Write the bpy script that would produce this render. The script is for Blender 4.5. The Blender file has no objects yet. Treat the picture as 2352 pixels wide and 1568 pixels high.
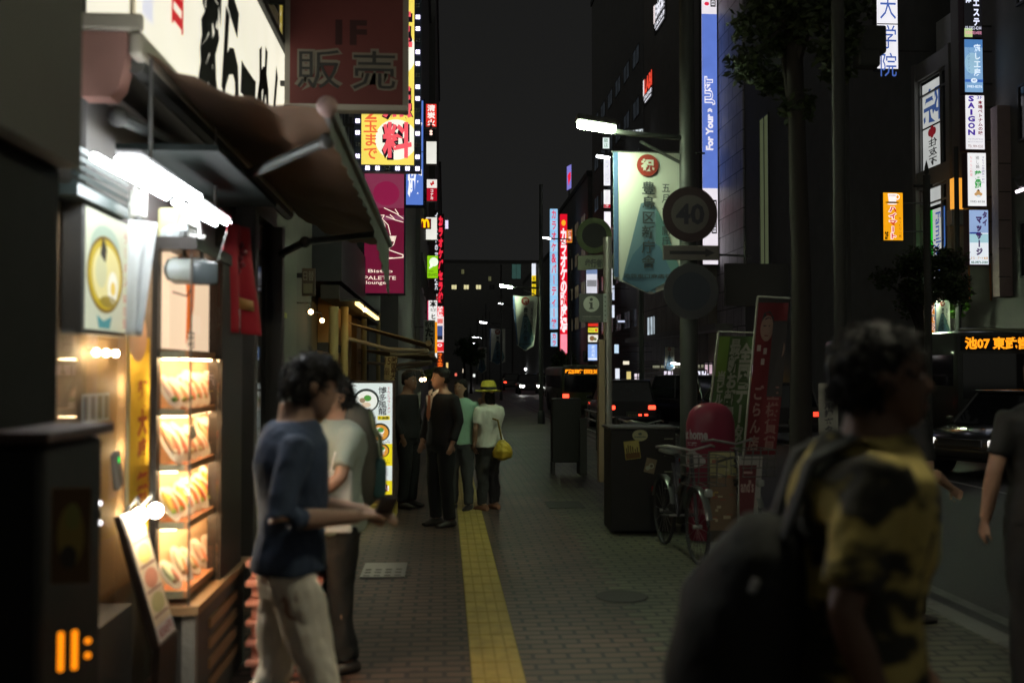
import bpy, bmesh, math, random
from mathutils import Vector, Matrix, noise
random.seed(7)
V = Vector
sc = bpy.context.scene
COL = sc.collection

# ------------------------------------------------------------------ camera, world, exposure
LENS, FPX = 35.0, 35.0/36*2352
cam = bpy.data.cameras.new('camera'); cam.lens = LENS; cam.sensor_width = 36
cam.clip_start = .05; cam.clip_end = 1500
cam.dof.use_dof = True; cam.dof.focus_distance = 22; cam.dof.aperture_fstop = 1.6; cam.dof.aperture_blades = 0
co = bpy.data.objects.new('camera', cam); COL.objects.link(co)
co.location = (0, 0, 1.7)
co.rotation_euler = (math.radians(90+1.603), 0, math.radians(-3.851))
sc.camera = co
RM = co.rotation_euler.to_matrix()

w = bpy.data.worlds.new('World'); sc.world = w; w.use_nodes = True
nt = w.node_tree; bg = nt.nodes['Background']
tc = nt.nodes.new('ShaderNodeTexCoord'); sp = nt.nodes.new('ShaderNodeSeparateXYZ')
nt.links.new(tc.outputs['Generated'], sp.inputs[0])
# night sky: dark down the street, brighter overhead and behind the camera (-Y) as added fill light
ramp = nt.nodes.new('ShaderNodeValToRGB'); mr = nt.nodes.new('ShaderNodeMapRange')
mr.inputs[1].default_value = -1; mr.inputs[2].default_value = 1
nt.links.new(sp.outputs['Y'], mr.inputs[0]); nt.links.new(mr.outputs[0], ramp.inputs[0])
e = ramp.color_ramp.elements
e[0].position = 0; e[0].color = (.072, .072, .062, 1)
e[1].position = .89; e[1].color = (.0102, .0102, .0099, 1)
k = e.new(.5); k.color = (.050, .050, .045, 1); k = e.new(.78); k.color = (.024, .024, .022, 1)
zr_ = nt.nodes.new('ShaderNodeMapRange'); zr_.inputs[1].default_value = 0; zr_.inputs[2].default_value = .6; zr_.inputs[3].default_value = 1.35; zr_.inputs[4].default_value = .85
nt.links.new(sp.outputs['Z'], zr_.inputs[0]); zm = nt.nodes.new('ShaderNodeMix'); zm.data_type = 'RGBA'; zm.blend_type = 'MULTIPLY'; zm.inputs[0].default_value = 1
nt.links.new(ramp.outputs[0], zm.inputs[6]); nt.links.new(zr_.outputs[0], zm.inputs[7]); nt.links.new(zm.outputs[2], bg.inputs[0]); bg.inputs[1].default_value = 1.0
sc.view_settings.view_transform = 'Standard'; sc.view_settings.look = 'None'
sc.view_settings.exposure = 0; sc.view_settings.gamma = 1
sc.render.engine = 'CYCLES'
sc.cycles.use_denoising = True
sc.cycles.max_bounces = 6; sc.cycles.diffuse_bounces = 3; sc.cycles.glossy_bounces = 3
sc.cycles.transparent_max_bounces = 8; sc.cycles.sample_clamp_indirect = 4; sc.cycles.sample_clamp_direct = 0
sc.cycles.caustics_reflective = False; sc.cycles.caustics_refractive = False

# ------------------------------------------------------------------ measuring
def ray(x, y):
    return RM @ V(((x-1176)/FPX, -(y-784)/FPX, -1))
def P(x, y, Y):
    d = ray(x, y); return V((0, 0, 1.7)) + d*(Y/d.y)
def PX(x, y, X):
    d = ray(x, y); return V((0, 0, 1.7)) + d*(X/d.x)
def G(x, y, z=0):
    d = ray(x, y); return V((0, 0, 1.7)) + d*((z-1.7)/d.z)

# ------------------------------------------------------------------ materials
MC = {}
def M(name, col, rough=.6, metal=0, e=None, s=0, nz=.12, sc_=6, bump=0, spec=.35, stretch=None, coat=0, esh=.12):
    """principled material with noise in its colour and bump; e/s: it gives off light"""
    if name in MC: return MC[name]
    m = bpy.data.materials.new(name); m.use_nodes = True; t = m.node_tree; b = t.nodes['Principled BSDF']
    b.inputs['Roughness'].default_value = rough; b.inputs['Metallic'].default_value = metal
    b.inputs['Specular IOR Level'].default_value = spec
    b.inputs['Coat Weight'].default_value = coat
    tx = t.nodes.new('ShaderNodeTexCoord'); n = t.nodes.new('ShaderNodeTexNoise')
    n.inputs['Scale'].default_value = sc_; n.inputs['Detail'].default_value = 4
    if stretch:
        mp = t.nodes.new('ShaderNodeMapping'); mp.inputs['Scale'].default_value = stretch
        t.links.new(tx.outputs['Object'], mp.inputs[0]); t.links.new(mp.outputs[0], n.inputs[0])
    else: t.links.new(tx.outputs['Object'], n.inputs[0])
    mx = t.nodes.new('ShaderNodeMix'); mx.data_type = 'RGBA'
    mx.inputs[6].default_value = (*[c*(1-nz) for c in col], 1); mx.inputs[7].default_value = (*[min(1, c*(1+nz)) for c in col], 1)
    t.links.new(n.outputs[0], mx.inputs[0]); t.links.new(mx.outputs[2], b.inputs['Base Color'])
    if bump:
        bp = t.nodes.new('ShaderNodeBump'); bp.inputs['Strength'].default_value = bump; bp.inputs['Distance'].default_value = .02
        t.links.new(n.outputs[0], bp.inputs['Height']); t.links.new(bp.outputs[0], b.inputs['Normal'])
    if e and s:
        n2 = t.nodes.new('ShaderNodeTexNoise'); n2.inputs['Scale'].default_value = 1.6; n2.inputs['Detail'].default_value = 1
        t.links.new(tx.outputs['Object'], n2.inputs[0])
        m2 = t.nodes.new('ShaderNodeMapRange'); m2.inputs[3].default_value = s*(1-esh*2); m2.inputs[4].default_value = s*(1+esh*2)
        t.links.new(n2.outputs[0], m2.inputs[0]); t.links.new(m2.outputs[0], b.inputs['Emission Strength'])
        b.inputs['Emission Color'].default_value = (*e, 1)
    MC[name] = m; return m
def lin(r, g, b):
    f = lambda c: (c/255/12.92) if c < 10 else ((c/255+.055)/1.055)**2.4
    return (f(r), f(g), f(b))
def E(rgb, s=1.0, esh=.08):
    """something lit: looks like the sRGB colour given, times s"""
    c = lin(*rgb); return M('lit_%d_%d_%d_%.2f' % (*rgb, s), [x*.25 for x in c], .5, e=c, s=s, esh=esh)
def D(rgb, rough=.65, **k):
    """unlit surface of the given linear albedo"""
    return M('paint_%.3f_%.3f_%.3f_%.2f_%s' % (*rgb, rough, '_'.join('%s%s' % z for z in sorted(k.items()))), rgb, rough, **k)
def glass(name, tint=(1, 1, 1), refl=1.0, rough=.02):
    if name in MC: return MC[name]
    m = bpy.data.materials.new(name); m.use_nodes = True; t = m.node_tree; t.nodes.clear()
    o = t.nodes.new('ShaderNodeOutputMaterial'); mix = t.nodes.new('ShaderNodeMixShader')
    tr = t.nodes.new('ShaderNodeBsdfTransparent'); tr.inputs[0].default_value = (*tint, 1)
    gl = t.nodes.new('ShaderNodeBsdfGlossy'); gl.inputs['Roughness'].default_value = rough
    fr = t.nodes.new('ShaderNodeFresnel'); fr.inputs[0].default_value = 1.45
    ml = t.nodes.new('ShaderNodeMath'); ml.operation = 'MULTIPLY'; ml.inputs[1].default_value = refl
    t.links.new(fr.outputs[0], ml.inputs[0]); t.links.new(ml.outputs[0], mix.inputs[0])
    t.links.new(tr.outputs[0], mix.inputs[1]); t.links.new(gl.outputs[0], mix.inputs[2]); t.links.new(mix.outputs[0], o.inputs[0])
    MC[name] = m; return m
BLACK = D((.045, .045, .042)); DARK = D((.07, .07, .066)); GREY = D((.2, .2, .19)); STEEL = M('steel', (.35, .35, .34), .35, .8)
WHITE = D((.7, .7, .68)); CHAR = D((.05, .05, .048), .7, bump=.2)

# ------------------------------------------------------------------ mesh building
WM = {}
class MB:
    def __init__(s): s.v = []; s.f = []; s.m = []; s.mats = []
    def mi(s, mat):
        if mat not in s.mats: s.mats.append(mat)
        return s.mats.index(mat)
    def add(s, vs, fs, mat):
        n = len(s.v); i = s.mi(mat); s.v += [V(q) for q in vs]
        for f in fs: s.f.append([n+k for k in f]); s.m.append(i)
        return s
    def box(s, c, sz, mat, R=None, b=0):
        c = V(c); hx, hy, hz = [q/2 for q in sz]
        if b <= 0:
            vs = [V((x*hx, y*hy, z*hz)) for x in (-1, 1) for y in (-1, 1) for z in (-1, 1)]
            fs = [(0,1,3,2),(4,6,7,5),(0,4,5,1),(2,3,7,6),(0,2,6,4),(1,5,7,3)]
        else:
            bm = bmesh.new(); bmesh.ops.create_cube(bm, size=1)
            for q in bm.verts: q.co = V((q.co.x*sz[0], q.co.y*sz[1], q.co.z*sz[2]))
            bmesh.ops.bevel(bm, geom=bm.edges[:], offset=min(b, min(sz)*.45), segments=2, affect='EDGES', profile=.5)
            bm.verts.index_update(); vs = [q.co.copy() for q in bm.verts]; fs = [[q.index for q in f.verts] for f in bm.faces]; bm.free()
        if R: vs = [R @ q for q in vs]
        return s.add([c+q for q in vs], fs, mat)
    def span(s, p, q, mat, b=0):
        p, q = V(p), V(q); return s.box((p+q)/2, [abs(q[i]-p[i]) for i in range(3)], mat, b=b)
    def poly(s, pts, mat): return s.add(pts, [range(len(pts))], mat)
    def slab(s, pts, th, mat):
        """a closed plate: polygon pts thickened by vector th"""
        th = V(th); n = len(pts); pts = [V(p) for p in pts]
        fs = [list(range(n)), list(range(2*n-1, n-1, -1))] + [[i, i+n, (i+1) % n+n, (i+1) % n] for i in range(n)]
        return s.add(pts+[p+th for p in pts], fs, mat)
    def tube(s, path, r, mat, n=8):
        path = [V(p) for p in path]; rs = r if isinstance(r, (list, tuple)) else [r]*len(path)
        st = []
        for i, p in enumerate(path):
            d = (path[min(i+1, len(path)-1)]-path[max(i-1, 0)]).normalized()
            u = d.cross(V((0, 0, 1)));
            if u.length < .02: u = d.cross(V((0, 1, 0)))
            u.normalize(); st.append((p, u*rs[i], d.cross(u)*rs[i]))
        return s.loft(st, mat, n)
    def loft(s, st, mat, n=14, cap=True):
        vs = []; fs = []
        for c, u, w_ in st:
            for k in range(n):
                a = k/n*math.tau; vs.append(V(c)+V(u)*math.cos(a)+V(w_)*math.sin(a))
        for i in range(len(st)-1):
            for k in range(n):
                k2 = (k+1) % n; fs.append([i*n+k, i*n+k2, (i+1)*n+k2, (i+1)*n+k])
        if cap: fs.append(list(range(n))[::-1]); fs.append([(len(st)-1)*n+k for k in range(n)])
        return s.add(vs, fs, mat)
    def ball(s, c, r, mat, n=12, m=8):
        c = V(c); r = V(r) if not isinstance(r, (int, float)) else V((r, r, r)); st = []
        for i in range(m+1):
            a = -math.pi/2+math.pi*i/m; q = max(math.cos(a), .02)
            st.append((c+V((0, 0, r.z*math.sin(a))), V((r.x*q, 0, 0)), V((0, r.y*q, 0))))
        return s.loft(st, mat, n)
    def disc(s, c, u, v, mat, n=40, a0=0, a1=math.tau):
        c, u, v = V(c), V(u), V(v)
        return s.poly([c+u*math.cos(a0+(a1-a0)*k/n)+v*math.sin(a0+(a1-a0)*k/n) for k in range(n)], mat)
    def build(s, name, parent=None, smooth=False, world=True, **props):
        W = WM.get(parent.name, Matrix()) if parent else Matrix()
        inv = W.inverted() if (parent and world) else Matrix()
        me = bpy.data.meshes.new(name); me.from_pydata([inv @ q for q in s.v], [], s.f)
        for m in s.mats: me.materials.append(m)
        me.polygons.foreach_set('material_index', s.m)
        if smooth: me.polygons.foreach_set('use_smooth', [True]*len(me.polygons))
        bm = bmesh.new(); bm.from_mesh(me); bmesh.ops.recalc_face_normals(bm, faces=bm.faces[:]); bm.to_mesh(me); bm.free()
        if smooth:
            try: me.set_sharp_from_angle(angle=math.radians(40))
            except Exception: pass
        o = bpy.data.objects.new(name, me); COL.objects.link(o)
        if parent: o.parent = parent; WM[o.name] = W
        for k_, v_ in props.items(): o[k_] = v_
        return o
def thing(name, label, cat, loc=(0, 0, 0), rz=0, group=None):
    o = bpy.data.objects.new(name, None); COL.objects.link(o); o.location = loc; o.rotation_euler = (0, 0, rz)
    o['label'] = label; o['category'] = cat; o.empty_display_size = .1
    if group: o['group'] = group
    WM[o.name] = Matrix.Translation(V(loc)) @ Matrix.Rotation(rz, 4, 'Z')
    return o
def solo(mb, name, label, cat, group=None, smooth=False):
    o = mb.build(name, None, smooth); o['label'] = label; o['category'] = cat
    if group: o['group'] = group
    return o
def struct(mb, name, label=None):
    o = mb.build(name); o['kind'] = 'structure'
    if label: o['label'] = label
    return o
def copy_tree(o, loc, rz, label=None, parent=None):
    c = o.copy(); COL.objects.link(c)
    if parent: c.parent = parent
    else:
        c.location = loc; c.rotation_euler = (0, 0, rz); c['label'] = label or o['label']
        WM[c.name] = Matrix.Translation(V(loc)) @ Matrix.Rotation(rz, 4, 'Z')
    for ch in [q for q in o.children]: copy_tree(ch, None, None, None, c)
    return c

# ------------------------------------------------------------------ lettering
GC = {}
def glyph(ch, bold=0):
    k_ = (ch, bold)
    if k_ not in GC:
        cu = bpy.data.curves.new('t', 'FONT'); cu.body = ch; cu.offset = bold; cu.resolution_u = 2; cu.fill_mode = 'FRONT'; cu.dimensions = '2D'
        o = bpy.data.objects.new('t', cu); me = o.to_mesh()
        GC[k_] = ([(q.co.x, q.co.y) for q in me.vertices], [list(p.vertices) for p in me.polygons])
        o.to_mesh_clear(); bpy.data.objects.remove(o); bpy.data.curves.remove(cu)
    return GC[k_]
class Face:
    """a plane in space: origin at its top left corner, r to the right, u up, n out of it"""
    def __init__(s, o, r, u, w_, h):
        s.o = V(o); s.r = V(r).normalized(); s.u = V(u).normalized(); s.n = s.r.cross(s.u); s.w = w_; s.h = h
    def pt(s, a, b, d=0): return s.o+s.r*(a*s.w)-s.u*(b*s.h)+s.n*d
    def rect(s, mb, x0, y0, x1, y1, mat, d): mb.poly([s.pt(x0, y1, d), s.pt(x1, y1, d), s.pt(x1, y0, d), s.pt(x0, y0, d)], mat)
    def shape(s, mb, pts, mat, d): mb.poly([s.pt(a, b, d) for a, b in pts], mat)
    def disc(s, mb, x, y, rx, mat, d, ry=None, n=36, a0=0, a1=math.tau):
        ry = rx*s.w/s.h if ry is None else ry
        s.shape(mb, [(x+rx*math.cos(a0+(a1-a0)*k/n), y-ry*math.sin(a0+(a1-a0)*k/n)) for k in range(n if a1-a0 > 6.2 else n+1)], mat, d)
    def line(s, mb, pts, wd, mat, d):
        for (a, b), (c, e_) in zip(pts[:-1], pts[1:]):
            p, q = s.pt(a, b, d), s.pt(c, e_, d); t = (q-p).normalized(); k_ = s.n.cross(t)*(wd/2)
            mb.poly([p-k_-t*wd*.3, q-k_+t*wd*.3, q+k_+t*wd*.3, p+k_-t*wd*.3], mat)
    def text(s, mb, txt, x0, y0, x1, y1, mat, d, vert=False, bold=0, rot=0, mirror=False, fill=.92, sl=0):
        W, H = (x1-x0)*s.w, (y1-y0)*s.h
        if vert:
            n = len(txt)
            for i, ch in enumerate(txt):
                s._put(mb, ch, x0+(x1-x0)/2, y0+(y1-y0)*(i+.5)/n, W*fill, H/n*fill, mat, d, bold, 90 if ch in 'ー-〜' else 0, mirror, True, sl)
        else: s._put(mb, txt, (x0+x1)/2, (y0+y1)/2, W, H, mat, d, bold, rot, mirror, False, sl)
    def _put(s, mb, t, cx, cy, W, H, mat, d, bold, rot, mirror, em, sl):
        vs, fs = glyph(t, bold)
        if not vs: return
        xs = [q[0] for q in vs]; ys = [q[1] for q in vs]
        if em and ord(t[0]) > 0x2000: bx0, bx1, by0, by1 = 0, 1, -.12, .88
        elif em: q_ = max(max(xs)-min(xs), .62); c_ = (min(xs)+max(xs))/2; bx0, bx1, by0, by1 = c_-q_/2, c_+q_/2, -.05, .75
        else: bx0, bx1, by0, by1 = min(xs), max(xs), min(ys), max(ys)
        if by1-by0 < .2: by0, by1 = -.05, .8
        if rot in (90, -90): sx, sy = H/(bx1-bx0), W/(by1-by0)
        else: sx, sy = W/(bx1-bx0), H/(by1-by0)
        c = s.pt(cx, cy, d); out = []
        for a, b in vs:
            a = (a-(bx0+bx1)/2)*sx; b = (b-(by0+by1)/2)*sy
            if rot == 90: a, b = b, -a
            elif rot == -90: a, b = -b, a
            a += b*sl
            if mirror: a = -a
            out.append(c+s.r*a+s.u*b)
        mb.add(out, fs, mat)

CAMF = (V((1, 0, 0)), V((0, 0, 1)))
LEFTF = (V((0, 1, 0)), V((0, 0, 1)))     # on the left row, facing the street
RIGHTF = (V((0, -1, 0)), V((0, 0, 1)))   # on the right row, facing the street
def sign(name, label, cat, x0, y0, x1, y1, Y, face, draw=None, depth=.16, group=None, frame=None, rim=.02, bracket=None, post=None, wd=None):
    """a box sign facing up the street; corners in photo pixels on the plane Y; draw(f, mb, d) letters it"""
    a, b = P(x0, y0, Y), P(x1, y1, Y); zc = .5
    W, H = b.x-a.x, a.z-b.z
    cx, top, bot = (a.x+b.x)/2, (P((x0+x1)/2, y0, Y)).z, P((x0+x1)/2, y1, Y).z
    t = thing(name, label, cat, (cx, Y+depth/2, bot), 0, group)
    fr = frame or BLACK
    e_ = max(.003, Y*.0004)
    k_ = MB().box((cx, Y+depth/2, (top+bot)/2), (W, depth, top-bot), fr)
    k_.build('cabinet', t)
    f = Face((cx-W/2+rim, Y-e_, top-rim), *CAMF, W-2*rim, top-bot-2*rim)
    m = MB(); f.rect(m, 0, 0, 1, 1, face, 0); m.build('sign_face', t)
    if draw:
        m = MB(); draw(f, m, e_)
        if m.f: m.build('lettering', t)
    if bracket is not None:
        m = MB()
        for q in (.2, .8):
            m.span((min(cx, bracket), Y+depth/2-.02, bot+(top-bot)*q-.02), (max(cx, bracket), Y+depth/2+.02, bot+(top-bot)*q+.02), DARK)
        m.build('bracket', t)
    return t, f
# ------------------------------------------------------------------ ground, road, pavements
def brick_mat(name, c1, c2, mortar, bw, bh, plane='XY', ms=.012, rough=.75, bump=.5, off=.5, var=.25):
    m = bpy.data.materials.new(name); m.use_nodes = True; t = m.node_tree; b = t.nodes['Principled BSDF']; L = t.links.new
    tx = t.nodes.new('ShaderNodeTexCoord'); s = t.nodes.new('ShaderNodeSeparateXYZ'); c = t.nodes.new('ShaderNodeCombineXYZ')
    L(tx.outputs['Object'], s.inputs[0]); L(s.outputs[plane[0]], c.inputs[0]); L(s.outputs[plane[1]], c.inputs[1])
    br = t.nodes.new('ShaderNodeTexBrick'); br.offset = off; br.inputs['Scale'].default_value = 1
    br.inputs['Brick Width'].default_value = bw; br.inputs['Row Height'].default_value = bh
    br.inputs['Mortar Size'].default_value = ms; br.inputs['Mortar Smooth'].default_value = .3; br.inputs['Bias'].default_value = 0
    br.inputs['Color1'].default_value = (*c1, 1); br.inputs['Color2'].default_value = (*c2, 1); br.inputs['Mortar'].default_value = (*mortar, 1)
    L(c.outputs[0], br.inputs[0])
    n = t.nodes.new('ShaderNodeTexNoise'); n.inputs['Scale'].default_value = .9; n.inputs['Detail'].default_value = 6; L(tx.outputs['Object'], n.inputs[0])
    mr_ = t.nodes.new('ShaderNodeMapRange'); mr_.inputs[1].default_value = .3; mr_.inputs[2].default_value = .7
    mr_.inputs[3].default_value = 1-var; mr_.inputs[4].default_value = 1+var; L(n.outputs[0], mr_.inputs[0])
    mx = t.nodes.new('ShaderNodeMix'); mx.data_type = 'RGBA'; mx.blend_type = 'MULTIPLY'; mx.inputs[0].default_value = 1
    vo = t.nodes.new('ShaderNodeTexVoronoi'); vo.inputs['Scale'].default_value = 2.3; vo.inputs['Randomness'].default_value = 1; L(tx.outputs['Object'], vo.inputs[0])
    ms_ = t.nodes.new('ShaderNodeMapRange'); ms_.inputs[1].default_value = .07; ms_.inputs[2].default_value = .13; ms_.inputs[3].default_value = .45 if plane == 'XY' else 1; ms_.inputs[4].default_value = 1; L(vo.outputs['Distance'], ms_.inputs[0])
    mu = t.nodes.new('ShaderNodeMath'); mu.operation = 'MULTIPLY'; L(mr_.outputs[0], mu.inputs[0]); L(ms_.outputs[0], mu.inputs[1])
    L(br.outputs['Color'], mx.inputs[6]); L(mu.outputs[0], mx.inputs[7]); L(mx.outputs[2], b.inputs['Base Color'])
    b.inputs['Roughness'].default_value = rough
    bp = t.nodes.new('ShaderNodeBump'); bp.inputs['Strength'].default_value = bump; bp.inputs['Distance'].default_value = .01; bp.invert = True
    L(br.outputs['Fac'], bp.inputs['Height']); L(bp.outputs[0], b.inputs['Normal'])
    return m
ASPH = M('asphalt', (.045, .045, .044), .6, nz=.35, sc_=30, bump=.25)
struct(MB().poly([(-200, -60, -.16), (200, -60, -.16), (200, 420, -.16), (-200, 420, -.16)], ASPH), 'ground')
struct(MB().poly([(3.6, -20, -.13), (12.9, -20, -.13), (12.9, 230, -.13), (3.6, 230, -.13)], ASPH), 'road')
PAVE = brick_mat('red_pavers', (.135, .078, .058), (.085, .055, .046), (.018, .016, .015), .21, .105, ms=.016, var=.45, rough=.52)
PAV2 = brick_mat('grey_pavers', (.14, .135, .085), (.10, .10, .068), (.024, .024, .02), .21, .105, ms=.015, var=.4, rough=.55)
struct(MB().span((-9, -12, -.15), (3.42, 170, 0), PAVE), 'sidewalk')
m = MB(); rows = 400
vs = []; xs = []
for i in range(rows):
    y = 2+i*.105; xx = 1.26+(.105 if i % 2 else 0)+.012*(y-6)
    m.poly([(xx, y, .004), (3.42, y, .004), (3.42, y+.105, .004), (xx, y+.105, .004)], PAV2)
struct(m, 'paving_band')
struct(MB().span((12.9, -12, -.15), (14.3, 170, .0), PAV2), 'far_sidewalk')
m = MB()
for i in range(90): m.span((3.42, -5+i*1.0+.004, -.15), (3.6, -5+i*1.0+.996, .012), D((.16, .16, .15)), b=.02)
struct(m, 'kerb')
# tactile strip: one sheet of 30 cm yellow tiles with raised bars
TILE = M('tactile_groove_shade', (.36, .265, .065), .7, nz=.3, sc_=14, bump=.2); BAR = M('tactile_yellow', (.44, .325, .085), .6, nz=.42, sc_=7, bump=.2)  # groove shade is put into the darker base tile colour
GROUT = D((.07, .06, .03))
m = MB(); m.poly([(.147, 1.5, .004), (.447, 1.5, .004), (.447, 40, .004), (.147, 40, .004)], GROUT)
for i in range(128):
    y = 1.6+i*.3
    m.box((.297, y+.15, .006), (.292, .292, .006), TILE)
    if y < 24:
        for j in range(4): m.box((.297+(j-1.5)*.073, y+.15, .0095), (.060, .282, .004), BAR, b=.002)
struct(m, 'tactile_paving')
m = MB()
for i in range(24): m.poly([(8.2, 6+i*8, -.126), (8.32, 6+i*8, -.126), (8.32, 11+i*8, -.126), (8.2, 11+i*8, -.126)], D((.3, .3, .28)))
m.poly([(4.0, -10, -.126), (4.12, -10, -.126), (4.12, 200, -.126), (4.0, 200, -.126)], D((.17, .17, .16), .8, nz=.5))
struct(m, 'road_markings')
m = MB(); a = G(1428, 1371)
m.disc((a.x, a.y, .008), (.2, 0, 0), (0, .2, 0), D((.05, .048, .045), .6, bump=.4))
m.loft([((a.x, a.y, .0081), (.2, 0, 0), (0, .2, 0)), ((a.x, a.y, .013), (.19, 0, 0), (0, .19, 0))], D((.04, .038, .036), .6), 40)
solo(m, 'manhole_cover', 'small round dark iron cover set in the grey-green pavers', 'manhole cover')
m = MB(); p, q = G(826, 1328), G(936, 1294)
m.span((p.x, p.y, .001), (q.x, q.y, .012), D((.25, .25, .24), .4, metal=.5))
for i in range(5):
    for j in range(3): m.box((p.x+.05+i*.085, p.y+.06+j*.12, .013), (.05, .03, .004), D((.14, .14, .13)))
solo(m, 'utility_hatch', 'grey patterned steel hatch let into the reddish pavement', 'hatch')
m = MB(); p, q = G(1262, 1168), G(1330, 1152)
m.span((p.x, p.y, .005), (q.x, q.y, .010), D((.06, .06, .056), .6))
solo(m, 'drain_cover', 'dark flat drain cover in the pavement right of the woman in the hat', 'drain cover')
m = MB(); p, q = G(1488, 1211), G(1552, 1201)
m.span((p.x, p.y, .005), (q.x, q.y, .03), D((.5, .5, .42)), b=.004)
solo(m, 'stand_weight', 'flat pale base plate on the pavement beside the bicycle wheel', 'base plate')

# ------------------------------------------------------------------ buildings (dark at night)
def building(label, x0, x1, y0, y1, h, col, windows=(), name='building', street=None, parts=None, mat=None):
    """a block; windows: (side, a0, z0, a1, z1, glass) with side 'L' facing -X, 'R' facing +X, 'F' facing the camera"""
    t = thing(name, label, 'building', ((x0+x1)/2, (y0+y1)/2, 0))
    mt = mat or D([c*1.7 for c in col], .8, bump=.15, sc_=2, nz=.2)
    MB().span((x0, y0, -.1), (x1, y1, h), mt).build('wall', t)
    MB().span((x0-.12, y0-.12, h+.002), (x1+.12, y1+.12, h+.5), D([c*.8 for c in col], .8)).build('roof', t)
    fr_m = D((.10, .10, .10), .4)
    for side, a0, z0, a1, z1, gm in windows:
        m = MB(); g = MB(); th = .06
        def bar(A0, Z0, A1, Z1, mb, mat_, dd):
            if side == 'L': mb.span((x0-dd, A0, Z0), (x0+.02, A1, Z1), mat_)
            elif side == 'R': mb.span((x1-.02, A0, Z0), (x1+dd, A1, Z1), mat_)
            else: mb.span((A0, y0-dd, Z0), (A1, y0+.02, Z1), mat_)
        bar(a0-th, z0-th, a1+th, z0, m, fr_m, .05); bar(a0-th, z1, a1+th, z1+th, m, fr_m, .05)
        bar(a0-th, z0, a0, z1, m, fr_m, .05); bar(a1, z0, a1+th, z1, m, fr_m, .05)
        mid = (a0+a1)/2; bar(mid-.025, z0, mid+.025, z1, m, fr_m, .04)
        o = m.build('window', t)
        bar(a0, z0, a1, z1, g, gm, .012); g.build('pane', o)
    return t
DGL = M('dark_glass', (.03, .033, .036), .12, spec=.7)
LITW = E((235, 225, 170), .9)
def rows(side, a0, a1, n, z0, dz, nz, hw=.62, hh=1.3, mat=DGL):
    out = []; st = (a1-a0)/n
    for i in range(n):
        for j in range(nz):
            c = a0+st*(i+.5); z = z0+dz*j; out.append((side, c-st*hw/2, z, c+st*hw/2, z+hh, mat))
    return out
# left row
building('dark block of the ramen shop carrying the white calligraphy sign', -8, -1.63, 4.62, 9.0, 13, (.12, .115, .11), [], 'shop_building')
building('dark narrow shop house with glass doors past the ramen shop', -8, -1.72, 9.06, 13.0, 15, (.11, .11, .10), rows('R', 9.2, 12.9, 2, 4.3, 3.2, 3), 'shop_building')
building('dark restaurant building behind the bamboo posts', -8, -1.85, 13.06, 21, 14, (.12, .11, .09), rows('R', 13.4, 20.8, 4, 5.2, 3.2, 2), 'restaurant_building')
building('dim grey office block whose end wall shows beside the blue sign', -9, -1.12, 24.0, 38, 17, (.14, .14, .135), [], 'office_building')
building('dark side wall block between the restaurant and the grey office block', -9, -1.6, 21.06, 23.9, 12, (.10, .10, .095), [('F', -1.5-1.0, 3.0, -1.75, 4.2, DGL)], 'office_building')
building('dark building behind the stacked small signs on the left', -10, -.95, 38.1, 58, 22, (.10, .10, .10), rows('R', 39, 57, 4, 5, 3.4, 2), 'office_building')
building('dark tower behind the red vertical sign on the left', -10, -.6, 58.1, 90, 26, (.10, .10, .10), rows('R', 60, 88, 5, 5, 3.6, 2), 'office_building')
building('dark far building on the left before the end of the street', -14, -.5, 90.1, 150, 20, (.10, .10, .10), [], 'office_building')
# end of the street
ww = []
for px, lit in ((1043, 1), (1071, 1), (1099, 1), (1014, 1), (1130, 0), (1160, 0)):
    a = P(px-5.5, 664, 180); b = P(px+5.5, 654.5, 180); ww.append(('F', a.x, a.z, b.x, b.z, LITW if lit else DGL))
for px, py in ((1063, 624), (1125, 640), (1240, 655)):
    a = P(px-3, py+5, 180); b = P(px+3, py-5, 180); ww.append(('F', a.x, a.z, b.x, b.z, E((110, 110, 75), .6)))
a = P(1176, 640, 180); b = P(1196, 607, 180); ww.append(('F', a.x, a.z, b.x, b.z, E((52, 82, 76), .7)))
building('wide dark office block closing the far end of the street', -6, 20, 180, 210, 21, (.10, .10, .10), ww, 'office_building')
# right row
PANEL = brick_mat('panel_cladding', (.55, .52, .55), (.46, .44, .47), (.07, .07, .07), 1.3, .95, 'YZ', .03, .5, .3, .5, .25)
PANEL2 = brick_mat('panel_cladding_low', (.32, .29, .24), (.27, .245, .2), (.06, .06, .06), 1.6, 1.9, 'YZ', .03, .6, .3, 0, .2)
building('tall panel clad electronics store with the long light blue sign', 14.35, 40, 47.0, 51.7, 44, (.3, .3, .3), [], 'store_building', mat=PANEL)
lw = []
building('dark upper block of the electronics store with red logo signs', 14.6, 40, 51.8, 72, 40, (.13, .125, .12), [], 'store_building')
t = building('pale low panelled store front with a lit canopy across the road', 13.9, 14.55, 51.8, 71.5, 9.2, (.3, .28, .25), [], 'store_building', mat=PANEL2)
m = MB(); m.span((13.0, 47.2, 3.6), (13.88, 71.4, 3.9), D((.3, .29, .27))); m.build('canopy', t)
building('dark building with a tall dim green window strip across the road', 14.4, 40, 29.4, 46.9, 30, (.10, .10, .10),
         [('L', 43.3, 7.5-1.6, 44.5, 13.1, E((120, 130, 95), .3))], 'office_building')
building('dark building far right behind the stack of lit box signs', 14.25, 40, 20, 27.0, 26, (.11, .105, .10), rows('L', 20.5, 24, 2, 4, 3.4, 3), 'office_building')
t = building('glass tower far across the road beside the white sign column', 14.6, 40, 72.1, 98, 38, (.11, .11, .11), rows('L', 73, 97, 6, 5, 4, 6, mat=M('glint_window', (.05, .06, .07), .2, e=(.5, .62, .75), s=.02, esh=.4)), 'office_building')  # faint blue glow in the panes stands in for reflected glints
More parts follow.
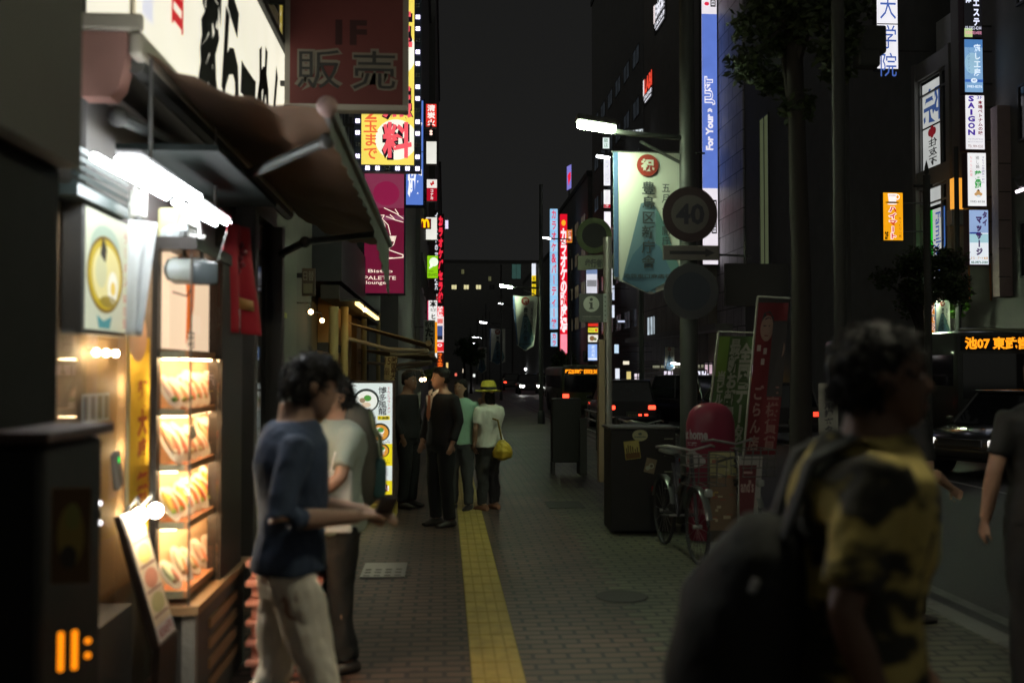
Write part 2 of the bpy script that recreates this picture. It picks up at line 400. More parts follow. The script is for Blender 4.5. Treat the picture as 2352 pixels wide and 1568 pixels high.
building('dark block beyond the glass tower', 14.2, 40, 98.1, 125, 21, (.10, .10, .10), rows('L', 99, 124, 5, 6, 3.4, 4, mat=M('dim_window_warm', (.05, .05, .04), .2, e=(.8, .65, .4), s=.05, esh=.4)), 'office_building')
building('dark far block on the right past the karaoke signs', 14.0, 40, 125.1, 178, 17, (.10, .10, .10), [], 'office_building')

# building with reflected signs painted as glowing prints on its window panes
t = thing('office_building', 'narrow grey building with reflections of signs painted on its windows', 'building', (17, 27.9, 0))
WALLG = D((.26, .25, .24), .8, bump=.2, sc_=3)
X0 = 14.25
m = MB(); m.span((X0+.3, 27.1, 0), (40, 29.3, 10.9), WALLG)
zf = [4.4, 7.9, 11.4]
for z in (3.75, 7.1, 10.4): m.span((X0, 27.1, z), (X0+.3, 29.3, z+.52), WALLG)
for y in (27.08, 29.12): m.span((X0-.04, y, 0), (X0+.3, y+.2, 10.95), WALLG)
m.build('wall', t)
MB().span((X0+.6, 27.4, 10.9), (20, 29, 12.2), D((.5, .5, .5))).build('roof', t)
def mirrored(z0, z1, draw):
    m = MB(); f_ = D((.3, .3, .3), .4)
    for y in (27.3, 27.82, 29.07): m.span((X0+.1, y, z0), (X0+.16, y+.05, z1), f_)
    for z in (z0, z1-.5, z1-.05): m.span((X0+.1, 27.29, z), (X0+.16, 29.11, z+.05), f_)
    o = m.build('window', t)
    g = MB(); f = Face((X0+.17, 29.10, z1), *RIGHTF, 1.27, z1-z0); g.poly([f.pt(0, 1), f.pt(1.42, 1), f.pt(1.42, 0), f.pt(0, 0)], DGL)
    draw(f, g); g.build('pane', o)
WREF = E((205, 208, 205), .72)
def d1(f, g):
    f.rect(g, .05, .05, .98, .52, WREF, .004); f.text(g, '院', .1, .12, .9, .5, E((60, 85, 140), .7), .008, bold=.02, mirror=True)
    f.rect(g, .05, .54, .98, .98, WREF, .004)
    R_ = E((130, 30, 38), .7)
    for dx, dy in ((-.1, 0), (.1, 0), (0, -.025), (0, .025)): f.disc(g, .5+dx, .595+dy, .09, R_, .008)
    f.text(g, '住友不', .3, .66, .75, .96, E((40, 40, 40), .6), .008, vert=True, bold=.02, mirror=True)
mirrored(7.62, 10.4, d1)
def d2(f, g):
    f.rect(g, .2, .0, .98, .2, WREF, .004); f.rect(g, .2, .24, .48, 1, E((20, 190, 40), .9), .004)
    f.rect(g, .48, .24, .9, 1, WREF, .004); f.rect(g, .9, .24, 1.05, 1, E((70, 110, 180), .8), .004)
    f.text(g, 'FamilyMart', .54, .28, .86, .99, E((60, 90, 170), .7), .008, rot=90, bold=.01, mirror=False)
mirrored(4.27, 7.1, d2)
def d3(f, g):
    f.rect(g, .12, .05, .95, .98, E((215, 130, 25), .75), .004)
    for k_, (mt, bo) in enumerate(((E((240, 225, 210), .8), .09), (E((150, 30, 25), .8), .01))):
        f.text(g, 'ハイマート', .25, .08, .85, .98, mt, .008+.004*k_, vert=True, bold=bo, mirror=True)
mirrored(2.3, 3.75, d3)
# ------------------------------------------------------------------ neighbour on the far left (very near, dark)
t = thing('corner_shop', 'dark shop front at the left edge with a grey overhanging fascia', 'building', (-2.5, 2.0, 0))
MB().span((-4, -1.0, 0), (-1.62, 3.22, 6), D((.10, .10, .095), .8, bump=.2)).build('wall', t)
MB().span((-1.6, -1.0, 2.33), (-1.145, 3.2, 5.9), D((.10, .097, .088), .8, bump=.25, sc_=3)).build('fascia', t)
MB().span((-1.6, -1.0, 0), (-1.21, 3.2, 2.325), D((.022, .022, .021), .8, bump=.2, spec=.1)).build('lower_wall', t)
# ticket machine
t = thing('ticket_machine', 'black vending machine with a dim food photo and orange clock digits', 'vending machine', (-1.29, 2.95, 0))
MB().span((-1.62, 2.72, .03), (-1.06, 3.18, 1.5), D((.016, .016, .0155), .6, bump=.2), b=.02).build('body', t)
m = MB(); m.span((-1.64, 2.68, 1.505), (-1.03, 3.2, 1.535), D((.075, .045, .04)), b=.006); m.build('counter_top', t)
f = Face(P(120, 1120, 2.71), *CAMF, .10, .25)
m = MB(); f.rect(m, 0, 0, 1, 1, D((.20, .11, .05)), 0)
f.disc(m, .5, .5, .35, D((.5, .36, .10)), .002, .32); f.disc(m, .55, .3, .2, D((.42, .4, .12)), .003, .14); f.disc(m, .45, .72, .22, D((.1, .08, .06)), .003, .12)
m.build('food_photo', t)
f = Face(P(133, 1450, 2.71), V((1, 0, .12)), V((0, 0, 1)), .085, .105)
m = MB(); LED = E((255, 140, 15), 1.6)
for x, ys in ((.1, range(8)), (.52, range(8)), (.92, (2, 5))):
    for k_ in ys: f.disc(m, x, .08+k_*.12, .1, LED, .002, .075, 12)
m.build('clock_digits', t)

# ------------------------------------------------------------------ the ramen shop's front
XS = -1.5
t = thing('shopfront', 'ramen shop front with slatted shutter, dark posts and glass', 'shop front', (XS, 6.3, 0))
DF = D((.075, .07, .065), .5)
m = MB(); m.span((-1.6, 4.6, 2.95), (-1.5, 9.0, 4.9), DF); m.span((-1.6, 3.3, 0), (-1.44, 4.74, .62), DF); m.span((-1.6, 6.0, 0), (-1.5, 9, .3), DF); m.build('wall', t)
m = MB()
for i in range(5): m.box((-1.49, 4.42, 2.455+i*.036), (.034, .62, .02), M('shutter_teal', (.035, .05, .048), .45, .2), R=Matrix.Rotation(.5, 3, 'Y'))
m.span((-1.56, 4.08, 2.40), (-1.47, 4.75, 2.445), M('shutter_teal', (.035, .05, .048), .45, .2)); m.build('shutter', t)
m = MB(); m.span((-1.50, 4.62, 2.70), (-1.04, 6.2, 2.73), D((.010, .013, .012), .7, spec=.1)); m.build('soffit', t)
for y0, y1 in ((5.95, 6.3), (7.6, 7.75), (8.85, 9.0)): MB().span((-1.58, y0, 0), (-1.43, y1, 2.95), DF, b=.01).build('post', t)
m = MB(); m.span((-1.52, 3.4, .62), (-1.515, 4.74, 1.86), glass('shop_glass', refl=.3)); m.build('window_glass', t)
m = MB()
for y0, y1 in ((6.3, 7.6), (7.75, 8.85)): m.span((-1.53, y0, .3), (-1.52, y1, 2.9), glass('shop_glass', refl=.3))
m.build('door_glass', t)
# inside wall with pictures
IN = D((.24, .17, .10))
m = MB(); m.poly([(-1.6, 3.35, .62), (-1.6, 6, .62), (-1.6, 6, 2.4), (-1.6, 3.35, 2.4)], IN); m.build('inner_wall', t)
m = MB(); f = Face(PX(188, 905, -1.585), *LEFTF, .36, .13)
f.rect(m, 0, 0, 1, 1, D((.45, .5, .5)), 0)
for k_ in range(4): f.rect(m, .04+k_*.25, .1, .2+k_*.25, .9, D((.14, .16, .15)), .003)
f.rect(m, 0, 1.1, 1, 1.4, D((.35, .10, .09)), 0)
m.build('picture_row', t)
def thin(name, c):
    if name in MC: return MC[name]
    q = bpy.data.materials.new(name); q.use_nodes = True; t_ = q.node_tree; t_.nodes.clear(); o = t_.nodes.new('ShaderNodeOutputMaterial'); a_ = t_.nodes.new('ShaderNodeAddShader')
    d = t_.nodes.new('ShaderNodeBsdfDiffuse'); d.inputs[0].default_value = (*[v*.4 for v in c], 1); tr = t_.nodes.new('ShaderNodeBsdfTranslucent'); tr.inputs[0].default_value = (*[v*.6 for v in c], 1)
    t_.links.new(d.outputs[0], a_.inputs[0]); t_.links.new(tr.outputs[0], a_.inputs[1]); t_.links.new(a_.outputs[0], o.inputs[0]); MC[name] = q; return q
m = MB()
for y in (4.55, 4.68, 4.81): m = MB(); m.ball((-1.55, y, 1.775), .016, M('window_lamp', (.8, .8, .8), .4, e=(1, .74, .40), s=110, esh=0), 10, 7); m.build('spot_and_fill_bulb', t, smooth=True)
for z in (1.62, 1.3, .98): m = MB(); m.ball((-1.53, 5.06, z), .02, M('window_lamp', ()), 10, 7); m.build('spot_and_fill_bulb', t, smooth=True)  # unseen bulbs added behind the yellow poster to backlight it
m = MB(); f = Face(PX(291, 770, -1.455), *LEFTF, .36, 1.0)   # yellow poster on the glass left of the case
f.rect(m, 0, 0, 1, .95, thin('poster_film', (.80, .56, .08)), 0); f.rect(m, 0, 0, .15, .95, thin('poster_film_edge', (.7, .7, .55)), .001)
f.disc(m, .45, .0, .4, D((.7, .45, .25)), .002, .12)
f.text(m, '麺大盛', .45, .2, .9, .62, D((.5, .10, .04)), .003, vert=True, bold=.05)
f.text(m, '無料', .45, .64, .95, .84, D((.55, .12, .03)), .003, vert=True, bold=.05)
m.build('yellow_poster', t)
m = MB(); f = Face(PX(300, 1068, -1.47), *LEFTF, .26, .16)
f.rect(m, 0, 0, 1, 1, D((.7, .6, .5)), 0); f.text(m, '営業中', .08, .1, .92, .5, D((.12, .1, .1)), .002, bold=.03); f.text(m, 'らーめん', .08, .6, .92, .9, D((.5, .3, .25)), .002)
m.build('paper_notice', t)
# small things inside on the ledge
for k_, (px, py, c, e_) in enumerate(((228, 1155, (250, 250, 255), 4), (229, 1200, (250, 250, 255), 3))):
    p = PX(px, py, -1.47); m = MB(); m.ball(p, .012, E(c, e_), 10, 6); m.tube([p+V((-.03, 0, 0)), p], .008, DARK)
    solo(m, 'spot_lamp', ('upper', 'lower')[k_]+' of the two tiny white spot lamps by the dark machine', 'lamp', 'tiny spot lamps')
p = PX(268, 1080, -1.47); m = MB(); m.box(p, (.03, .07, .17), DARK, R=Matrix.Rotation(.3, 3, 'X'), b=.01); m.disc(p+V((.017, -.02, .05)), (0, .012, 0), (0, 0, .014), E((30, 230, 90), 1.5), 10)
solo(m, 'card_reader', 'small black device with a green light on the shop window', 'device')

# backlit calligraphy sign along the front
t = thing('shop_sign', 'long backlit white sign with brushed black and red characters over the awning', 'sign', (-1.4, 6.7, 3.15))
TRIM = D((.55, .5, .4), .5)
m = MB(); m.span((-1.62+.003, 4.58, 3.27), (-1.42, 8.97, 4.48), TRIM); m.span((-1.64, 4.53, 3.22), (-1.36, 4.57, 3.30), TRIM, b=.015); m.span((-1.42, 4.53, 3.1), (-1.36, 8.99, 3.22), TRIM, b=.02); m.span((-1.42, 4.55, 4.46), (-1.37, 8.99, 4.52), DARK, b=.01); m.build('cabinet', t)
f = Face((-1.41, 4.60, 4.46), *LEFTF, 4.36, 1.3)
m = MB(); f.rect(m, 0, 0, 1, 1, E((250, 244, 222), .95), 0); m.build('sign_face', t)
m = MB(); m.poly([(-1.62, 4.575, 3.29), (-1.43, 4.575, 3.29), (-1.43, 4.575, 4.46), (-1.62, 4.575, 4.46)], E((250, 244, 222), .95)); m.build('end_face', t)
m = MB(); INK = D((.02, .02, .02), .9); REDI = E((215, 25, 35), .8)
f.rect(m, .02, 0, .06, .85, E((225, 225, 235), .9), .002)
f.text(m, '辛口', .028, .3, .052, .6, D((.3, .3, .3)), .004, vert=True)
f.text(m, '旨', .13, .35, .19, .75, REDI, .004, bold=.02)
for k_, ch in enumerate('家らーめん'):
    f.text(m, ch, .27+k_*.13, .18, .39+k_*.13, .98, INK, .005, bold=.045, sl=.12)
m.build('lettering', t)
t = thing('awning_housing', 'brownish pink boxed awning housing under the end of the white sign', 'awning housing', (-1.5, 4.55, 2.9))
MB().slab([(-1.63, 4.54, 2.92), (-1.50, 4.54, 2.92), (-1.46, 4.54, 2.97), (-1.435, 4.54, 3.08), (-1.43, 4.54, 3.215), (-1.63, 4.54, 3.215)], (0, .12, 0), D((.46, .25, .21), .8, bump=.1)).build('housing', t)

# awning with folding arms
t = thing('awning', 'brown fabric awning with folding arms over the ramen shop', 'awning', (-1.0, 6.5, 2.8))
m = MB(); n1, n2 = 16, 10; vs = []; fs = []
for i in range(n1+1):
    for j in range(n2+1):
        y = 4.6+4.95*i/n1; a = j/n2
        vs.append((-1.40+.86*a, y, 3.16-.26*a-.07*math.sin(math.pi*a)+.030*math.sin(i*1.9)*math.sin(math.pi*a)+.015*math.sin(j*2.4+i*.6)))
for i in range(n1):
    for j in range(n2): fs.append([i*(n2+1)+j, (i+1)*(n2+1)+j, (i+1)*(n2+1)+j+1, i*(n2+1)+j+1])
FAB = M('awning_fabric', (.115, .066, .036), .75, nz=.35, sc_=3, bump=.3)
m.add(vs, fs, FAB); m.build('fabric', t, smooth=True)
m = MB(); m.tube([(-.54, 4.58, 2.90), (-.54, 9.6, 2.90)], .038, D((.09, .09, .085), .5)); m.ball((-.54, 4.57, 2.90), .05, D((.3, .2, .18))); m.build('front_bar', t, smooth=True)
m = MB(); vs = []; fs = []
for i in range(41):
    y = 4.65+4.9*i/40
    d = .10+.30*max(0, (y-7.0)/2)**1.2
    for j in range(4): vs.append((-.535+.012*math.sin(i*2.3)*j/3, y, 2.88-d*j/3))
for i in range(40):
    for j in range(3): fs.append([i*4+j, (i+1)*4+j, (i+1)*4+j+1, i*4+j+1])
m.add(vs, fs, D((.10, .11, .085), .85, nz=.3)); m.build('valance', t, smooth=True)
ARM = M('arm_metal', (.11, .12, .115), .45, .5)
for A, B, C_ in (((-1.45, 4.5, 2.82), (-1.095, 5.48, 2.75), (-.60, 5.05, 2.85)), ((-1.45, 8.9, 2.72), (-1.1, 7.9, 2.70), (-.58, 8.5, 2.85))):
    m = MB(); m.tube([A, B], .032, ARM); m.tube([B, C_], .028, ARM); m.ball(B, .045, DARK); m.ball(C_, .04, DARK); m.ball(A, .045, DARK); m.build('folding_arm', t, smooth=True)
m = MB(); m.tube([(-1.42, 4.62, 3.10), (-1.42, 9.1, 3.10)], .05, D((.10, .10, .09), .5)); m.build('roller', t, smooth=True)

# fluorescent tubes
t = thing('tube_light', 'bright rack of bare fluorescent tubes under the awning', 'light', (-1.25, 4.8, 2.5))
m = MB(); m.span((-1.30, 4.0, 2.545), (-1.20, 5.70, 2.57), D((.10, .10, .10), .5), b=.01); m.build('rack', t)
TUBE = M('tube_lit', (.8, .8, .8), .3, e=(.93, .97, 1.0), s=38, esh=0)
for k_ in range(3):
    for y0, y1 in ((3.86, 4.84), (4.88, 5.72)):
        if k_ == 2 and y0 > 4.5: continue
        m = MB(); x = -1.33+k_*.075-(.0 if y0 < 4.5 else -.03)
        m.tube([(x, y0+k_*.05, 2.505), (x, y1, 2.525)], .016, TUBE); m.build('tube', t, smooth=True)
for y in (4.3, 5.5): m = MB(); m.tube([(-1.25, y, 2.57), (-1.25, y, 3.02)], .008, STEEL); m.build('hanger', t)

# ramen poster light box
a = PX(197, 474, XS); b = PX(291, 770, XS)
t = thing('poster_light_box', 'square light box poster with a bowl of ramen', 'poster', (XS, (a.y+b.y)/2, 1.87))
MB().span((XS-.09, a.y-.02, 1.85), (XS-.004, b.y+.02, 2.40), BLACK, b=.006).build('frame', t)
f = Face((XS, a.y, 2.385), *LEFTF, b.y-a.y, .515)
m = MB(); f.rect(m, 0, 0, 1, 1, E((222, 228, 200), .5), 0)
f.disc(m, .45, .30, .34, E((165, 185, 165), .7), .001, .2)
f.disc(m, .45, .52, .42, E((120, 95, 20), .7), .002, .33); f.disc(m, .45, .52, .39, E((190, 165, 30), .75), .003, .30); f.disc(m, .46, .52, .33, E((225, 215, 150), .75), .004, .25)
f.disc(m, .33, .5, .13, E((205, 205, 160), .75), .005, .14); f.disc(m, .6, .62, .12, E((240, 238, 220), .8), .006, .14); f.disc(m, .6, .63, .06, E((230, 200, 90), .8), .007, .06)
f.shape(m, [(.3, .36), (.36, .2), (.45, .3), (.42, .42)], E((25, 30, 20), .5), .006)
f.disc(m, .5, .75, .2, E((150, 130, 40), .7), .006, .05)
f.shape(m, [(.25, .87), (.4, .92), (.6, .87), (.55, .98), (.3, .98)], E((60, 140, 145), .7), .003)
f.text(m, 'ラーメン', .86, .08, .98, .6, E((190, 90, 75), .7), .004, vert=True); f.text(m, '味自慢', .86, .64, .98, .97, E((190, 90, 75), .7), .004, vert=True)
m.build('poster', t)

def cloth(name, label, cat, A, B, C_, D_, mat, amp=.02, folds=3, draw=None, grp=None, n1=24, n2=20, thick=.004):
    """hanging cloth between top corners A,B and bottom corners D_ (under A), C_ (under B)"""
    A, B, C_, D_ = V(A), V(B), V(C_), V(D_); nn = (B-A).cross(D_-A).normalized(); vs = []; fs = []
    def pt(u, v, off=0): return A.lerp(B, u).lerp(D_.lerp(C_, u), v)+nn*(amp*(.25+v)*math.sin(u*folds*math.tau+v*1.7+.5*math.sin(v*5))+off)
    for i in range(n2+1):
        for j in range(n1+1): vs.append(pt(j/n1, i/n2))
    for i in range(n2):
        for j in range(n1): fs.append([i*(n1+1)+j, i*(n1+1)+j+1, (i+1)*(n1+1)+j+1, (i+1)*(n1+1)+j])
    m = MB(); m.add(vs, fs, mat)
    if draw: draw(m, lambda u, v: pt(u, v, -.006))
    k_ = m.build(name, None, smooth=True); k_['label'] = label; k_['category'] = cat
    if grp: k_['group'] = grp
    if thick:
        md = k_.modifiers.new('thickness', 'SOLIDIFY'); md.thickness = thick; md.offset = 0
    return k_
# cloths
Yc = 4.70
cloth('white_curtain', 'white cloth hanging beside the ramen poster', 'cloth', PX(296, 505, -1.40), PX(362, 512, -1.30), PX(322, 772, -1.36), PX(293, 770, -1.40), D((.50, .53, .53), .8), .015, 1.5)
def dr(m, pt):
    W_ = D((.85, .85, .85))
    m.poly([pt(.05, .97), pt(.36, .95), pt(.33, .78)], W_)
    m.poly([pt(.0, .82), pt(.12, .76), pt(.14, .9), pt(.02, .93)], W_)
    for k_, (u, v) in enumerate(((.5, .18), (.55, .24), (.47, .3), (.5, .36), (.42, .42))): m.poly([pt(u, v), pt(u+.12, v-.04), pt(u+.16, v+.0), pt(u+.04, v+.045)], D((.25, .03, .05)))
    m.poly([pt(.52, .66), pt(.72, .68), pt(.72, .78), pt(.56, .77)], D((.65, .35, .12)))
cloth('red_banner', 'red shop cloth with a white triangle hanging under the awning', 'banner', P(524, 510, 5.4), P(574, 525, 5.9), P(606, 772, 6.1), P(497, 758, 5.4), D((.52, .03, .05), .75), .03, 2, dr)

# grey lamp housing on a bracket
t = thing('flood_lamp', 'grey rounded flood lamp hanging from pipes beneath the tubes', 'lamp', P(443, 625, 4.85))
m = MB(); c = P(432, 622, 4.85); m.box(c, (.22, .17, .125), M('lamp_grey', (.42, .46, .47), .5), R=Matrix.Rotation(.25, 3, 'Z'), b=.05); m.build('housing', t, smooth=True)
m = MB(); c = P(470, 628, 4.80); m.box(c, (.125, .05, .11), D((.07, .085, .09), .25), R=Matrix.Rotation(.25, 3, 'Z'), b=.02); m.build('lens', t, smooth=True)
m = MB()
for px in (425, 465): m.tube([P(px, 600, 4.85), P(px-4, 560, 4.9), P(px-8, 510, 4.95)], .010, STEEL)
m.tube([P(500, 600, 4.85), P(522, 530, 4.85)], .004, STEEL); m.build('bracket', t)
m = MB(); m.tube([P(385, 625, 4.85), P(370, 645, 4.85), P(395, 670, 4.85), P(430, 680, 4.85), P(440, 660, 4.85)], .004, D((.2, .06, .05))); m.build('cable', t)
# meter box, duct, fan
m = MB(); m.box(P(317, 470, 4.62), (.07, .06, .13), D((.38, .38, .34)), b=.012); m.tube([P(300, 500, 4.62), P(298, 470, 4.6), P(312, 430, 4.6), P(318, 450, 4.6)], .008, WHITE); m.ball(P(317, 505, 4.6), .02, DARK)
solo(m, 'meter_box', 'small cream electric box with a looped cable above the white cloth', 'electric box')
m = MB(); m.box(P(395, 520, 4.95), (.10, .14, .16), M('duct_olive', (.42, .40, .2), .6), b=.01); m.loft([(P(388, 560, 4.92), (.06, 0, 0), (0, .05, 0)), (P(400, 530, 4.92), (.07, 0, 0), (0, .06, 0)), (P(412, 505, 4.94), (.03, 0, 0), (0, .03, 0))], M('lamp_grey', (.42, .46, .47), .5)); m.span(P(360, 590, 4.95), P(430, 578, 5.05), D((.5, .35, .25)))
solo(m, 'air_duct', 'olive and grey duct fitting over the food display case', 'duct')
m = MB()
for k_ in range(4): m.tube([P(430+k_*9, 480, 5.05), P(432+k_*8, 590-k_*6, 5.02)], .012, STEEL)
m.tube([P(420, 540, 5.02), P(470, 548, 5.02)], .014, STEEL); m.tube([P(425, 510, 5.02), P(460, 525, 5.02)], .014, STEEL)
solo(m, 'water_pipes', 'cluster of shiny pipes behind the grey flood lamp', 'pipes')

# ------------------------------------------------------------------ food display case
CX0, CX1, CY0, CY1 = -1.35, -1.19, 4.76, 5.80
t = thing('display_case', 'lit glass display case with plastic food on four shelves', 'display case', ((CX0+CX1)/2, (CY0+CY1)/2, 0))
WOOD = M('case_dark', (.03, .025, .022), .45, bump=.1, sc_=4, stretch=(1, 1, 9))
m = MB(); m.span((CX0, CY0+.02, .0), (CX1+.02, CY1+.15, .55), D((.09, .09, .085), .5)); m.span((CX1-.03, CY0-.0, 0), (CX1+.03, CY0+.06, .56), D((.3, .3, .28), .6, bump=.4, sc_=40)); m.build('plinth', t)
m = MB(); m.span((CX0-.02, CY0-.02, .56), (CX1+.05, CY1+.2, .60), M('case_wood', (.35, .22, .12), .5, bump=.1)); m.build('base_board', t)
m = MB()
for k_ in range(4): m.span((CX1+.022, CY0+.30, .12+k_*.1), (CX1+.035, CY1-.1, .17+k_*.1), M('case_wood', (.35, .22, .12), .5, bump=.1))
m.build('vent_slats', t)
m = MB(); m.span((CX0-.012, CY0-.03, .6), (CX0+.015, CY0+.03, 2.26), WOOD); m.build('post', t)
m = MB(); m.span((CX1-.05, 5.33, .6), (CX1+.02, CY1+.05, 2.26), WOOD); m.build('door_panel', t)
m = MB(); m.span((CX0-.02, CY0-.03, 2.262), (CX1+.03, CY1+.05, 2.32), WOOD); m.build('top_rail', t)
m = MB(); m.span((CX1-.004, CY0-.004, .6), (CX1+.004, CY0+.004, 2.26), D((.12, .1, .08), .3)); m.build('corner_bead', t)
BACKW = D((.72, .5, .3), .8)
m = MB(); m.poly([(CX0, CY0+.03, .6), (CX0, CY1, .6), (CX0, CY1, 1.76), (CX0, CY0+.03, 1.76)], BACKW); m.poly([(CX0, CY1-.002, .6), (CX1, CY1-.002, .6), (CX1, CY1-.002, 2.26), (CX0, CY1-.002, 2.26)], BACKW); m.build('back_panel', t)
m = MB(); m.span((CX0+.0, CY0+.035, 1.80), (CX0+.05, CY1, 2.255), E((255, 222, 188), 1.0)); m.build('lit_header', t)
m = MB(); f = Face((CX0+.055, 5.02, 2.22), *LEFTF, .3, .42); f.shape(m, [(.1, 0), (.8, 0), (.7, .5), (.4, .8), (.2, .95), (.25, .4)], E((225, 110, 40), .9), 0); f.text(m, '肉', .3, .75, .75, .98, D((.1, .06, .04)), .002); m.build('picture', t)
SH = M('shelf_red', (.55, .22, .10), .5); ZS = [.66, .98, 1.25, 1.51]
for z in ZS+[1.78]:
    m = MB(); m.span((CX0+.003, CY0+.03, z-.02), (CX1-.03, CY1-.01, z), SH); m.span((CX1-.03, CY0+.02, z-.03), (CX1-.015, CY1-.01, z+.005), D((.6, .3, .15), .4)); m.span((CX0+.003, CY0+.018, z-.03), (CX1-.03, CY0+.03, z+.005), D((.3, .28, .2), .4)); m.build('shelf', t)
WARM = M('case_lamp', (.8, .8, .8), .4, e=(1, .68, .36), s=55, esh=0)
for z in ZS[1:]+[1.78]:
    m = MB(); m.span((CX1-.06, CY0+.06, z-.034), (CX1-.035, CY1-.05, z-.0225), WARM); m.span((CX0+.02, CY0+.034, z-.034), (CX1-.07, CY0+.055, z-.0225), WARM); m.build('strip_lamp', t)
m = MB(); G_ = glass('case_glass', (.98, .98, .96), .12); m.span((CX1-.002, CY0, .6), (CX1+.002, 5.33, 2.26), G_); m.span((CX0, CY0-.002, .6), (CX1-.003, CY0+.002, 2.26), G_); m.build('glass', t)
# food samples: dishes standing at a tilt, each its own thing
FOODC = [((.8, .62, .48), (.75, .3, .2), (.2, .35, .1)), ((.75, .5, .3), (.7, .25, .15), (.6, .5, .35)), ((.78, .55, .12), (.6, .15, .06), (.3, .42, .1)), ((.8, .66, .5), (.72, .35, .2), (.3, .25, .15))]
NM = ['top', 'second', 'third', 'bottom']
def dish(loc, r, fc, seed):
    """an elongated dish of food standing upright and leaning"""
    rr = random.Random(seed); n_ = V((.62+rr.uniform(-.1, .1), -.72, .30+rr.uniform(-.1, .1))).normalized()
    s0 = n_.cross(V((0, 0, 1))).normalized(); u0 = s0.cross(n_).normalized(); a = math.radians(rr.uniform(16, 30))
    y = (u0*math.cos(a)+s0*math.sin(a)); x = y.cross(n_); z = n_; c = V(loc); m = MB(); lf, wf = r*rr.uniform(.98, 1.15), r*rr.uniform(.42, .54)
    pl = D((.80, .72, .60), .35)
    m.loft([(c-z*.012, y*lf*.7, x*wf*.7), (c-z*.005, y*lf*.88, x*wf*.88), (c, y*lf, x*wf), (c+z*.004, y*lf*.95, x*wf*.93)], pl, 20)
    for i in range(4):
        cc = D([min(.9, v*rr.uniform(.85, 1.15)) for v in fc[(0, 1, rr.choice((0, 1)), 2)[i]]], .45)
        o = c+z*.010+y*(.15, -.1, .35, -.45)[i]*lf+x*(-.2, .28, .1, -.1)[i]*wf; s1, s2 = lf*(.62, .55, .22, .14)[i], wf*(.42, .34, .3, .3)[i]
        m.loft([(o-z*.006, y*s1, x*s2), (o+z*.006, y*s1*.9, x*s2*.9), (o+z*.013, y*s1*.5, x*s2*.5)], cc, 8)
    d_ = loc[2]-min(v.z for v in m.v)+.001
    for v in m.v: v.z += d_
    return m
k_ = 0
for ri, z in enumerate(reversed(ZS)):
    n = [8, 8, 9, 6][ri]
    for i in range(n):
        q = i/(n-1); y = CY0+.09+q*.80; x = CX0+.045+q*.06+random.uniform(-.008, .008)
        m = dish((x, y, z), (.098, .098, .094, .085)[ri]*random.uniform(.9, 1.08), FOODC[ri], k_); k_ += 1
        solo(m, 'food_sample', ['pale plastic dish with pink topping leaning on the top shelf of the case', 'pale plastic dish with brown topping leaning on the second shelf of the case', 'yellow and red plastic dish leaning on the third shelf of the case', 'plastic dish with mixed toppings on the lowest shelf of the case'][ri], 'food sample', ['dishes on the top shelf', 'dishes on the second shelf', 'dishes on the third shelf', 'dishes on the lowest shelf'][ri], smooth=True)
for i, (y, z, tx, lb) in enumerate(((4.95, 1.25+.11, '', 'black square price card on the second shelf'), (4.90, .66+.09, '650円', 'tilted white price card on the lowest shelf'))):
    m = MB(); f = Face((CX1-.05, y, z+.05), V((.1, 1, -.25 if i else .3)), V((-.3, .25, 1)), .07 if i == 0 else .05, .06 if i == 0 else .11)
    m.slab([f.pt(0, 1), f.pt(1, 1), f.pt(1, 0), f.pt(0, 0)], f.n*-.003, DARK if i == 0 else WHITE)
    if tx: f.text(m, tx, .1, .2, .9, .5, D((.5, .1, .08)), .002)
    solo(m, 'price_card', lb, 'price card')

# leaning menu light board with two clip bulbs
t = thing('menu_board', 'tall narrow lit menu board leaning back beside the display case', 'menu board', (-1.18, 4.33, 0))
A, B = V((-1.325, 4.20, 1.10)), V((-1.17, 4.20, .56)); R_ = V((0, .27, 0)); un = (A-B).normalized(); nn = R_.normalized().cross(un)
m = MB(); m.slab([B-nn*.03, B+R_-nn*.03, A+R_-nn*.03, A-nn*.03], nn*.028, D((.08, .06, .05), .5)); m.build('board', t)
f = Face(A, V((0, 1, 0)), un, .27, (A-B).length)
m = MB(); f.rect(m, .06, .02, .94, .86, D((.72, .6, .42)), .004)
for k_ in range(4):
    f.disc(m, .5, .14+k_*.19, .32, D([(.7, .4, .25), (.75, .6, .2), (.6, .25, .15), (.5, .45, .2)][k_]), .006, .075); f.rect(m, .12, .22+k_*.19, .88, .235+k_*.19, D((.3, .12, .1)), .006)
f.rect(m, .06, .86, .94, .98, D((.6, .55, .52)), .005); f.text(m, '830円', .15, .88, .85, .96, D((.3, .08, .08)), .007, bold=.03)
m.build('menu_face', t)
m = MB(); m.slab([(-1.19, 4.22, .0), (-1.19, 4.5, .0), (-1.17, 4.5, .56), (-1.17, 4.22, .56)], (-.03, 0, 0), D((.07, .06, .055))); m.span((-1.35, 4.2, .0), (-1.1, 4.52, .03), D((.07, .06, .055))); m.build('stand', t)
for k_, (px, py) in enumerate(((322, 1182), (357, 1172))):
    p = P(px, py, 4.34); m = MB(); m.ball(p, .03, M('clip_bulb', (.9, .9, .9), .3, e=(1, .86, .66), s=150, esh=0), 14, 10); o = m.build('bulb', t, smooth=True)
    m = MB(); m.tube([p+V((0, 0, .02)), p+V((-.02, .03, .07)), p+V((-.10, .06, -.02))], .008, DARK); m.build('clip', o)

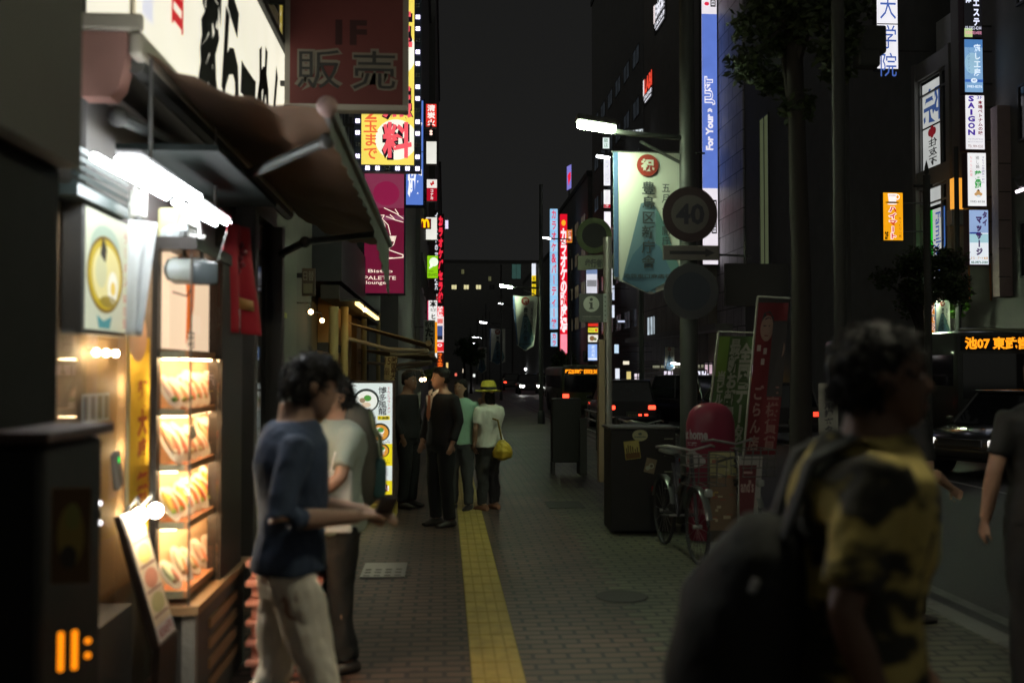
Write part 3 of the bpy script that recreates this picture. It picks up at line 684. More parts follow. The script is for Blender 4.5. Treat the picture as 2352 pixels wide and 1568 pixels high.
# stacked crates by the wall
mk = M('crate_pink', (.82, .36, .28), .55, nz=.1)
proto = None
for i in range(6):
    z = .012+i*.108; lb = 'pink plastic crate, %s of the stack by the ramen shop' % ['lowest', 'second from the bottom', 'third from the bottom', 'fourth from the bottom', 'fifth from the bottom', 'topmost'][i]
    if proto is None:
        m = MB(); m.span((-.16, -.23, 0), (.2, .23, .06), mk, b=.006); m.span((-.19, -.26, .062), (.23, .26, .1), mk, b=.012)
        f = Face((-.10, -.2315, .05), *CAMF, .26, .042); f.text(m, '製麺所', .1, .05, .9, .95, D((.15, .05, .05)), .001, bold=.03)
        m.v = [q+V((-.90, 5.82, 0)) for q in m.v]
        o = m.build('crate'); proto = o; o['category'] = 'crate'; o['group'] = 'pink crates stacked by the wall'; o.location.z = z
    else:
        o = proto.copy(); COL.objects.link(o); o.location.z = z
    o.rotation_euler.z = 0; o['label'] = lb
# paper slips on the far door post
m = MB(); m.span((-1.29, 6.05, .1), (-1.25, 6.12, 2.2), M('post_wood', (.25, .16, .09), .5, bump=.2)); 
for z0, z1, c in ((1.62, 1.86, (.62, .36, .3)), (1.18, 1.42, (.7, .5, .4)), (.62, .9, (.75, .6, .5))): m.span((-1.285, 6.044, z0), (-1.235, 6.049, z1), D(c))
solo(m, 'door_post', 'thin wooden post with paper slips beside the display case', 'post')
# ------------------------------------------------------------------ signs on the left side
def dr(f, m, e):
    c1, c2 = D((.23, .21, .17)), D((.045, .045, .045))
    f.text(m, '1F', .40, .33, .68, .53, D((.055, .02, .02)), e, bold=.04)
    for ch, x in (('販', .04), ('売', .53)):
        f.text(m, ch, x, .555, x+.43, .90, c1, e, bold=.05); f.text(m, ch, x+.025, .575, x+.405, .88, c2, e*2, bold=.0)
t, f = sign('shop_sign', 'large unlit dark red sign reading 1F with two outlined black characters', 'sign', 655, -60, 937, 252, 8.5, D((.16, .042, .04), .5), dr, .14, frame=D((.3, .28, .24), .4), rim=.045, bracket=-1.62)
m = MB(); m.span((f.o.x-.04, 8.44, f.o.z-f.h-.06), (f.o.x+f.w+.04, 8.5-.002, f.o.z-f.h-.015), D((.5, .47, .42), .35)); m.build('lower_trim', t)

def dr(f, m, e):
    f.disc(m, .66, .875, .40, E((255, 255, 235), 1.0), e, .098); f.disc(m, .62, .45, .42, E((255, 255, 235), 1.0), e, .12)
    for ch, y in (('無', .595), ('料', .79), ('玉', .25)):
        f.text(m, ch, .38, y+.008, .99, y+.185, E((30, 8, 30), .6), e*2, bold=.085)
        f.text(m, ch, .40, y, .96, y+.175, E((250, 95, 105), 1.0), e*3, bold=.03)
    f.text(m, '2玉まで', .04, .715, .31, .975, E((240, 105, 60), 1.0), e*2, vert=True, bold=.02, fill=1.05)
t, f = sign('shop_sign', 'yellow sign with big red characters and a border of white lights', 'sign', 832, -90, 951, 380, 14, E((250, 226, 100), 1.0), dr, .2, frame=D((.05, .06, .09)), rim=.0, bracket=-1.75)
m = MB(); g = MB(); FW, FH = f.w, f.h; x0, x1 = f.o.x, f.o.x+f.w
BD = D((.06, .075, .11), .4)
m.span((x1, 13.96, f.o.z-FH-.1), (x1+.1, 14.1, f.o.z), BD); m.span((x0-.1, 13.96, f.o.z-FH-.1), (x0, 14.1, f.o.z), BD); m.span((x0, 13.96, f.o.z-FH-.1), (x1, 14.1, f.o.z-FH), BD); m.build('border', t)
LEDW = M('led_white', (.9, .9, .95), .4, e=(.80, .72, 1.0), s=2.6, esh=0); OFF = D((.25, .27, .27), .4)
def led(x, z, on):
    for dx in (-.017, .017):
        for dz in (-.016, .016): (g if on else h).ball((x+dx, 13.95, z+dz), (.0155, .01, .0155), LEDW if on else OFF, 8, 4)
    if on: g.box((x, 13.953, z), (.05, .006, .05), LEDW)
h = MB(); n = int(FH/.165)
for i in range(n+1):
    for x in (x1+.05, x0-.05): led(x, f.o.z-FH-.05+i*.165, i % 3 != 2)
for i in range(1, 6): led(x0-.05+i*(FW+.1)/6, f.o.z-FH-.05, i % 3 != 0)
g.build('light_cluster', t, smooth=True); h.build('unlit_cluster', t)

def dr(f, m, e):
    LN = E((255, 235, 215), 1.0); wv = .014
    f.rect(m, 0, 0, 1, .30, E((150, 60, 90), .7), e*.5); f.disc(m, .55, .18, .33, E((150, 32, 75), .8), e, .10); f.rect(m, .0, .36, 1, .40, E((150, 75, 105), .7), e*.6)
    f.line(m, [(.5, .30), (.8, .345), (.98, .385)], wv, LN, e*2); f.line(m, [(.78, .31), (.86, .35)], wv, LN, e*2); f.line(m, [(.55, .37), (.8, .40), (.98, .415)], wv, LN, e*2); f.line(m, [(.65, .355), (.76, .39)], wv, LN, e*2)
    f.line(m, [(.12, .36), (.5, .36), (.45, .39), (.6, .44), (.66, .52)], wv, LN, e*2); f.line(m, [(.12, .36), (.2, .39), (.27, .37)], wv, LN, e*2)
    f.disc(m, .36, .46, .18, LN, e*2, .065); f.disc(m, .36, .44, .10, E((110, 30, 55), .8), e*3, .03); f.disc(m, .36, .44, .075, LN, e*4, .023); f.disc(m, .36, .44, .03, E((110, 30, 55), .8), e*5, .009)
    f.shape(m, [(.32, .53), (.78, .53), (.75, .575), (.33, .575)], LN, e*2)
    f.line(m, [(.8, .53), (.74, .6), (.62, .635), (.5, .64)], wv, LN, e*2); f.line(m, [(.55, .64), (.57, .70), (.5, .71), (.72, .71)], wv, LN, e*2)
    f.line(m, [(.62, .645), (.98, .685), (.98, .705), (.5, .72), (.48, .75)], wv*1.2, LN, e*2); f.line(m, [(.48, .735), (.55, .75), (.53, .77)], wv, LN, e*2)
    f.text(m, 'Bistro', .1, .805, .72, .832, LN, e*2, bold=.01); f.text(m, 'PALETTE', .0, .86, .8, .89, LN, e*2, bold=.01); f.text(m, 'lounge', .05, .90, .55, .935, LN, e*2, bold=.01)
sign('shop_sign', 'dark magenta bar sign with white line drawing and the word Bistro', 'sign', 835, 392, 930, 676, 17, E((118, 22, 55), .75), dr, .2, frame=D((.03, .04, .09)), rim=.02, bracket=-1.9)

def dr(f, m, e):
    f.rect(m, 0, .49, 1, .497, D((.03, .04, .1)), e); f.text(m, '般', .1, .56, .95, .93, E((250, 250, 255), 1.1), e*2, bold=.05); f.text(m, '全', .1, .06, .95, .43, E((250, 250, 255), 1.1), e*2, bold=.05)
sign('shop_sign', 'blue lit sign with one thick white character at its foot', 'sign', 930, 228, 975, 474, 20, E((88, 122, 205), 1.0), dr, .2, frame=D((.03, .04, .09)), rim=.03, bracket=-1.9)

def dr(f, m, e):
    f.text(m, '清炭火', .08, .02, .92, .98, E((255, 245, 235), 1.1), e, vert=True, bold=.03)
sign('shop_sign', 'small red box sign with white characters beside the row of bare lamp arms', 'sign', 978, 239, 1003, 292, 40, E((228, 52, 42), 1.0), dr, .3, bracket=-1.0, rim=.01)
for k_ in range(5):
    t = thing('spot_light', 'thin bare lamp arm, %s of five before the red box' % ['topmost', 'second from the top', 'middle', 'second from the bottom', 'lowest'][k_], 'lamp arm', P(970, 281+k_*7, 39), 0, 'lamp arms before the red box sign')
    m = MB(); m.tube([V((-1.0, 39, P(958, 281+k_*7, 39).z)), P(958, 281+k_*7, 39), P(985, 283+k_*6, 38.8)], .012, D((.5, .35, .3))); m.build('rod', t)
    m = MB(); m.ball(P(990, 284+k_*6, 38.8), (.06, .05, .05), E((255, 210, 195), 1.4) if k_ > 2 else D((.5, .3, .25)), 8, 6); m.build('lamp_head', t)
WB = E((238, 236, 226), 1.0)
sign('blank_sign', 'blank lit white box sign below the small red one', 'sign', 979, 325, 1003, 377, 42, WB, None, .3, bracket=-1.0, rim=.01)
def dr(f, m, e):
    f.rect(m, 0, 0, 1, .4, E((245, 238, 230), 1.0), e); f.line(m, [(.38, .18), (.48, .27), (.62, .10), (.66, .22)], .06, E((205, 25, 35), .9), e*2)
    f.text(m, 'コナカ', .33, .44, .67, .96, E((250, 235, 230), 1), e*2, vert=True, bold=.04)
sign('shop_sign', 'white over red box sign with a red tick mark', 'sign', 980, 412, 1004, 462, 44, E((178, 14, 38), .9), dr, .3, bracket=-1.0, rim=.01)
sign('blank_sign', 'blank lit white box sign partly behind the red and yellow sign', 'sign', 978, 499, 1004, 551, 46, WB, None, .3, bracket=-1.0, rim=.01)
def dr(f, m, e):
    Y_ = E((250, 200, 15), 1.1)
    for cx in (.32, .64):
        pts = []
        for k_ in range(13):
            a = math.pi*k_/12; pts.append((cx-.17*math.cos(a), .92-.80*math.sin(a)**.8))
        f.line(m, pts, .075, Y_, e)
sign('arches_sign', 'small dark red sign with two yellow arches', 'sign', 961, 502, 990, 524, 40, E((110, 12, 25), .8), dr, .3, bracket=-1.05, rim=.01)
def dr(f, m, e):
    W_ = E((240, 252, 225), 1.1); f.disc(m, .62, .28, .42, W_, e, .2); f.disc(m, .38, .45, .13, W_, e, .09); f.disc(m, .24, .54, .07, W_, e, .045)
    f.text(m, 'MISAWA', .12, .66, .6, .74, E((60, 110, 30), .6), e); f.text(m, 'ピタットハウス', .08, .78, .92, .94, E((20, 50, 15), .5), e, bold=.03)
sign('shop_sign', 'bright green box sign with a white speech bubble', 'sign', 981, 587, 1006, 639, 48, E((140, 205, 20), 1.0), dr, .3, bracket=-1.0, rim=.01)
def dr(f, m, e):
    f.rect(m, 0, 0, .1, 1, E((200, 20, 80), .9), e); f.text(m, '本', .2, .0, .95, .12, D((.02, .02, .02)), e, bold=.03); f.text(m, '株式会社', .3, .13, .95, .2, D((.1, .1, .1)), e)
    f.text(m, 'ヒト・コム', .3, .22, .9, .8, D((.02, .02, .02)), e, vert=True, bold=.04)
sign('shop_sign', 'tall white sign with black characters and a pink edge', 'sign', 982, 690, 1004, 822, 47, E((238, 236, 232), 1.0), dr, .3, bracket=-1.0, rim=.0)
def dr(f, m, e):
    f.text(m, '名代', .1, .03, .9, .2, D((.03, .03, .03)), e, bold=.04); f.text(m, 'たい焼', .15, .22, .85, .98, D((.03, .03, .03)), e, vert=True, bold=.06, fill=1.1)
t, f = sign('shop_sign', 'unlit grey sign with brushed black characters beside an orange strip', 'sign', 973, 735, 999, 816, 36, D((.30, .29, .28), .8, bump=.4), dr, .2, bracket=-1.1, rim=.0)
m = MB(); m.span((f.o.x+f.w, 36.02, f.o.z-f.h*.93), (f.o.x+f.w+.08, 36.2, f.o.z-f.h*.05), E((240, 150, 20), 1.0)); m.build('orange_strip', t)
def dr(f, m, e):
    W_ = E((255, 240, 240), 1.1); R_ = E((225, 35, 45), 1.0)
    f.rect(m, 0, .07, 1, .33, R_, e); f.disc(m, .45, .10, .4, W_, e*2, .022); f.text(m, '1F', .2, .085, .7, .115, R_, e*3)
    f.text(m, '東京ロデオ酒場', .1, .13, .9, .33, W_, e*2, vert=True, bold=.06)
    f.rect(m, .1, .36, .9, .42, E((230, 150, 140), .9), e); f.text(m, '酉', .2, .365, .8, .415, R_, e*2)
    f.rect(m, .0, .45, .85, .58, E((75, 95, 150), .8), e); f.rect(m, .0, .58, .85, .63, E((40, 40, 60), .7), e)
    f.rect(m, 0, .66, 1, .78, R_, e); f.disc(m, .45, .70, .33, W_, e*2, .02); f.disc(m, .45, .70, .2, R_, e*3, .011)
    f.rect(m, 0, .79, 1, 1, E((60, 20, 15), .6), e); f.text(m, 'さくら水産', .1, .8, .9, .99, E((255, 110, 30), 1.2), e*2, vert=True, bold=.04)
sign('vertical_sign', 'tall narrow stack of red and white lit panels on the left tower', 'sign', 1003, 668, 1019, 846, 60, E((245, 225, 222), 1.0), dr, .4, bracket=-.8, rim=.0)
t = thing('neon_sign', 'vertical row of glowing red neon characters on the left tower', 'sign', P(1012, 700, 58))
f = Face(P(1006, 495, 58), *CAMF, .32, 5.2); m = MB(); f.rect(m, -.1, -.02, 1.1, 1.02, D((.08, .07, .07)), -.02); m.build('backing', t)
m = MB(); f.text(m, 'カラオケパセラ館', .05, .0, .95, .98, E((235, 40, 62), 1.15), .03, vert=True, bold=.07); m.build('lettering', t)
t = thing('neon_sign', 'vertical row of small white neon characters left of the red ones', 'sign', P(1000, 640, 57))
f = Face(P(998, 487, 57), *CAMF, .22, 4.6); m = MB(); f.rect(m, -.1, -.02, 1.0, 1.02, D((.08, .07, .07)), -.02); m.build('backing', t)
m = MB(); f.text(m, 'イーストのマンガ喫茶', .05, .0, .95, .98, E((232, 235, 245), 1.1), .03, vert=True, bold=.03); m.build('lettering', t)
t = thing('light_strip_sign', 'tiny white ribbed light high on the left tower', 'sign', P(1026, 526, 62))
m = MB(); m.span(P(1022, 527, 62.05), P(1030, 505, 62.2), BLACK)
for k_ in range(5): m.span(P(1022.5, 509+k_*4, 61.9), P(1029.5, 506.5+k_*4, 62), E((225, 215, 245), 1.2))
m.span(P(1003, 517, 62.1), P(1022, 515, 62.15), DARK); m.build('lamp', t)

# restaurant front with bamboo posts, lit by its own warm lamps
BAM = M('bamboo', (.60, .47, .2), .5, nz=.2, sc_=5, stretch=(6, 6, .6))
for i, (px, y0, y1, lb) in enumerate(((766, 704, 1150, 'thick bamboo post left of the ochre panels'), (791, 704, 1100, 'thinner bamboo post beside the thick one'), (836, 700, 1060, 'tall bamboo post behind the small awnings'), (869, 720, 1040, 'slim bamboo post near the hanging beige banner'), (893, 722, 1020, 'slimmest bamboo post farthest along the restaurant'))):
    p = PX(px, 800, -1.46); z1 = PX(px, y0, -1.46).z; m = MB(); r = (.062, .055, .05, .045, .04)[i]; st = []
    for k_ in range(25):
        z = z1*k_/24; q = r*(1.06 if k_ % 4 == 0 else 1); st.append(((p.x, p.y, z), (q, 0, 0), (0, q, 0)))
    m.loft(st, BAM, 14); solo(m, 'bamboo_post', lb, 'post', 'bamboo posts of the restaurant', smooth=True)
t = thing('restaurant_facade', 'ochre plastered restaurant front with dark beams', 'restaurant front', (-1.6, 16.5, 0))
OC = M('ochre_plaster', (.50, .30, .12), .8, nz=.15, sc_=4, bump=.2)
m = MB()
for y0, y1 in ((14.55, 15.6), (16.3, 17.2), (18.2, 19.5)): m.span((-1.84, y0, 0), (-1.60, y1, 2.75), OC)
m.build('panel', t)
m = MB(); m.span((-1.62, 13.1, 2.62), (-1.38, 20.9, 2.8), D((.06, .055, .05))) ; m.span((-1.66, 13.1, 1.95), (-1.52, 15.2, 2.05), D((.06, .055, .05))); m.build('beam', t)
m = MB(); m.span((-1.9, 13.1, 2.85), (-1.35, 20.9, 3.6), D((.05, .052, .06))); m.build('fascia', t)
for i, (px, py, Y, s) in enumerate(((714, 716, 11.5, 22), (740, 736, 12.4, 18), (838, 712, 14, 12), (968, 872, 10.5, 51), (975, 871, 10.7, 51))):
    p = P(px, py, Y); m = MB(); m.ball(p, .028 if s < 50 else .018, M('warm_bulb_%d' % s, (.9, .9, .9), .3, e=(1, .62, .28), s=s if s < 50 else 32, esh=0), 12, 8); o = solo(m, 'wall_lamp', ['small bare warm bulb high by the narrow shop house', 'small bare warm bulb just before the bamboo posts', 'pinkish bulb above the first little awning', 'glowing warm lamp left of the man in the suit', 'twin glowing lamp nearest the face of the man in the suit'][i], 'lamp', smooth=True)
    m = MB(); m.tube([p+V((0, 0, .02)), p+V((-.02, .0, .10)), p+V((-.25, .03, .11))], .008, DARK); m.build('lamp_arm', o)
p = thing('lamp_tube', 'warm strip lamp under the restaurant eaves', 'lamp', (-1.15, 14.2, 2.5)); m = MB(); m.span((-1.2, 13.4, 2.56), (-1.15, 17.5, 2.60), M('eaves_lamp', (.9, .9, .9), .4, e=(1, .66, .22), s=3.2, esh=0)); m.build('tube', p); m = MB(); m.span((-1.40, 13.3, 2.602), (-1.14, 17.6, 2.63), DARK); m.build('holder', p)
AWN = M('awning_tan', (.42, .29, .16), .75, nz=.2, bump=.2)
def small_awning(label, A, B, C_, D_, w_):
    t = thing('small_awning', label, 'awning', A)
    m = MB(); m.slab([A, B, C_, D_], (0, 0, -.02), AWN); m.build('fabric', t)
    m = MB(); m.tube([B, C_], .05, AWN); m.build('front_bar', t, smooth=True)
    m = MB(); m.tube([V(A)+V((0, 0, -.25)), (V(A)+V(B))/2+V((0, 0, -.25)), V(B)+V((0, 0, -.12))], .03, D((.4, .32, .22), .4)); m.tube([(V(A)+V(B))/2+V((0, .5, -.33)), V(B)+V((0, .3, -.16))], .03, D((.4, .32, .22), .4)); m.build('folding_arm', t, smooth=True)
small_awning('tan awning with folding arms over the restaurant entrance', P(796, 738, 15), P(984, 788, 15.4), P(990, 800, 18.0), P(842, 756, 17.6), .06)
small_awning('second lower tan awning reaching towards the grey hanging sign', P(822, 800, 18.6), P(992, 815, 19.0), P(1000, 828, 21.5), P(880, 815, 21), .06)
def dr(m, pt):
    pass
b = cloth('hanging_banner', 'beige cloth banner with brown characters hung by the restaurant', 'banner', P(884, 818, 14.2), P(913, 820, 14.2), P(906, 874, 14.2), P(882, 872, 14.2), D((.60, .45, .22)), .01, 1)
f = Face(P(883, 818, 14.17), V((1, 0, -.03)), V((.06, 0, 1)), .185, .33); m = MB(); BR = D((.12, .05, .02))
f.text(m, '時間最大', .55, .02, .98, .98, BR, .0, vert=True, bold=.02, fill=1.1) ; f.text(m, '15', .05, .05, .5, .35, BR, 0); f.text(m, '最', .05, .5, .5, .8, BR, 0); o = m.build('lettering'); o.parent = b
# grey pillar, notices of the narrow shop house
m = MB(); m.span((-1.715, 9.1, 0), (-1.56, 10.6, 3.0), D((.17, .175, .145), .6, bump=.1)); m.span((-1.555, 9.5, 2.2), (-1.55, 9.9, 2.25), D((.5, .5, .12)))
solo(m, 'grey_pillar', 'broad grey pillar with a yellow tag past the ramen shop', 'pillar')
m = MB(); f = Face(P(694, 616, 10.9), *CAMF, .14, .30); m.slab([f.pt(0, 1), f.pt(1, 1), f.pt(1, 0), f.pt(0, 0)], (0, .03, 0), D((.22, .16, .12))); f.text(m, '日替', .1, .1, .9, .45, D((.55, .5, .4)), .003); f.rect(m, .1, .55, .8, .9, D((.5, .42, .28)), .003)
m.span((-1.7, 10.93, f.o.z-.1), (f.o.x, 10.95, f.o.z-.05), DARK); solo(m, 'notice_board', 'brownish notice board hung beside the grey pillar', 'notice')
m = MB(); f = Face(P(655, 622, 10.95), *CAMF, .07, .5); m.slab([f.pt(0, 1), f.pt(1, 1), f.pt(1, 0), f.pt(0, 0)], (0, .03, 0), D((.1, .1, .1)))
for k_ in range(9): f.rect(m, random.uniform(.1, .5), .02+k_*.11, random.uniform(.6, .95), .09+k_*.11, E((215, 225, 205), random.uniform(.5, .9)), .003)
m.span((-1.72, 10.97, f.o.z-.1), (f.o.x, 10.98, f.o.z-.05), DARK); solo(m, 'menu_strip', 'narrow lit strip of small notices beside the grey pillar', 'notice')

# stand sign with ramen menu
Y = 11.55
t, f = sign('menu_stand', 'lit white and yellow ramen menu stand on a yellow base', 'stand sign', 783, 874, 906, 1141, Y, E((222, 232, 228), .92), None, .11, frame=D((.14, .10, .08), .5), rim=.028)
m = MB(); YE = E((238, 218, 30), .9); e = .003
f.rect(m, 0, .545, 1, .742, YE, e); f.rect(m, 0, .876, 1, 1, YE, e)
def bowl(cx, cy, r, soup, rim_):
    k_ = f.w/f.h
    f.disc(m, cx, cy, r, rim_, e*2, r*k_*.93); f.disc(m, cx, cy+r*.02, r*.86, soup, e*2.6, r*k_*.78); f.disc(m, cx-.1*r, cy-.1*r*k_, r*.55, E((240, 238, 225), .92), e*2.9, r*k_*.4)
    f.disc(m, cx+.1*r, cy-.02, r*.3, E((90, 160, 70), .8), e*3.4, r*k_*.24); f.disc(m, cx-.3*r, cy-.0, r*.22, E((165, 140, 110), .8), e*3.6, r*k_*.2); f.disc(m, cx+.0*r, cy+.35*r*k_, r*.36, E((230, 205, 175), .85), e*3.2, r*k_*.2)
DK = E((45, 55, 50), .6); WHT = E((235, 238, 228), .95); ORS = E((225, 155, 60), .9)
bowl(.47, .155, .26, WHT, DK); bowl(.75, .44, .2, ORS, DK); bowl(.28, .44, .19, WHT, DK); bowl(.79, .605, .155, ORS, DK); bowl(.30, .605, .15, WHT, DK)
f.disc(m, .53, .64, .09, WHT, e*2, .035); f.disc(m, .54, .64, .02, E((200, 40, 60), .8), e*3, .008)
K_ = D((.03, .03, .03)); RD = E((190, 35, 70), .8)
f.text(m, '博多風龍', .72, .035, .88, .285, K_, e*4, vert=True, bold=.012, fill=1.1); f.text(m, 'とんこつラーメン', .89, .03, .97, .27, RD, e*4, vert=True, bold=.005)
f.text(m, 'ラーメン', .3, .262, .62, .29, K_, e*4, bold=.03); f.text(m, '550円', .28, .297, .66, .325, K_, e*4, bold=.01)
f.rect(m, .70, .295, .95, .33, YE, e*2); f.text(m, 'お品書', .72, .30, .93, .325, K_, e*4, bold=.04)
f.text(m, '辛ラーメン', .55, .505, .95, .52, K_, e*4); f.text(m, '650円', .78, .525, .95, .54, K_, e*4); f.text(m, '替玉セット', .55, .685, .95, .70, K_, e*4); f.text(m, '800円', .76, .708, .95, .724, K_, e*4)
for k_, (a_, b_) in enumerate((('煮玉子', '100円'), ('のり', '100円'), ('ねぎ', '80円'), ('チャーシュー', '180円'), ('ビール', '100円'))):
    y = .765+k_*.0175+(.03 if k_ == 4 else 0); f.text(m, a_, .6, y, .6+.03*len(a_), y+.012, D((.2, .2, .2)), e*4); f.text(m, b_, .82, y, .92, y+.012, D((.2, .2, .2)), e*4); f.text(m, a_, .2, y, .2+.03*len(a_), y+.012, D((.2, .2, .2)), e*4)
pts = [(.75+(.20 if k_ % 2 else .17)*math.cos(k_/28*math.tau), .94+(.05 if k_ % 2 else .04)*math.sin(k_/28*math.tau)) for k_ in range(28)]
f.shape(m, pts, E((130, 15, 35), .7), e*2); f.text(m, '無料!', .58, .908, .94, .972, E((245, 235, 240), 1), e*3, bold=.04); f.text(m, '替玉1回', .25, .90, .5, .93, K_, e*3, bold=.03); f.text(m, 'まで', .3, .945, .5, .975, K_, e*3, bold=.03)
m.build('lettering', t)
YB = M('base_yellow', (.50, .38, .06), .5, nz=.15)
zb = P(845, 1141, Y).z; a = P(783, 1100, Y).x; b = P(912, 1100, Y).x
m = MB(); m.span((a-.02, Y-.18, .0), (b, Y+.25, .17), YB, b=.03)
for x in (a+.02, (a+b)/2, b-.06): m.box((x+.02, Y-.02, .19), (.08, .2, .06), YB, b=.02)
m.span((a+.1, Y+.01, .17), (a+.14, Y+.06, zb), D((.14, .10, .08))); m.span((b-.16, Y+.01, .17), (b-.12, Y+.06, zb), D((.14, .10, .08))); m.build('base', t, smooth=False)
# ------------------------------------------------------------------ signs on the right side
def dr(f, m, e):
    B_ = E((95, 122, 205), 1.0); W_ = E((240, 235, 245), 1.0); R_ = E((225, 45, 75), 1.0); K_ = D((.02, .02, .02))
    f.rect(m, 0, .14, 1, .74, B_, e)
    for y0 in (0, .78):
        f.text(m, 'LABI1', .15, y0+.0, .52, y0+.085, R_, e*2, rot=-90, bold=.03); f.disc(m, .33, y0+.105, .16, R_, e*2, .0065)
        f.rect(m, .58, y0+.0, .92, y0+.115, K_, e*2); f.text(m, '日本総本店', .62, y0+.005, .86, y0+.11, W_, e*3, rot=-90, bold=.03)
    f.text(m, 'JUST', .14, .355, .86, .455, W_, e*2, rot=-90, bold=.10); f.text(m, 'JUST', .2, .36, .8, .45, B_, e*3, rot=-90, bold=.02)
    f.text(m, 'For Your', .22, .485, .72, .61, W_, e*2, rot=-90, bold=.05); f.text(m, '»', .35, .465, .65, .48, W_, e*2, rot=-90, bold=.04)
sign('vertical_sign', 'very tall light blue and white sign lettered sideways For Your JUST', 'sign', 1610, -60, 1650, 608, 51.2, E((235, 228, 235), 1.0), dr, .5, bracket=14.4, rim=.02)
t = thing('shop_sign', 'small slanted red and white letters high on the electronics store', 'sign', (14.3, 72, 20))
for (px0, py0, px1, py1, tx, c) in ((1476, 245, 1496, 168, 'LABI', (230, 70, 50)), (1500, 82, 1526, -10, '日本総本店', (235, 235, 245))):
    Y0 = PX(px0, py0, 14.45).y; Y1 = PX(px1, py0, 14.45).y; z1 = PX(px0, (py0+py1)/2-20, 14.45).z; z0 = PX(px0, py0, 14.45).z
    f = Face((14.52, Y0, z1), *RIGHTF, Y0-Y1, z1-z0); m = MB(); f.rect(m, -.02, -.02, 1.02, 1.02, D((.08, .08, .08)), -.02); m.build('backing', t)
    m = MB(); f.rect(m, 0, 0, .12, .62, E((240, 225, 225), 1.1), .03); f.text(m, tx, .16, .02, 1, .6, E(c, 1.1), .03, bold=.05); f.text(m, '日本総本店', .1, .66, .95, .84, E((235, 235, 245), 1), .03, bold=.03); f.rect(m, .2, .9, .9, .95, E((235, 235, 245), 1), .03); m.build('lettering', t)
t = thing('shop_sign', 'row of white lit letters above the street lamp on the store corner', 'sign', P(1458, 305, 70))
m = MB(); m.span(P(1437, 314, 70.05), P(1480, 297, 70.3), D((.06, .06, .06))); m.build('backing', t)
f = Face(P(1438, 300, 69.98), V((1, 0, .12)), V((0, 0, 1)), 1.25, .34); m = MB(); f.text(m, 'カメラ館', .02, .0, .98, 1, E((225, 235, 240), 1.1), .02, bold=.06); m.build('lettering', t)
m = MB(); m.span(P(1567, 432, 60), P(1572, 364, 60.3), E((150, 165, 180), .8)); m.span(P(1572, 400, 60.1), (14.7, 60.3, P(1572, 398, 60).z), DARK)
solo(m, 'light_strip', 'thin upright strip of white light left of the light blue sign', 'light strip')

# white sign column on the glass tower
col = [(1384, 316, 1400, 342, '飯店', (225, 240, 235)), (1386, 364, 1402, 427, 'ミュージック', (238, 238, 245)), (1386, 436, 1402, 478, 'NOVUS', (245, 245, 248)), (1387, 486, 1403, 537, '', (248, 244, 250)), (1388, 575, 1405, 588, '美容', (235, 220, 245)), (1389, 614, 1407, 673, 'ALOOK', (246, 246, 250))]
LBL = ['small white sign with green characters at the top of the column by the lamp', 'long white sign with faint grey characters in the tower column', 'white sign with a red floor band in the tower column', 'blank glowing white sign in the tower column', 'tiny pale sign between the round mirror and the ALOOK sign', 'white sign lettered ALOOK sideways above the information sign']
for i, (x0, y0, x1, y1, tx, c) in enumerate(col):
    def dr(f, m, e, i=i, tx=tx):
        if tx == 'ALOOK': f.text(m, tx, .25, .2, .75, .98, D((.05, .05, .06)), e, rot=90)
        elif tx == 'NOVUS': f.text(m, tx, .3, .05, .7, .7, E((200, 190, 200), .8), e, rot=90); f.rect(m, 0, .8, 1, 1, E((190, 25, 50), .9), e); f.text(m, '7F', .25, .83, .75, .97, E((245, 235, 235), 1), e*2)
        elif tx: f.text(m, tx, .12, .04, .88, .96, E((30, 120, 80), .7) if i == 0 else E((150, 150, 165), .8), e, vert=True)
    sign('box_sign', LBL[i], 'sign', x0, y0, x1, y1, 80, E(c, 1.1), dr, .5, 'white box signs in the tower column', bracket=14.6, rim=.02)
for k_, (x0, y0, x1, y1, rgb, lb) in enumerate(((1346, 618, 1372, 674, (215, 215, 225), 'softly glowing white screen on the dark tower left of ALOOK'), (1350, 742, 1374, 750, (220, 50, 35), 'thin red lit panel under the information sign'), (1350, 752, 1374, 764, (225, 215, 60), 'yellow lit panel under the information sign'), (1350, 768, 1374, 786, (235, 230, 215), 'cream lit picture panel under the information sign'), (1350, 790, 1374, 828, (150, 185, 245), 'light blue lit panel under the information sign'))):
    def dr(f, m, e, k_=k_):
        if k_ == 0: f.rect(m, 0, 0, 1, .2, E((120, 140, 180), .9), e); f.rect(m, .05, .45, .95, .72, E((150, 150, 155), .8), e)
        elif k_ == 4: f.text(m, '居酒屋', .3, .05, .7, .8, E((230, 240, 255), 1.1), e, vert=True); f.rect(m, 0, .86, 1, .95, E((235, 240, 255), 1.1), e)
        elif k_ == 2: f.text(m, 'The Burger', .05, .3, .6, .8, D((.05, .05, .02)), e); f.disc(m, .8, .5, .12, E((220, 60, 40), 1), e)
        elif k_ == 3: f.disc(m, .4, .5, .25, E((150, 110, 70), .8), e); f.disc(m, .7, .6, .15, E((120, 130, 80), .8), e)
    sign('box_sign', lb, 'sign', x0, y0, x1, y1, 78, E(rgb, 1.0), dr, .4, bracket=14.6, rim=.02)

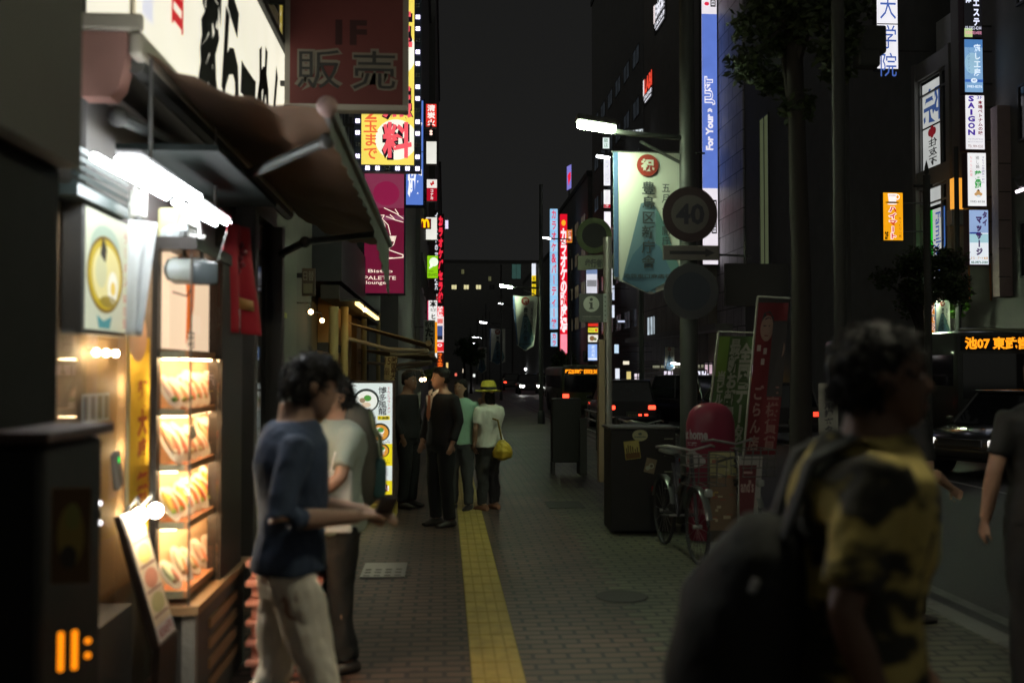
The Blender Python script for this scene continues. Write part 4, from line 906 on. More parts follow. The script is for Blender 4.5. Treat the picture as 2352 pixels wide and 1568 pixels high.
# karaoke signs
def dr(f, m, e):
    n = 11
    for k_ in range(n): f.rect(m, .0, k_/n+.004, 1, (k_+1)/n-.004, E((165, 208, 240) if k_ % 2 else (150, 200, 238), 1.0), e)
    f.text(m, 'カラオケ&パーティー館', .15, 0, .85, 1, E((225, 60, 90), 1.0), e*2, vert=True, bold=.03)
sign('vertical_sign', 'tall narrow light blue karaoke sign with red characters', 'sign', 1263, 480, 1281, 756, 108, E((150, 200, 240), .9), dr, .6, bracket=14.2, rim=.0, frame=D((.1, .15, .3)))
def dr(f, m, e):
    f.text(m, 'カラ', .15, 0, .85, 1, E((225, 60, 90), 1.0), e*2, vert=True, bold=.03)
sign('box_sign', 'short light blue box under the tall karaoke sign', 'sign', 1265, 764, 1280, 795, 108, E((160, 205, 240), 1.0), dr, .6, bracket=14.2, rim=.0)
def dr(f, m, e):
    f.disc(m, .5, .06, .3, E((250, 170, 40), 1.1), e, .02); f.text(m, 'カラオケの歌広場', .1, .1, .9, .8, E((255, 235, 238), 1.1), e*2, vert=True, bold=.05, fill=1.15)
    f.rect(m, .05, .82, .95, .95, E((255, 150, 170), 1.0), e)
sign('vertical_sign', 'tall narrow bright red karaoke sign with white characters', 'sign', 1286, 492, 1303, 828, 104, E((225, 18, 42), 1.0), dr, .6, bracket=14.2, rim=.0)
def dr(f, m, e): f.text(m, '酒場', .1, .05, .9, .95, E((255, 225, 200), 1.1), e, vert=True, bold=.04)
sign('box_sign', 'small orange edged sign hanging right of the red karaoke sign', 'sign', 1303, 528, 1314, 556, 98, E((190, 70, 40), .9), dr, .4, bracket=14.4, rim=.04, frame=E((240, 150, 40), 1))
t = thing('roof_sign', 'small violet and red sign leaning over the roof above the karaoke signs', 'sign', P(1308, 440, 120)); f = Face(P(1302, 383, 120), V((1, 0, .55)), V((0, 0, 1)), .62, 2.9); m = MB(); f.rect(m, 0, 0, 1, 1, E((135, 130, 215), .9), 0); m.slab([f.pt(0, 1, -.02), f.pt(1, 1, -.02), f.pt(1, 0, -.02), f.pt(0, 0, -.02)], (0, .2, 0), BLACK); m.build('panel', t)
m = MB(); f.shape(m, [(.15, .4), (.5, .3), (.9, .32), (.85, .6), (.6, .7), (.4, .85), (.25, .6)], E((230, 35, 60), 1.1), .05); m.span(P(1306, 500, 120), P(1308, 436, 120.2), BLACK); m.build('lettering', t)
def dr(f, m, e):
    f.rect(m, 0, .35, 1, 1, E((245, 210, 30), 1.0), e); f.text(m, '薬', .2, .38, .8, .5, D((.1, .08, .02)), e*2); f.rect(m, 0, .52, 1, .6, D((.05, .05, .05)), e*2); f.text(m, '自転車', .2, .62, .8, .95, D((.1, .08, .02)), e*2, vert=True)
sign('box_sign', 'narrow white and yellow sign far down the street', 'sign', 1221, 605, 1231, 684, 150, E((235, 240, 250), 1.0), dr, .5, bracket=14.0, rim=.02)

# the stack of lit box signs far right
def s1(f, m, e):
    W_ = E((225, 228, 250), 1.1); f.text(m, 'アロマエステ', .48, .0, .88, .84, W_, e, vert=True, bold=.05); f.text(m, '全身洗体', .04, .0, .42, .5, W_, e, vert=True, bold=.04)
    f.text(m, '03-5952-4244', .05, .84, .95, .89, W_, e); f.text(m, '営業時間24時間', .05, .91, .95, .96, E((245, 160, 190), 1), e); f.rect(m, .0, .87, .45, 1, E((200, 225, 150), .8), e*.5)
def s2(f, m, e):
    W_ = E((225, 240, 255), 1.05); f.rect(m, 0, 0, 1, .15, E((80, 130, 190), .9), e*.4); f.disc(m, .4, .45, .4, E((160, 200, 225), .9), e*.5, .2)
    f.text(m, '癒し工房', .48, .08, .9, .7, W_, e, vert=True, bold=.03); f.text(m, 'リラクゼーション', .12, .12, .32, .68, E((85, 130, 175), .9), e, vert=True)
    f.rect(m, 0, .76, 1, .81, E((65, 110, 195), .9), e*.8); f.disc(m, .5, .78, .18, W_, e, .045); f.text(m, '4F', .4, .76, .6, .8, E((60, 90, 160), .9), e*2); f.text(m, '3983-8276', .1, .87, .95, .92, W_, e, bold=.02)
def s3(f, m, e):
    B_ = E((75, 45, 165), .85); R_ = E((130, 20, 50), .8); f.text(m, 'SAIGON', .08, .0, .52, .75, B_, e, vert=True, bold=.05, fill=.86); f.text(m, '3F', .6, .01, .9, .07, B_, e)
    f.text(m, '本場ベトナムの味', .64, .09, .92, .74, R_, e, vert=True, bold=.03); f.text(m, 'VIETNAMESE', .1, .80, .92, .83, E((170, 170, 178), .9), e); f.text(m, 'RESTAURANT', .1, .85, .92, .88, E((170, 170, 178), .9), e)
    f.text(m, 'TEL.989-0255', .1, .92, .9, .97, E((130, 70, 60), .8), e)
def s4(f, m, e):
    Gr = E((20, 160, 60), .9); f.text(m, '若貴', .38, .34, .72, .66, Gr, e, vert=True, bold=.05, fill=1.05); f.text(m, '田し鍋', .42, .05, .64, .3, D((.1, .08, .08)), e, vert=True); f.text(m, 'すもうの雰囲気一杯の', .75, .06, .93, .58, E((110, 90, 150), .8), e, vert=True)
    f.text(m, 'ちゃんこ料理', .1, .06, .26, .45, E((235, 130, 140), .9), e, vert=True); SK = E((205, 160, 105), .9); f.disc(m, .55, .73, .1, SK, e, .035); f.disc(m, .55, .78, .22, SK, e*1.5, .04); f.disc(m, .55, .82, .12, E((215, 225, 230), .95), e*2, .025); f.disc(m, .55, .705, .05, D((.1, .06, .04)), e*2, .015)
    f.text(m, '3982-8338', .1, .9, .9, .94, D((.2, .2, .2)), e)
def s5(f, m, e):
    f.rect(m, 0, 0, 1, .42, E((150, 175, 215), .95), e*.3); f.rect(m, 0, .41, .6, .44, E((40, 70, 160), .8), e*.5); f.rect(m, 0, .44, 1, .6, E((165, 205, 215), .95), e*.3)
    f.text(m, 'マッサージ', .32, .1, .68, .84, E((70, 35, 100), .7), e, vert=True, bold=.07); f.text(m, 'タイ', .68, .02, .96, .3, E((70, 35, 100), .7), e, vert=True, bold=.06)
    f.text(m, 'ミス・プーケ本店', .04, .86, .96, .91, E((205, 150, 60), .9), e, bold=.02); f.text(m, '03-3971-3181', .06, .94, .94, .985, E((20, 110, 90), .8), e, bold=.04)
for i, (x0, y0, x1, y1, c, dr_, lb) in enumerate(((2211, -70, 2257, 88, (22, 22, 24), s1, 'dark sign with white outlined characters at the top of the stack'), (2213, 90, 2259, 214, (125, 165, 205), s2, 'blue box sign with soft white characters'), (2215, 218, 2263, 345, (238, 236, 240), s3, 'white box sign reading SAIGON in violet'), (2220, 350, 2267, 475, (240, 240, 240), s4, 'white box sign with two green characters and a little wrestler'), (2224, 481, 2272, 609, (225, 232, 238), s5, 'pale blue beach picture sign with dark violet characters'))):
    sign('box_sign', lb, 'sign', x0, y0, x1, y1, 24.8, E(c, 1.0), dr_, .25, 'box signs stacked on the right building', frame=D((.12, .07, .09)), rim=.02, bracket=14.4)
m = MB()
for px in (2227, 2276): m = MB(); m.tube([P(px, 690, 24.9), P(px-2, 605, 24.9)], .025, D((.35, .13, .05))); solo(m, 'rusty_upright', 'rusty upright bar under the %s edge of the stacked box signs' % ('left' if px < 2250 else 'right'), 'bar')
def dr(f, m, e):
    B_ = E((75, 105, 185), .85); f.rect(m, 0, .545, 1, .555, D((.05, .05, .05)), e)
    for ch, y in (('大', .26), ('学', .56), ('院', .84)): f.text(m, ch, .15, y, .92, y+.24, B_, e, bold=.0)
sign('box_sign', 'white sign with three large blue characters half hidden by a tree', 'sign', 2011, -70, 2064, 160, 28.6, E((240, 238, 245), 1.0), dr, .25, bracket=14.5, rim=.02)
def dr(f, m, e):
    W_ = E((250, 235, 232), 1.1); f.text(m, 'ハイマート', .26, .28, .68, .98, W_, e, vert=True, bold=.13); f.text(m, 'ハイマート', .26, .28, .68, .98, E((205, 25, 40), 1.0), e*2, vert=True, bold=.04)
    f.text(m, 'ゆったり一息', .76, .5, .92, .95, D((.12, .06, .0)), e, vert=True); f.text(m, '2F', .06, .82, .24, .98, D((.08, .05, .0)), e, bold=.05)
    f.shape(m, [(.22, .02), (.68, .02), (.65, .19), (.27, .19)], W_, e*2); f.disc(m, .72, .09, .12, W_, e, .06); f.disc(m, .72, .09, .07, E((245, 165, 20), 1.0), e*1.5, .035); f.disc(m, .45, .205, .36, D((.12, .08, .03)), e, .018); f.text(m, 'COFFEE', .28, .05, .62, .08, D((.3, .2, .12)), e*3); f.disc(m, .45, .24, .25, W_, e*1.5, .015)
t, f = sign('box_sign', 'orange coffee shop sign with a white cup and red characters', 'sign', 2028, 443, 2074, 552, 28.4, E((245, 165, 20), 1.0), dr, .2, bracket=14.3, rim=.0)
m = MB(); m.span(P(2191, 492, 26.2), P(2203, 412, 26.4), E((245, 165, 60), 1.0)); m.span(P(2193, 440, 26.18), P(2199, 415, 26.2), D((.1, .05, .02))); m.span(P(2203, 455, 26.25), (14.3, 26.35, P(2203, 450, 26.25).z), DARK)
solo(m, 'box_sign', 'small glowing amber sign left of the stack of box signs', 'sign')
m = MB(); m.span(P(2187, 515, 26.0), P(2213, 485, 26.3), D((.4, .42, .45), .5)); m.span(P(2212, 505, 26.1), (14.3, 26.2, P(2212, 500, 26.1).z), DARK); solo(m, 'air_conditioner', 'grey box hung on the wall below the amber sign', 'air conditioner')
m = MB(); m.span(P(2296, 680, 24.1), P(2319, 250, 24.4), M('pink_tile', (.42, .31, .30), .6, bump=.3)); 
for y in (375, 440, 505, 570, 635): m.span(P(2295, y+1, 24.08), P(2320, y, 24.11), DARK)
solo(m, 'wall_pilaster', 'pinkish tiled pilaster right of the stack of box signs', 'pilaster')
t = thing('wall_lamp', 'tilted white lamp at the right edge of the picture', 'lamp', P(2340, 435, 20)); m = MB(); m.box(P(2345, 437, 20), (.22, .10, .07), M('edge_lamp', (.9, .9, .9), .4, e=(1, .85, .95), s=2.5, esh=0), R=Matrix.Rotation(-.35, 3, 'Y'), b=.02); m.build('lamp_head', t); m = MB(); m.tube([P(2345, 430, 20), P(2330, 410, 20.1), P(2352, 400, 20.3)], .04, DARK); m.build('bracket', t)
t = thing('wall_lamp', 'tiny pinkish red light high on the dark building', 'lamp', P(1790, 99, 44)); m = MB(); m.ball(P(1790, 99, 44), .11, E((255, 150, 120), 3.0)); m.build('bulb', t); m = MB(); m.tube([P(1790, 99, 44.1), (14.5, 44.3, P(1790, 99, 44).z)], .04, DARK); m.build('bracket', t)

# shop level lights across the road, below the store canopy
pl = [(1490, 915, 1503, 905, 0, 'x')]
k_ = 0
for (x0, y0, x1, y1, rgb, s, lb) in ((1488, 728, 1502, 782, (195, 210, 220), .8, 'pale lit picture of a standing figure on the store corner'), (1526, 852, 1544, 900, (235, 225, 240), 1.1, 'lit shop window with a white panel behind the taxi'), (1550, 862, 1572, 901, (240, 235, 235), 1.0, 'small lit shop window behind the dark sedan'), (1600, 852, 1626, 902, (225, 225, 240), 1.2, 'tall bright shop window beyond the dark sedan'),
     (1620, 833, 1640, 858, (205, 175, 190), .9, 'pinkish lit window strip under the canopy near the sign pole'), (1458, 858, 1476, 896, (240, 225, 235), 1.1, 'narrow bright doorway left of the taxi'), (1655, 838, 1745, 862, (195, 170, 180), .75, 'long pinkish lit window strip behind the green banner'), (1650, 865, 1780, 878, (180, 140, 60), .6, 'amber lit shelf strip under the pink windows'), (1500, 838, 1640, 844, (150, 150, 125), .6, 'long dim lit eaves line along the store front')):
    X = 13.86; a = PX(x0, y0, X); b = PX(x1, y1, X); ya, yb = min(a.y, b.y), max(a.y, b.y); zb, za = min(PX((x0+x1)/2, y1, X).z, PX((x0+x1)/2, y0, X).z), max(PX((x0+x1)/2, y1, X).z, PX((x0+x1)/2, y0, X).z)
    t = thing('shop_window', lb, 'shop window', (X, (ya+yb)/2, zb)); m = MB(); m.span((X-.03, ya, zb), (X+.03, yb, za), E(rgb, s, .3)); o = m.build('lit_pane', t)
    m = MB(); n = 2 if yb-ya < 3 else 6
    for i in range(n+1): y = ya+(yb-ya)*i/n; m.span((X-.08, y-.05, zb), (X-.031, y+.05, za), BLACK)
    m.span((X-.08, ya, za), (X+.03, yb, za+.08), BLACK); m.build('window_frame', t)
for k_, (px, py) in enumerate(((1530, 868), (1548, 868), (1560, 870), (1585, 862))): m = MB(); m.ball(PX(px, py, 13.2), .09, E((255, 245, 255), 3)); m.tube([PX(px, py, 13.2), PX(px, py, 13.2)+V((0, 0, .25))], .03, DARK); solo(m, 'ceiling_light', 'small white light under the store canopy, %s from the left' % ['first', 'second', 'third', 'fourth'][k_], 'light', 'lights under the store canopy')

# small far lights along both rows
FAR = [(1410, 790, 1422, 812, 66, (190, 215, 235), 'pale blue lit panel beside the steel sign pole'), (1430, 828, 1446, 838, 64, (235, 225, 200), 'cream lit strip right of the steel sign pole'), (1412, 845, 1424, 870, 64, (225, 230, 240), 'white lit doorway right of the steel sign pole'), (1438, 852, 1450, 872, 62, (210, 190, 120), 'amber lit doorway behind the taxi roof'), (1404, 700, 1412, 730, 78, (215, 225, 240), 'small white sign high on the glass tower'), (1418, 735, 1436, 741, 74, (200, 210, 235), 'thin white letters on the glass tower'), (1405, 655, 1412, 690, 82, (190, 200, 220), 'narrow white sign beside the ALOOK sign'),
       (1330, 846, 1340, 860, 96, (235, 90, 90), 'small red lit shop sign above the minibus'), (1318, 838, 1328, 846, 100, (240, 210, 150), 'small warm lit shop sign beyond the minibus'), (1302, 842, 1312, 856, 100, (235, 180, 200), 'pink lit shop panel under the red karaoke sign'), (1290, 858, 1300, 868, 105, (240, 235, 245), 'white lit shop panel under the karaoke signs'), (1276, 848, 1284, 858, 118, (210, 120, 60), 'orange lit shop panel under the light blue karaoke sign'), (1310, 868, 1322, 878, 90, (225, 225, 200), 'pale shop light low beyond the minibus'), (1345, 870, 1356, 880, 88, (250, 240, 230), 'white shop light beside the minibus'),
       (1062, 846, 1068, 856, 130, (240, 220, 190), 'tiny warm shop light above the woman in mint'), (1086, 858, 1092, 866, 125, (235, 240, 235), 'tiny white shop light above the woman in the hat'), (1024, 832, 1030, 846, 110, (240, 200, 120), 'tiny amber shop light right of the red panel stack'), (1044, 856, 1050, 864, 120, (230, 110, 90), 'tiny red shop light beside the suit man')]
for x0, y0, x1, y1, Y_, rgb, lb in FAR: sign('box_sign', lb, 'sign', x0, y0, x1, y1, Y_, E(rgb, 1.1), None, .3, bracket=(14.4 if x0 > 1200 else -.8) if Y_ < 98 or x0 > 1200 else -.6, rim=.03)
# ------------------------------------------------------------------ street lamps with banners
LAMP = M('street_lamp_lit', (.9, .9, .9), .4, e=(.80, 1, .66), s=190, esh=0); POLE = D((.085, .09, .085), .5, metal=.3)
LAMP2 = M('street_lamp_far', (.9, .9, .9), .4, e=(.97, .98, 1), s=22, esh=0)
def lamp_post(label, x, y, arm=-1.05, z=4.26, r=.095, group='lamp posts along the kerb', banner=None, sc=1, lamp=LAMP):
    t = thing('street_lamp', label, 'street lamp', (x, y, 0), 0, group)
    m = MB(); m.tube([(x, y, 0), (x, y, 2.5), (x, y, 7.5)], [r, r, r*.8], POLE, 14); m.loft([((x, y, 0), (r*1.6, 0, 0), (0, r*1.6, 0)), ((x, y, .35), (r*1.6, 0, 0), (0, r*1.6, 0)), ((x, y, .42), (r, 0, 0), (0, r, 0))], POLE); m.build('pole', t, smooth=True)
    s_ = 1 if arm > 0 else -1
    m = MB(); m.tube([(x, y, z-.02), (x+arm*.9, y-(.2 if abs(y-10.75) < .1 else 0), z+.0)], .03, POLE); m.tube([(x, y, z-.33), (x+arm*.5, y, z-.06)], .018, POLE); m.build('arm', t, smooth=True)
    m = MB(); hx = x+arm; hy = y-.26 if abs(y-10.75) < .1 else y; m.box((hx, hy, z+.09), (.44, .18, .07), POLE, R=Matrix.Rotation(.14, 3, 'Y'), b=.02); o = m.build('lamp_head', t)
    m = MB(); m.box((hx, hy, z+.03), (.40, .15, .07), lamp, R=Matrix.Rotation(.14, 3, 'Y'), b=.025); m.build('lens', o)
    return t
CLO = M('banner_cloth', (.66, .68, .60), .8, nz=.06, sc_=2)
def blue_banner(label, x0, y0, Y, w_, h, detail=True, wind=0, group='celebration banners on the lamp posts'):
    """white and blue banner with a red disc; (x0, y0) is its top left corner in the photo"""
    A = P(x0, y0, Y); f = Face(A, *CAMF, w_, h); n1, n2 = 16, 30
    def dep(u, v): return (.03*math.sin(u*5+v*2.2)+wind*.16*v*math.sin(u*3.5+v*4))*(.3+.7*v)
    def pt(u, v, off=0):
        uu = u*(1-wind*.35*v*v*.6)+wind*(.22*max(0, v-.15)*(1-u)); return f.pt(uu, v, off+dep(u, v)) 
    m = MB(); vs = []; fs = []
    for i in range(n2+1):
        for j in range(n1+1):
            u, v = j/n1, i/n2
            if v > .88: v = .88+(v-.88)*(1-abs(u-.55)*1.7 if abs(u-.55) < .55 else .1)
            vs.append(pt(u, v))
    for i in range(n2):
        for j in range(n1): fs.append([i*(n1+1)+j, (i+1)*(n1+1)+j, (i+1)*(n1+1)+j+1, i*(n1+1)+j+1])
    m.add(vs, fs, CLO); k_ = m.build('banner', None, smooth=True); k_['label'] = label; k_['category'] = 'banner'; k_['group'] = group
    m = MB(); e = .006+Y*.0003
    BL = [D((.17, .27, .33)), D((.10, .19, .27)), D((.13, .25, .25))]
    def patch(pts, mat, ee):
        g = MB(); f2 = bmesh.new(); f2.faces.new([f2.verts.new((a, b, 0)) for a, b in pts]); bmesh.ops.triangulate(f2, faces=f2.faces[:]); bmesh.ops.subdivide_edges(f2, edges=f2.edges[:], cuts=5, use_grid_fill=True); bmesh.ops.triangulate(f2, faces=f2.faces[:])
        f2.verts.index_update(); m.add([pt(q.co.x, q.co.y, ee) for q in f2.verts], [[q.index for q in x.verts] for x in f2.faces], mat); f2.free()
    patch([(.40, .36), (.52, .34), (.62, .38), (.62, .99), (.12, .9)], BL[0], e); patch([(.28, .72), (.5, .6), (.68, .66), (.88, .88), (.5, .985), (.12, .9)], BL[1], e*1.5); patch([(.62, .38), (.75, .5), (.95, .8), (.8, .9), (.62, .7)], BL[2], e*1.2)
    patch([(-.0, 0), (.07, 0), (.07, .88), (.0, .88)], D((.07, .13, .26)), e)
    dp = []; rx = .16; ry = rx*w_/h
    patch([(.5+rx*math.cos(a*math.tau/24), .09+ry*math.sin(a*math.tau/24)) for a in range(24)], D((.36, .045, .03)), e*1.4)
    def tx(s_, a, b, c, d, mat, bold, vert):
        g = MB(); f0 = Face((0, 0, 0), (1, 0, 0), (0, 0, 1), 1, 1); f0.text(g, s_, a, b, c, d, mat, 0, vert=vert, bold=bold)
        m.add([pt(q.x, -q.z, e*2.2) for q in g.v], g.f, mat)
    tx('祝', .40, .045, .60, .135, D((.72, .70, .6)), .05, False)
    TX = D((.06, .07, .075)); tx('豊島区新庁舎', .40, .2, .62, .82, TX, .018, True); tx('五月七日開庁', .70, .21, .84, .66, TX, .008, True)
    if detail: tx('池袋東口商店街', .14, .855, .85, .885, TX, .02, False)
    o = m.build('lettering'); o.parent = k_
    b = MB(); b.tube([f.pt(-.02, -.005, -.02), f.pt(1.35, -.005, -.02)], .012, POLE); o = b.build('rod'); o.parent = k_
    return k_
lamp_post('nearest street lamp with glowing head, on the post of the speed limit sign', 2.66, 10.75)
blue_banner('large white and blue banner on the nearest lamp post beside the speed sign', 1408, 350, 10.9, .77, 1.58)
lamp_post('street lamp just outside the view beside the camera', 2.7, 3.0, lamp=M('street_lamp_near', (.9, .9, .9), .4, e=(1, .95, .70), s=170, esh=0))
lamp_post('street lamp over the wind blown banner behind the hat woman', 3.0, 31, arm=-1.1, r=.07, lamp=LAMP)
blue_banner('white and blue banner twisted by the wind on the second lamp post', 1178, 680, 31.1, .78, 1.72, wind=1)
lamp_post('third street lamp down the kerb beside a dim banner', 3.1, 55, arm=-1.0, r=.06, lamp=LAMP2)
blue_banner('dim greyish banner on the third lamp post', 1125, 755, 55.1, .86, 2.0)
lamp_post('fourth street lamp down the kerb, small in the distance', 3.6, 88, arm=-1.0, r=.06, z=4.5, lamp=LAMP2)
blue_banner('bright bluish banner on the fourth lamp post behind the suit man', 1095, 797, 80, .78, 2.1)
for i, (px, py, Y) in enumerate(((1076, 806, 115), (1064, 823, 140), (1102, 776, 100), (1087, 789, 108))):
    a = P(px, py, Y); lamp_post('tiny far street lamp %s' % ['over the trees left of the hat woman', 'lowest of the far row above the suit man', 'topmost of the far cluster over the bright banner', 'middle of the far cluster over the bright banner'][i], a.x+1, Y, arm=-1, z=a.z, r=.06, lamp=LAMP2)
for i, (px, py, Y, lb) in enumerate(((1385, 363, 29.5, 'tall road lamp reaching in beside the white sign column'), (1255, 548, 48, 'tall road lamp left of the light blue karaoke sign'), (1150, 698, 96, 'tall road lamp above the wind blown banner'), (1190, 874, 150, 'white lamp low over the far road'), (1207, 878-30, 170, 'far white lamp above the road end'))):
    a = P(px, py, Y); 
    if i < 3: lamp_post(lb, a.x+1.15, Y, arm=-1.15, z=a.z, r=.08, group='tall road lamps', lamp=LAMP2)
    else:
        t = thing('street_lamp', lb, 'street lamp', (a.x, Y, 0), 0, 'far round lamps'); m = MB(); m.tube([(a.x, Y, -.1), (a.x, Y, a.z)], .05, POLE); m.build('pole', t); m = MB(); m.ball(a, .17, LAMP2); m.build('lamp_globe', t)
t = lamp_post('street lamp across the road over the small banner', P(1600, 900, 46).x, 46, arm=-1.0, z=P(1555, 836, 46).z-0, r=.07, lamp=LAMP2)
blue_banner('small white and blue banner across the road under the store canopy', 1525, 797, 46.2, .5, 1.1)
t = lamp_post('street lamp on the far pavement over the grey banner at the right', 13.3, 25, arm=-.75, z=P(2200, 674, 25).z, r=.07, lamp=LAMP)
blue_banner('grey white banner lit from above at the right over the bus', 2146, 690, 25.1, .42, .95)
blue_banner('tiny banner far away above the minibus', 1339, 806, 84, .55, 1.0, detail=False)

# ------------------------------------------------------------------ round signs on the near lamp post
PX0, PY0 = 2.66, 10.62
def round_sign(label, cx, cy, Y, r, face, ring=None, text=None, name='road_sign', post=None, tc=None):
    c = P(cx, cy, Y); t = thing(name, label, 'road sign', c)
    m = MB(); m.loft([(c+V((0, 0.015, 0)), V((r, 0, 0)), V((0, 0, r))), (c, V((r, 0, 0)), V((0, 0, r)))], ring or face, 48); m.build('plate', t)
    f = Face(c+V((-r, -.004, r)), *CAMF, 2*r, 2*r); m = MB()
    if ring: f.disc(m, .5, .5, .345, face, 0)
    if text: f.text(m, text, .24, .31, .76, .69, tc, .004, bold=.03)
    if m.f: m.build('lettering', t)
    m = MB(); m.span((c.x-.03, Y+.016, c.z-.1), (c.x+.03, (post or Y+.12), c.z+.1), POLE); m.build('clamp', t)
    return t
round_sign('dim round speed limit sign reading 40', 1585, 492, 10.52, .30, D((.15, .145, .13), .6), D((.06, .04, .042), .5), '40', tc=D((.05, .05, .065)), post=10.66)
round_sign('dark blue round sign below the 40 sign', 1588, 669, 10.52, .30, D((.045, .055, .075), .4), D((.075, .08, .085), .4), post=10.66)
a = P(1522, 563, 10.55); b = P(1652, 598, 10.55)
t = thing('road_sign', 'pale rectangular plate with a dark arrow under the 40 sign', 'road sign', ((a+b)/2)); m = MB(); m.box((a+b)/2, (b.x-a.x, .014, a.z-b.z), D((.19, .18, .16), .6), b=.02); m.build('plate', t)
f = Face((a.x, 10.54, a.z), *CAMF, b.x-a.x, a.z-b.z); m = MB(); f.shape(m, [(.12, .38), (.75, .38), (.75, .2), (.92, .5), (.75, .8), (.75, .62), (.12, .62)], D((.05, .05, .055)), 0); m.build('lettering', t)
a = P(1650, 702, 10.9); b = P(1812, 606, 10.9); m = MB(); m.span((a.x+.08, 10.9, a.z), (b.x, 10.95, b.z), D((.055, .055, .052))); m.tube([(a.x-.2, 10.86, a.z+.2), (2.75, 10.8, a.z+.2)], .03, POLE)
solo(m, 'dark_signboard', 'dark rectangular signboard seen from its back right of the round signs', 'signboard')
m = MB(); m.tube([P(1650, 585, 10.75), P(1722, 588, 10.75)], .012, POLE); m.tube([P(1711, 605, 10.75), P(1711, 562, 10.75)], .014, POLE); m.tube([P(1711, 562, 10.75), P(1711, 545, 10.75)], [.014, .002], POLE)
solo(m, 'finial_bar', 'thin dark bar with a spear tip beside the arrow plate', 'bar')

# round mirror disc, arm plate, information sign, their pole
round_sign('round dark disc with a rim coloured as if lit green left of the big banner', 1365, 541, 15.6, .285, D((.06, .06, .06), .35), D((.22, .3, .14), .35), name='round_mirror', post=15.75)  # green light on the rim is put into its colour
t = thing('street_name_plate', 'dim plate with blurred characters below the round dark disc', 'sign plate', P(1372, 605, 13)); a = P(1327, 620, 13); b = P(1417, 588, 13); m = MB(); m.slab([(a.x, 13, a.z), (b.x, 13, a.z+.03), (b.x, 13, b.z+.03), (a.x, 13, b.z)], (0, .05, 0), D((.17, .18, .13))); m.build('plate', t)
f = Face((a.x, 12.995, b.z), *CAMF, b.x-a.x, b.z-a.z); m = MB(); f.text(m, '歩行者専用', .18, .2, .9, .85, D((.06, .06, .055)), 0, bold=.05); m.build('lettering', t)
p = P(1396, 900, 12.4)
t = thing('sign_pole', 'steel pole with a brown cable box carrying the information sign', 'pole', (p.x, 12.4, 0)); SP = M('pole_steel', (.42, .40, .36), .35, .75)
m = MB(); m.tube([(p.x, 12.4, 0), (p.x, 12.4, P(1396, 545, 12.4).z)], .055, SP, 16); m.build('pole', t, smooth=True)
m = MB(); m.span((p.x-.125, 12.32, .3), (p.x-.05, 12.46, P(1390, 780, 12.4).z), M('box_brown', (.28, .2, .13), .5, bump=.2)); m.build('cable_box', t)
a = P(1330, 740, 12.35); b = P(1385, 675, 12.35)
t2 = thing('information_sign', 'black information sign with a round letter i', 'sign', (a+b)/2); m = MB(); m.span((a.x, 12.33, a.z), (b.x, 12.38, b.z), D((.07, .07, .068), .5)); m.build('panel', t2)
m = MB(); m.span((b.x, 12.34, a.z), (b.x+.05, 12.37, b.z+.0), M('perf_steel', (.42, .44, .42), .4, .5))
for k_ in range(6): m.disc((b.x+.025, 12.335, a.z+.03+k_*(b.z-a.z)/6.2), (.008, 0, 0), (0, 0, .008), BLACK, 10)
m.span((b.x, 12.35, (a.z+b.z)/2-.03), (p.x, 12.4, (a.z+b.z)/2+.03), POLE); m.build('holder', t2)
f = Face((a.x, 12.325, b.z), *CAMF, b.x-a.x, b.z-a.z); m = MB(); f.disc(m, .5, .36, .33, D((.40, .40, .36)), 0); IK = D((.07, .07, .068)); f.disc(m, .5, .2, .065, IK, .003)
f.shape(m, [(.4, .3), (.55, .3), (.55, .5), (.6, .5), (.6, .54), (.4, .54), (.4, .5), (.45, .5), (.45, .34), (.4, .34)], IK, .003); f.text(m, '池袋案内地図', .12, .77, .88, .84, D((.25, .25, .22)), .002); f.text(m, 'Ikebukuro Information Map', .12, .87, .88, .92, D((.25, .25, .22)), .002); m.build('lettering', t2)
# ------------------------------------------------------------------ people
def fuse(mb, vox, smooth=4, wr=0, seed=0):
    """join the overlapping lofts of mb into one continuous skin; wr adds cloth folds"""
    me = bpy.data.meshes.new('tmp'); me.from_pydata(mb.v, [], mb.f)
    bm = bmesh.new(); bm.from_mesh(me); bmesh.ops.recalc_face_normals(bm, faces=bm.faces[:]); bm.to_mesh(me); bm.free()
    o = bpy.data.objects.new('tmp', me); COL.objects.link(o)
    r = o.modifiers.new('r', 'REMESH'); r.mode = 'VOXEL'; r.voxel_size = vox
    s = o.modifiers.new('s', 'SMOOTH'); s.factor = .5; s.iterations = smooth
    dg = bpy.context.evaluated_depsgraph_get(); m2 = bpy.data.meshes.new_from_object(o.evaluated_get(dg))
    bpy.data.objects.remove(o); bpy.data.meshes.remove(me)
    out = MB(); m2.calc_loop_triangles()
    nv = [v.normal.copy() for v in m2.vertices]; out.v = []
    for v, n in zip(m2.vertices, nv):
        c = v.co.copy()
        if wr:
            q = V((c.x*8+seed, c.y*8, c.z*6+c.x*4)); c = c+n*wr*(noise.noise(q)+.6*abs(noise.noise(q*2.3))-.3)
        out.v.append(c)
    mat = mb.mats[0]; i = out.mi(mat)
    out.f = [list(p.vertices) for p in m2.polygons]; out.m = [i]*len(out.f)
    bpy.data.meshes.remove(m2); return out
STAND = dict(kneeR=(-.10, -.02, .49), kneeL=(.10, -.02, .49), ankR=(-.11, .02, .08), ankL=(.11, .02, .08),
             elbR=(-.25, .03, 1.13), elbL=(.25, .03, 1.13), wrR=(-.24, -.06, .90), wrL=(.24, -.06, .90))
SKIN = M('skin', (.42, .25, .17), .5, nz=.08, spec=.4)
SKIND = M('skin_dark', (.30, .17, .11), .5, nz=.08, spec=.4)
HAIR = M('hair_black', (.014, .012, .011), .55, bump=.6, sc_=40, spec=.25)
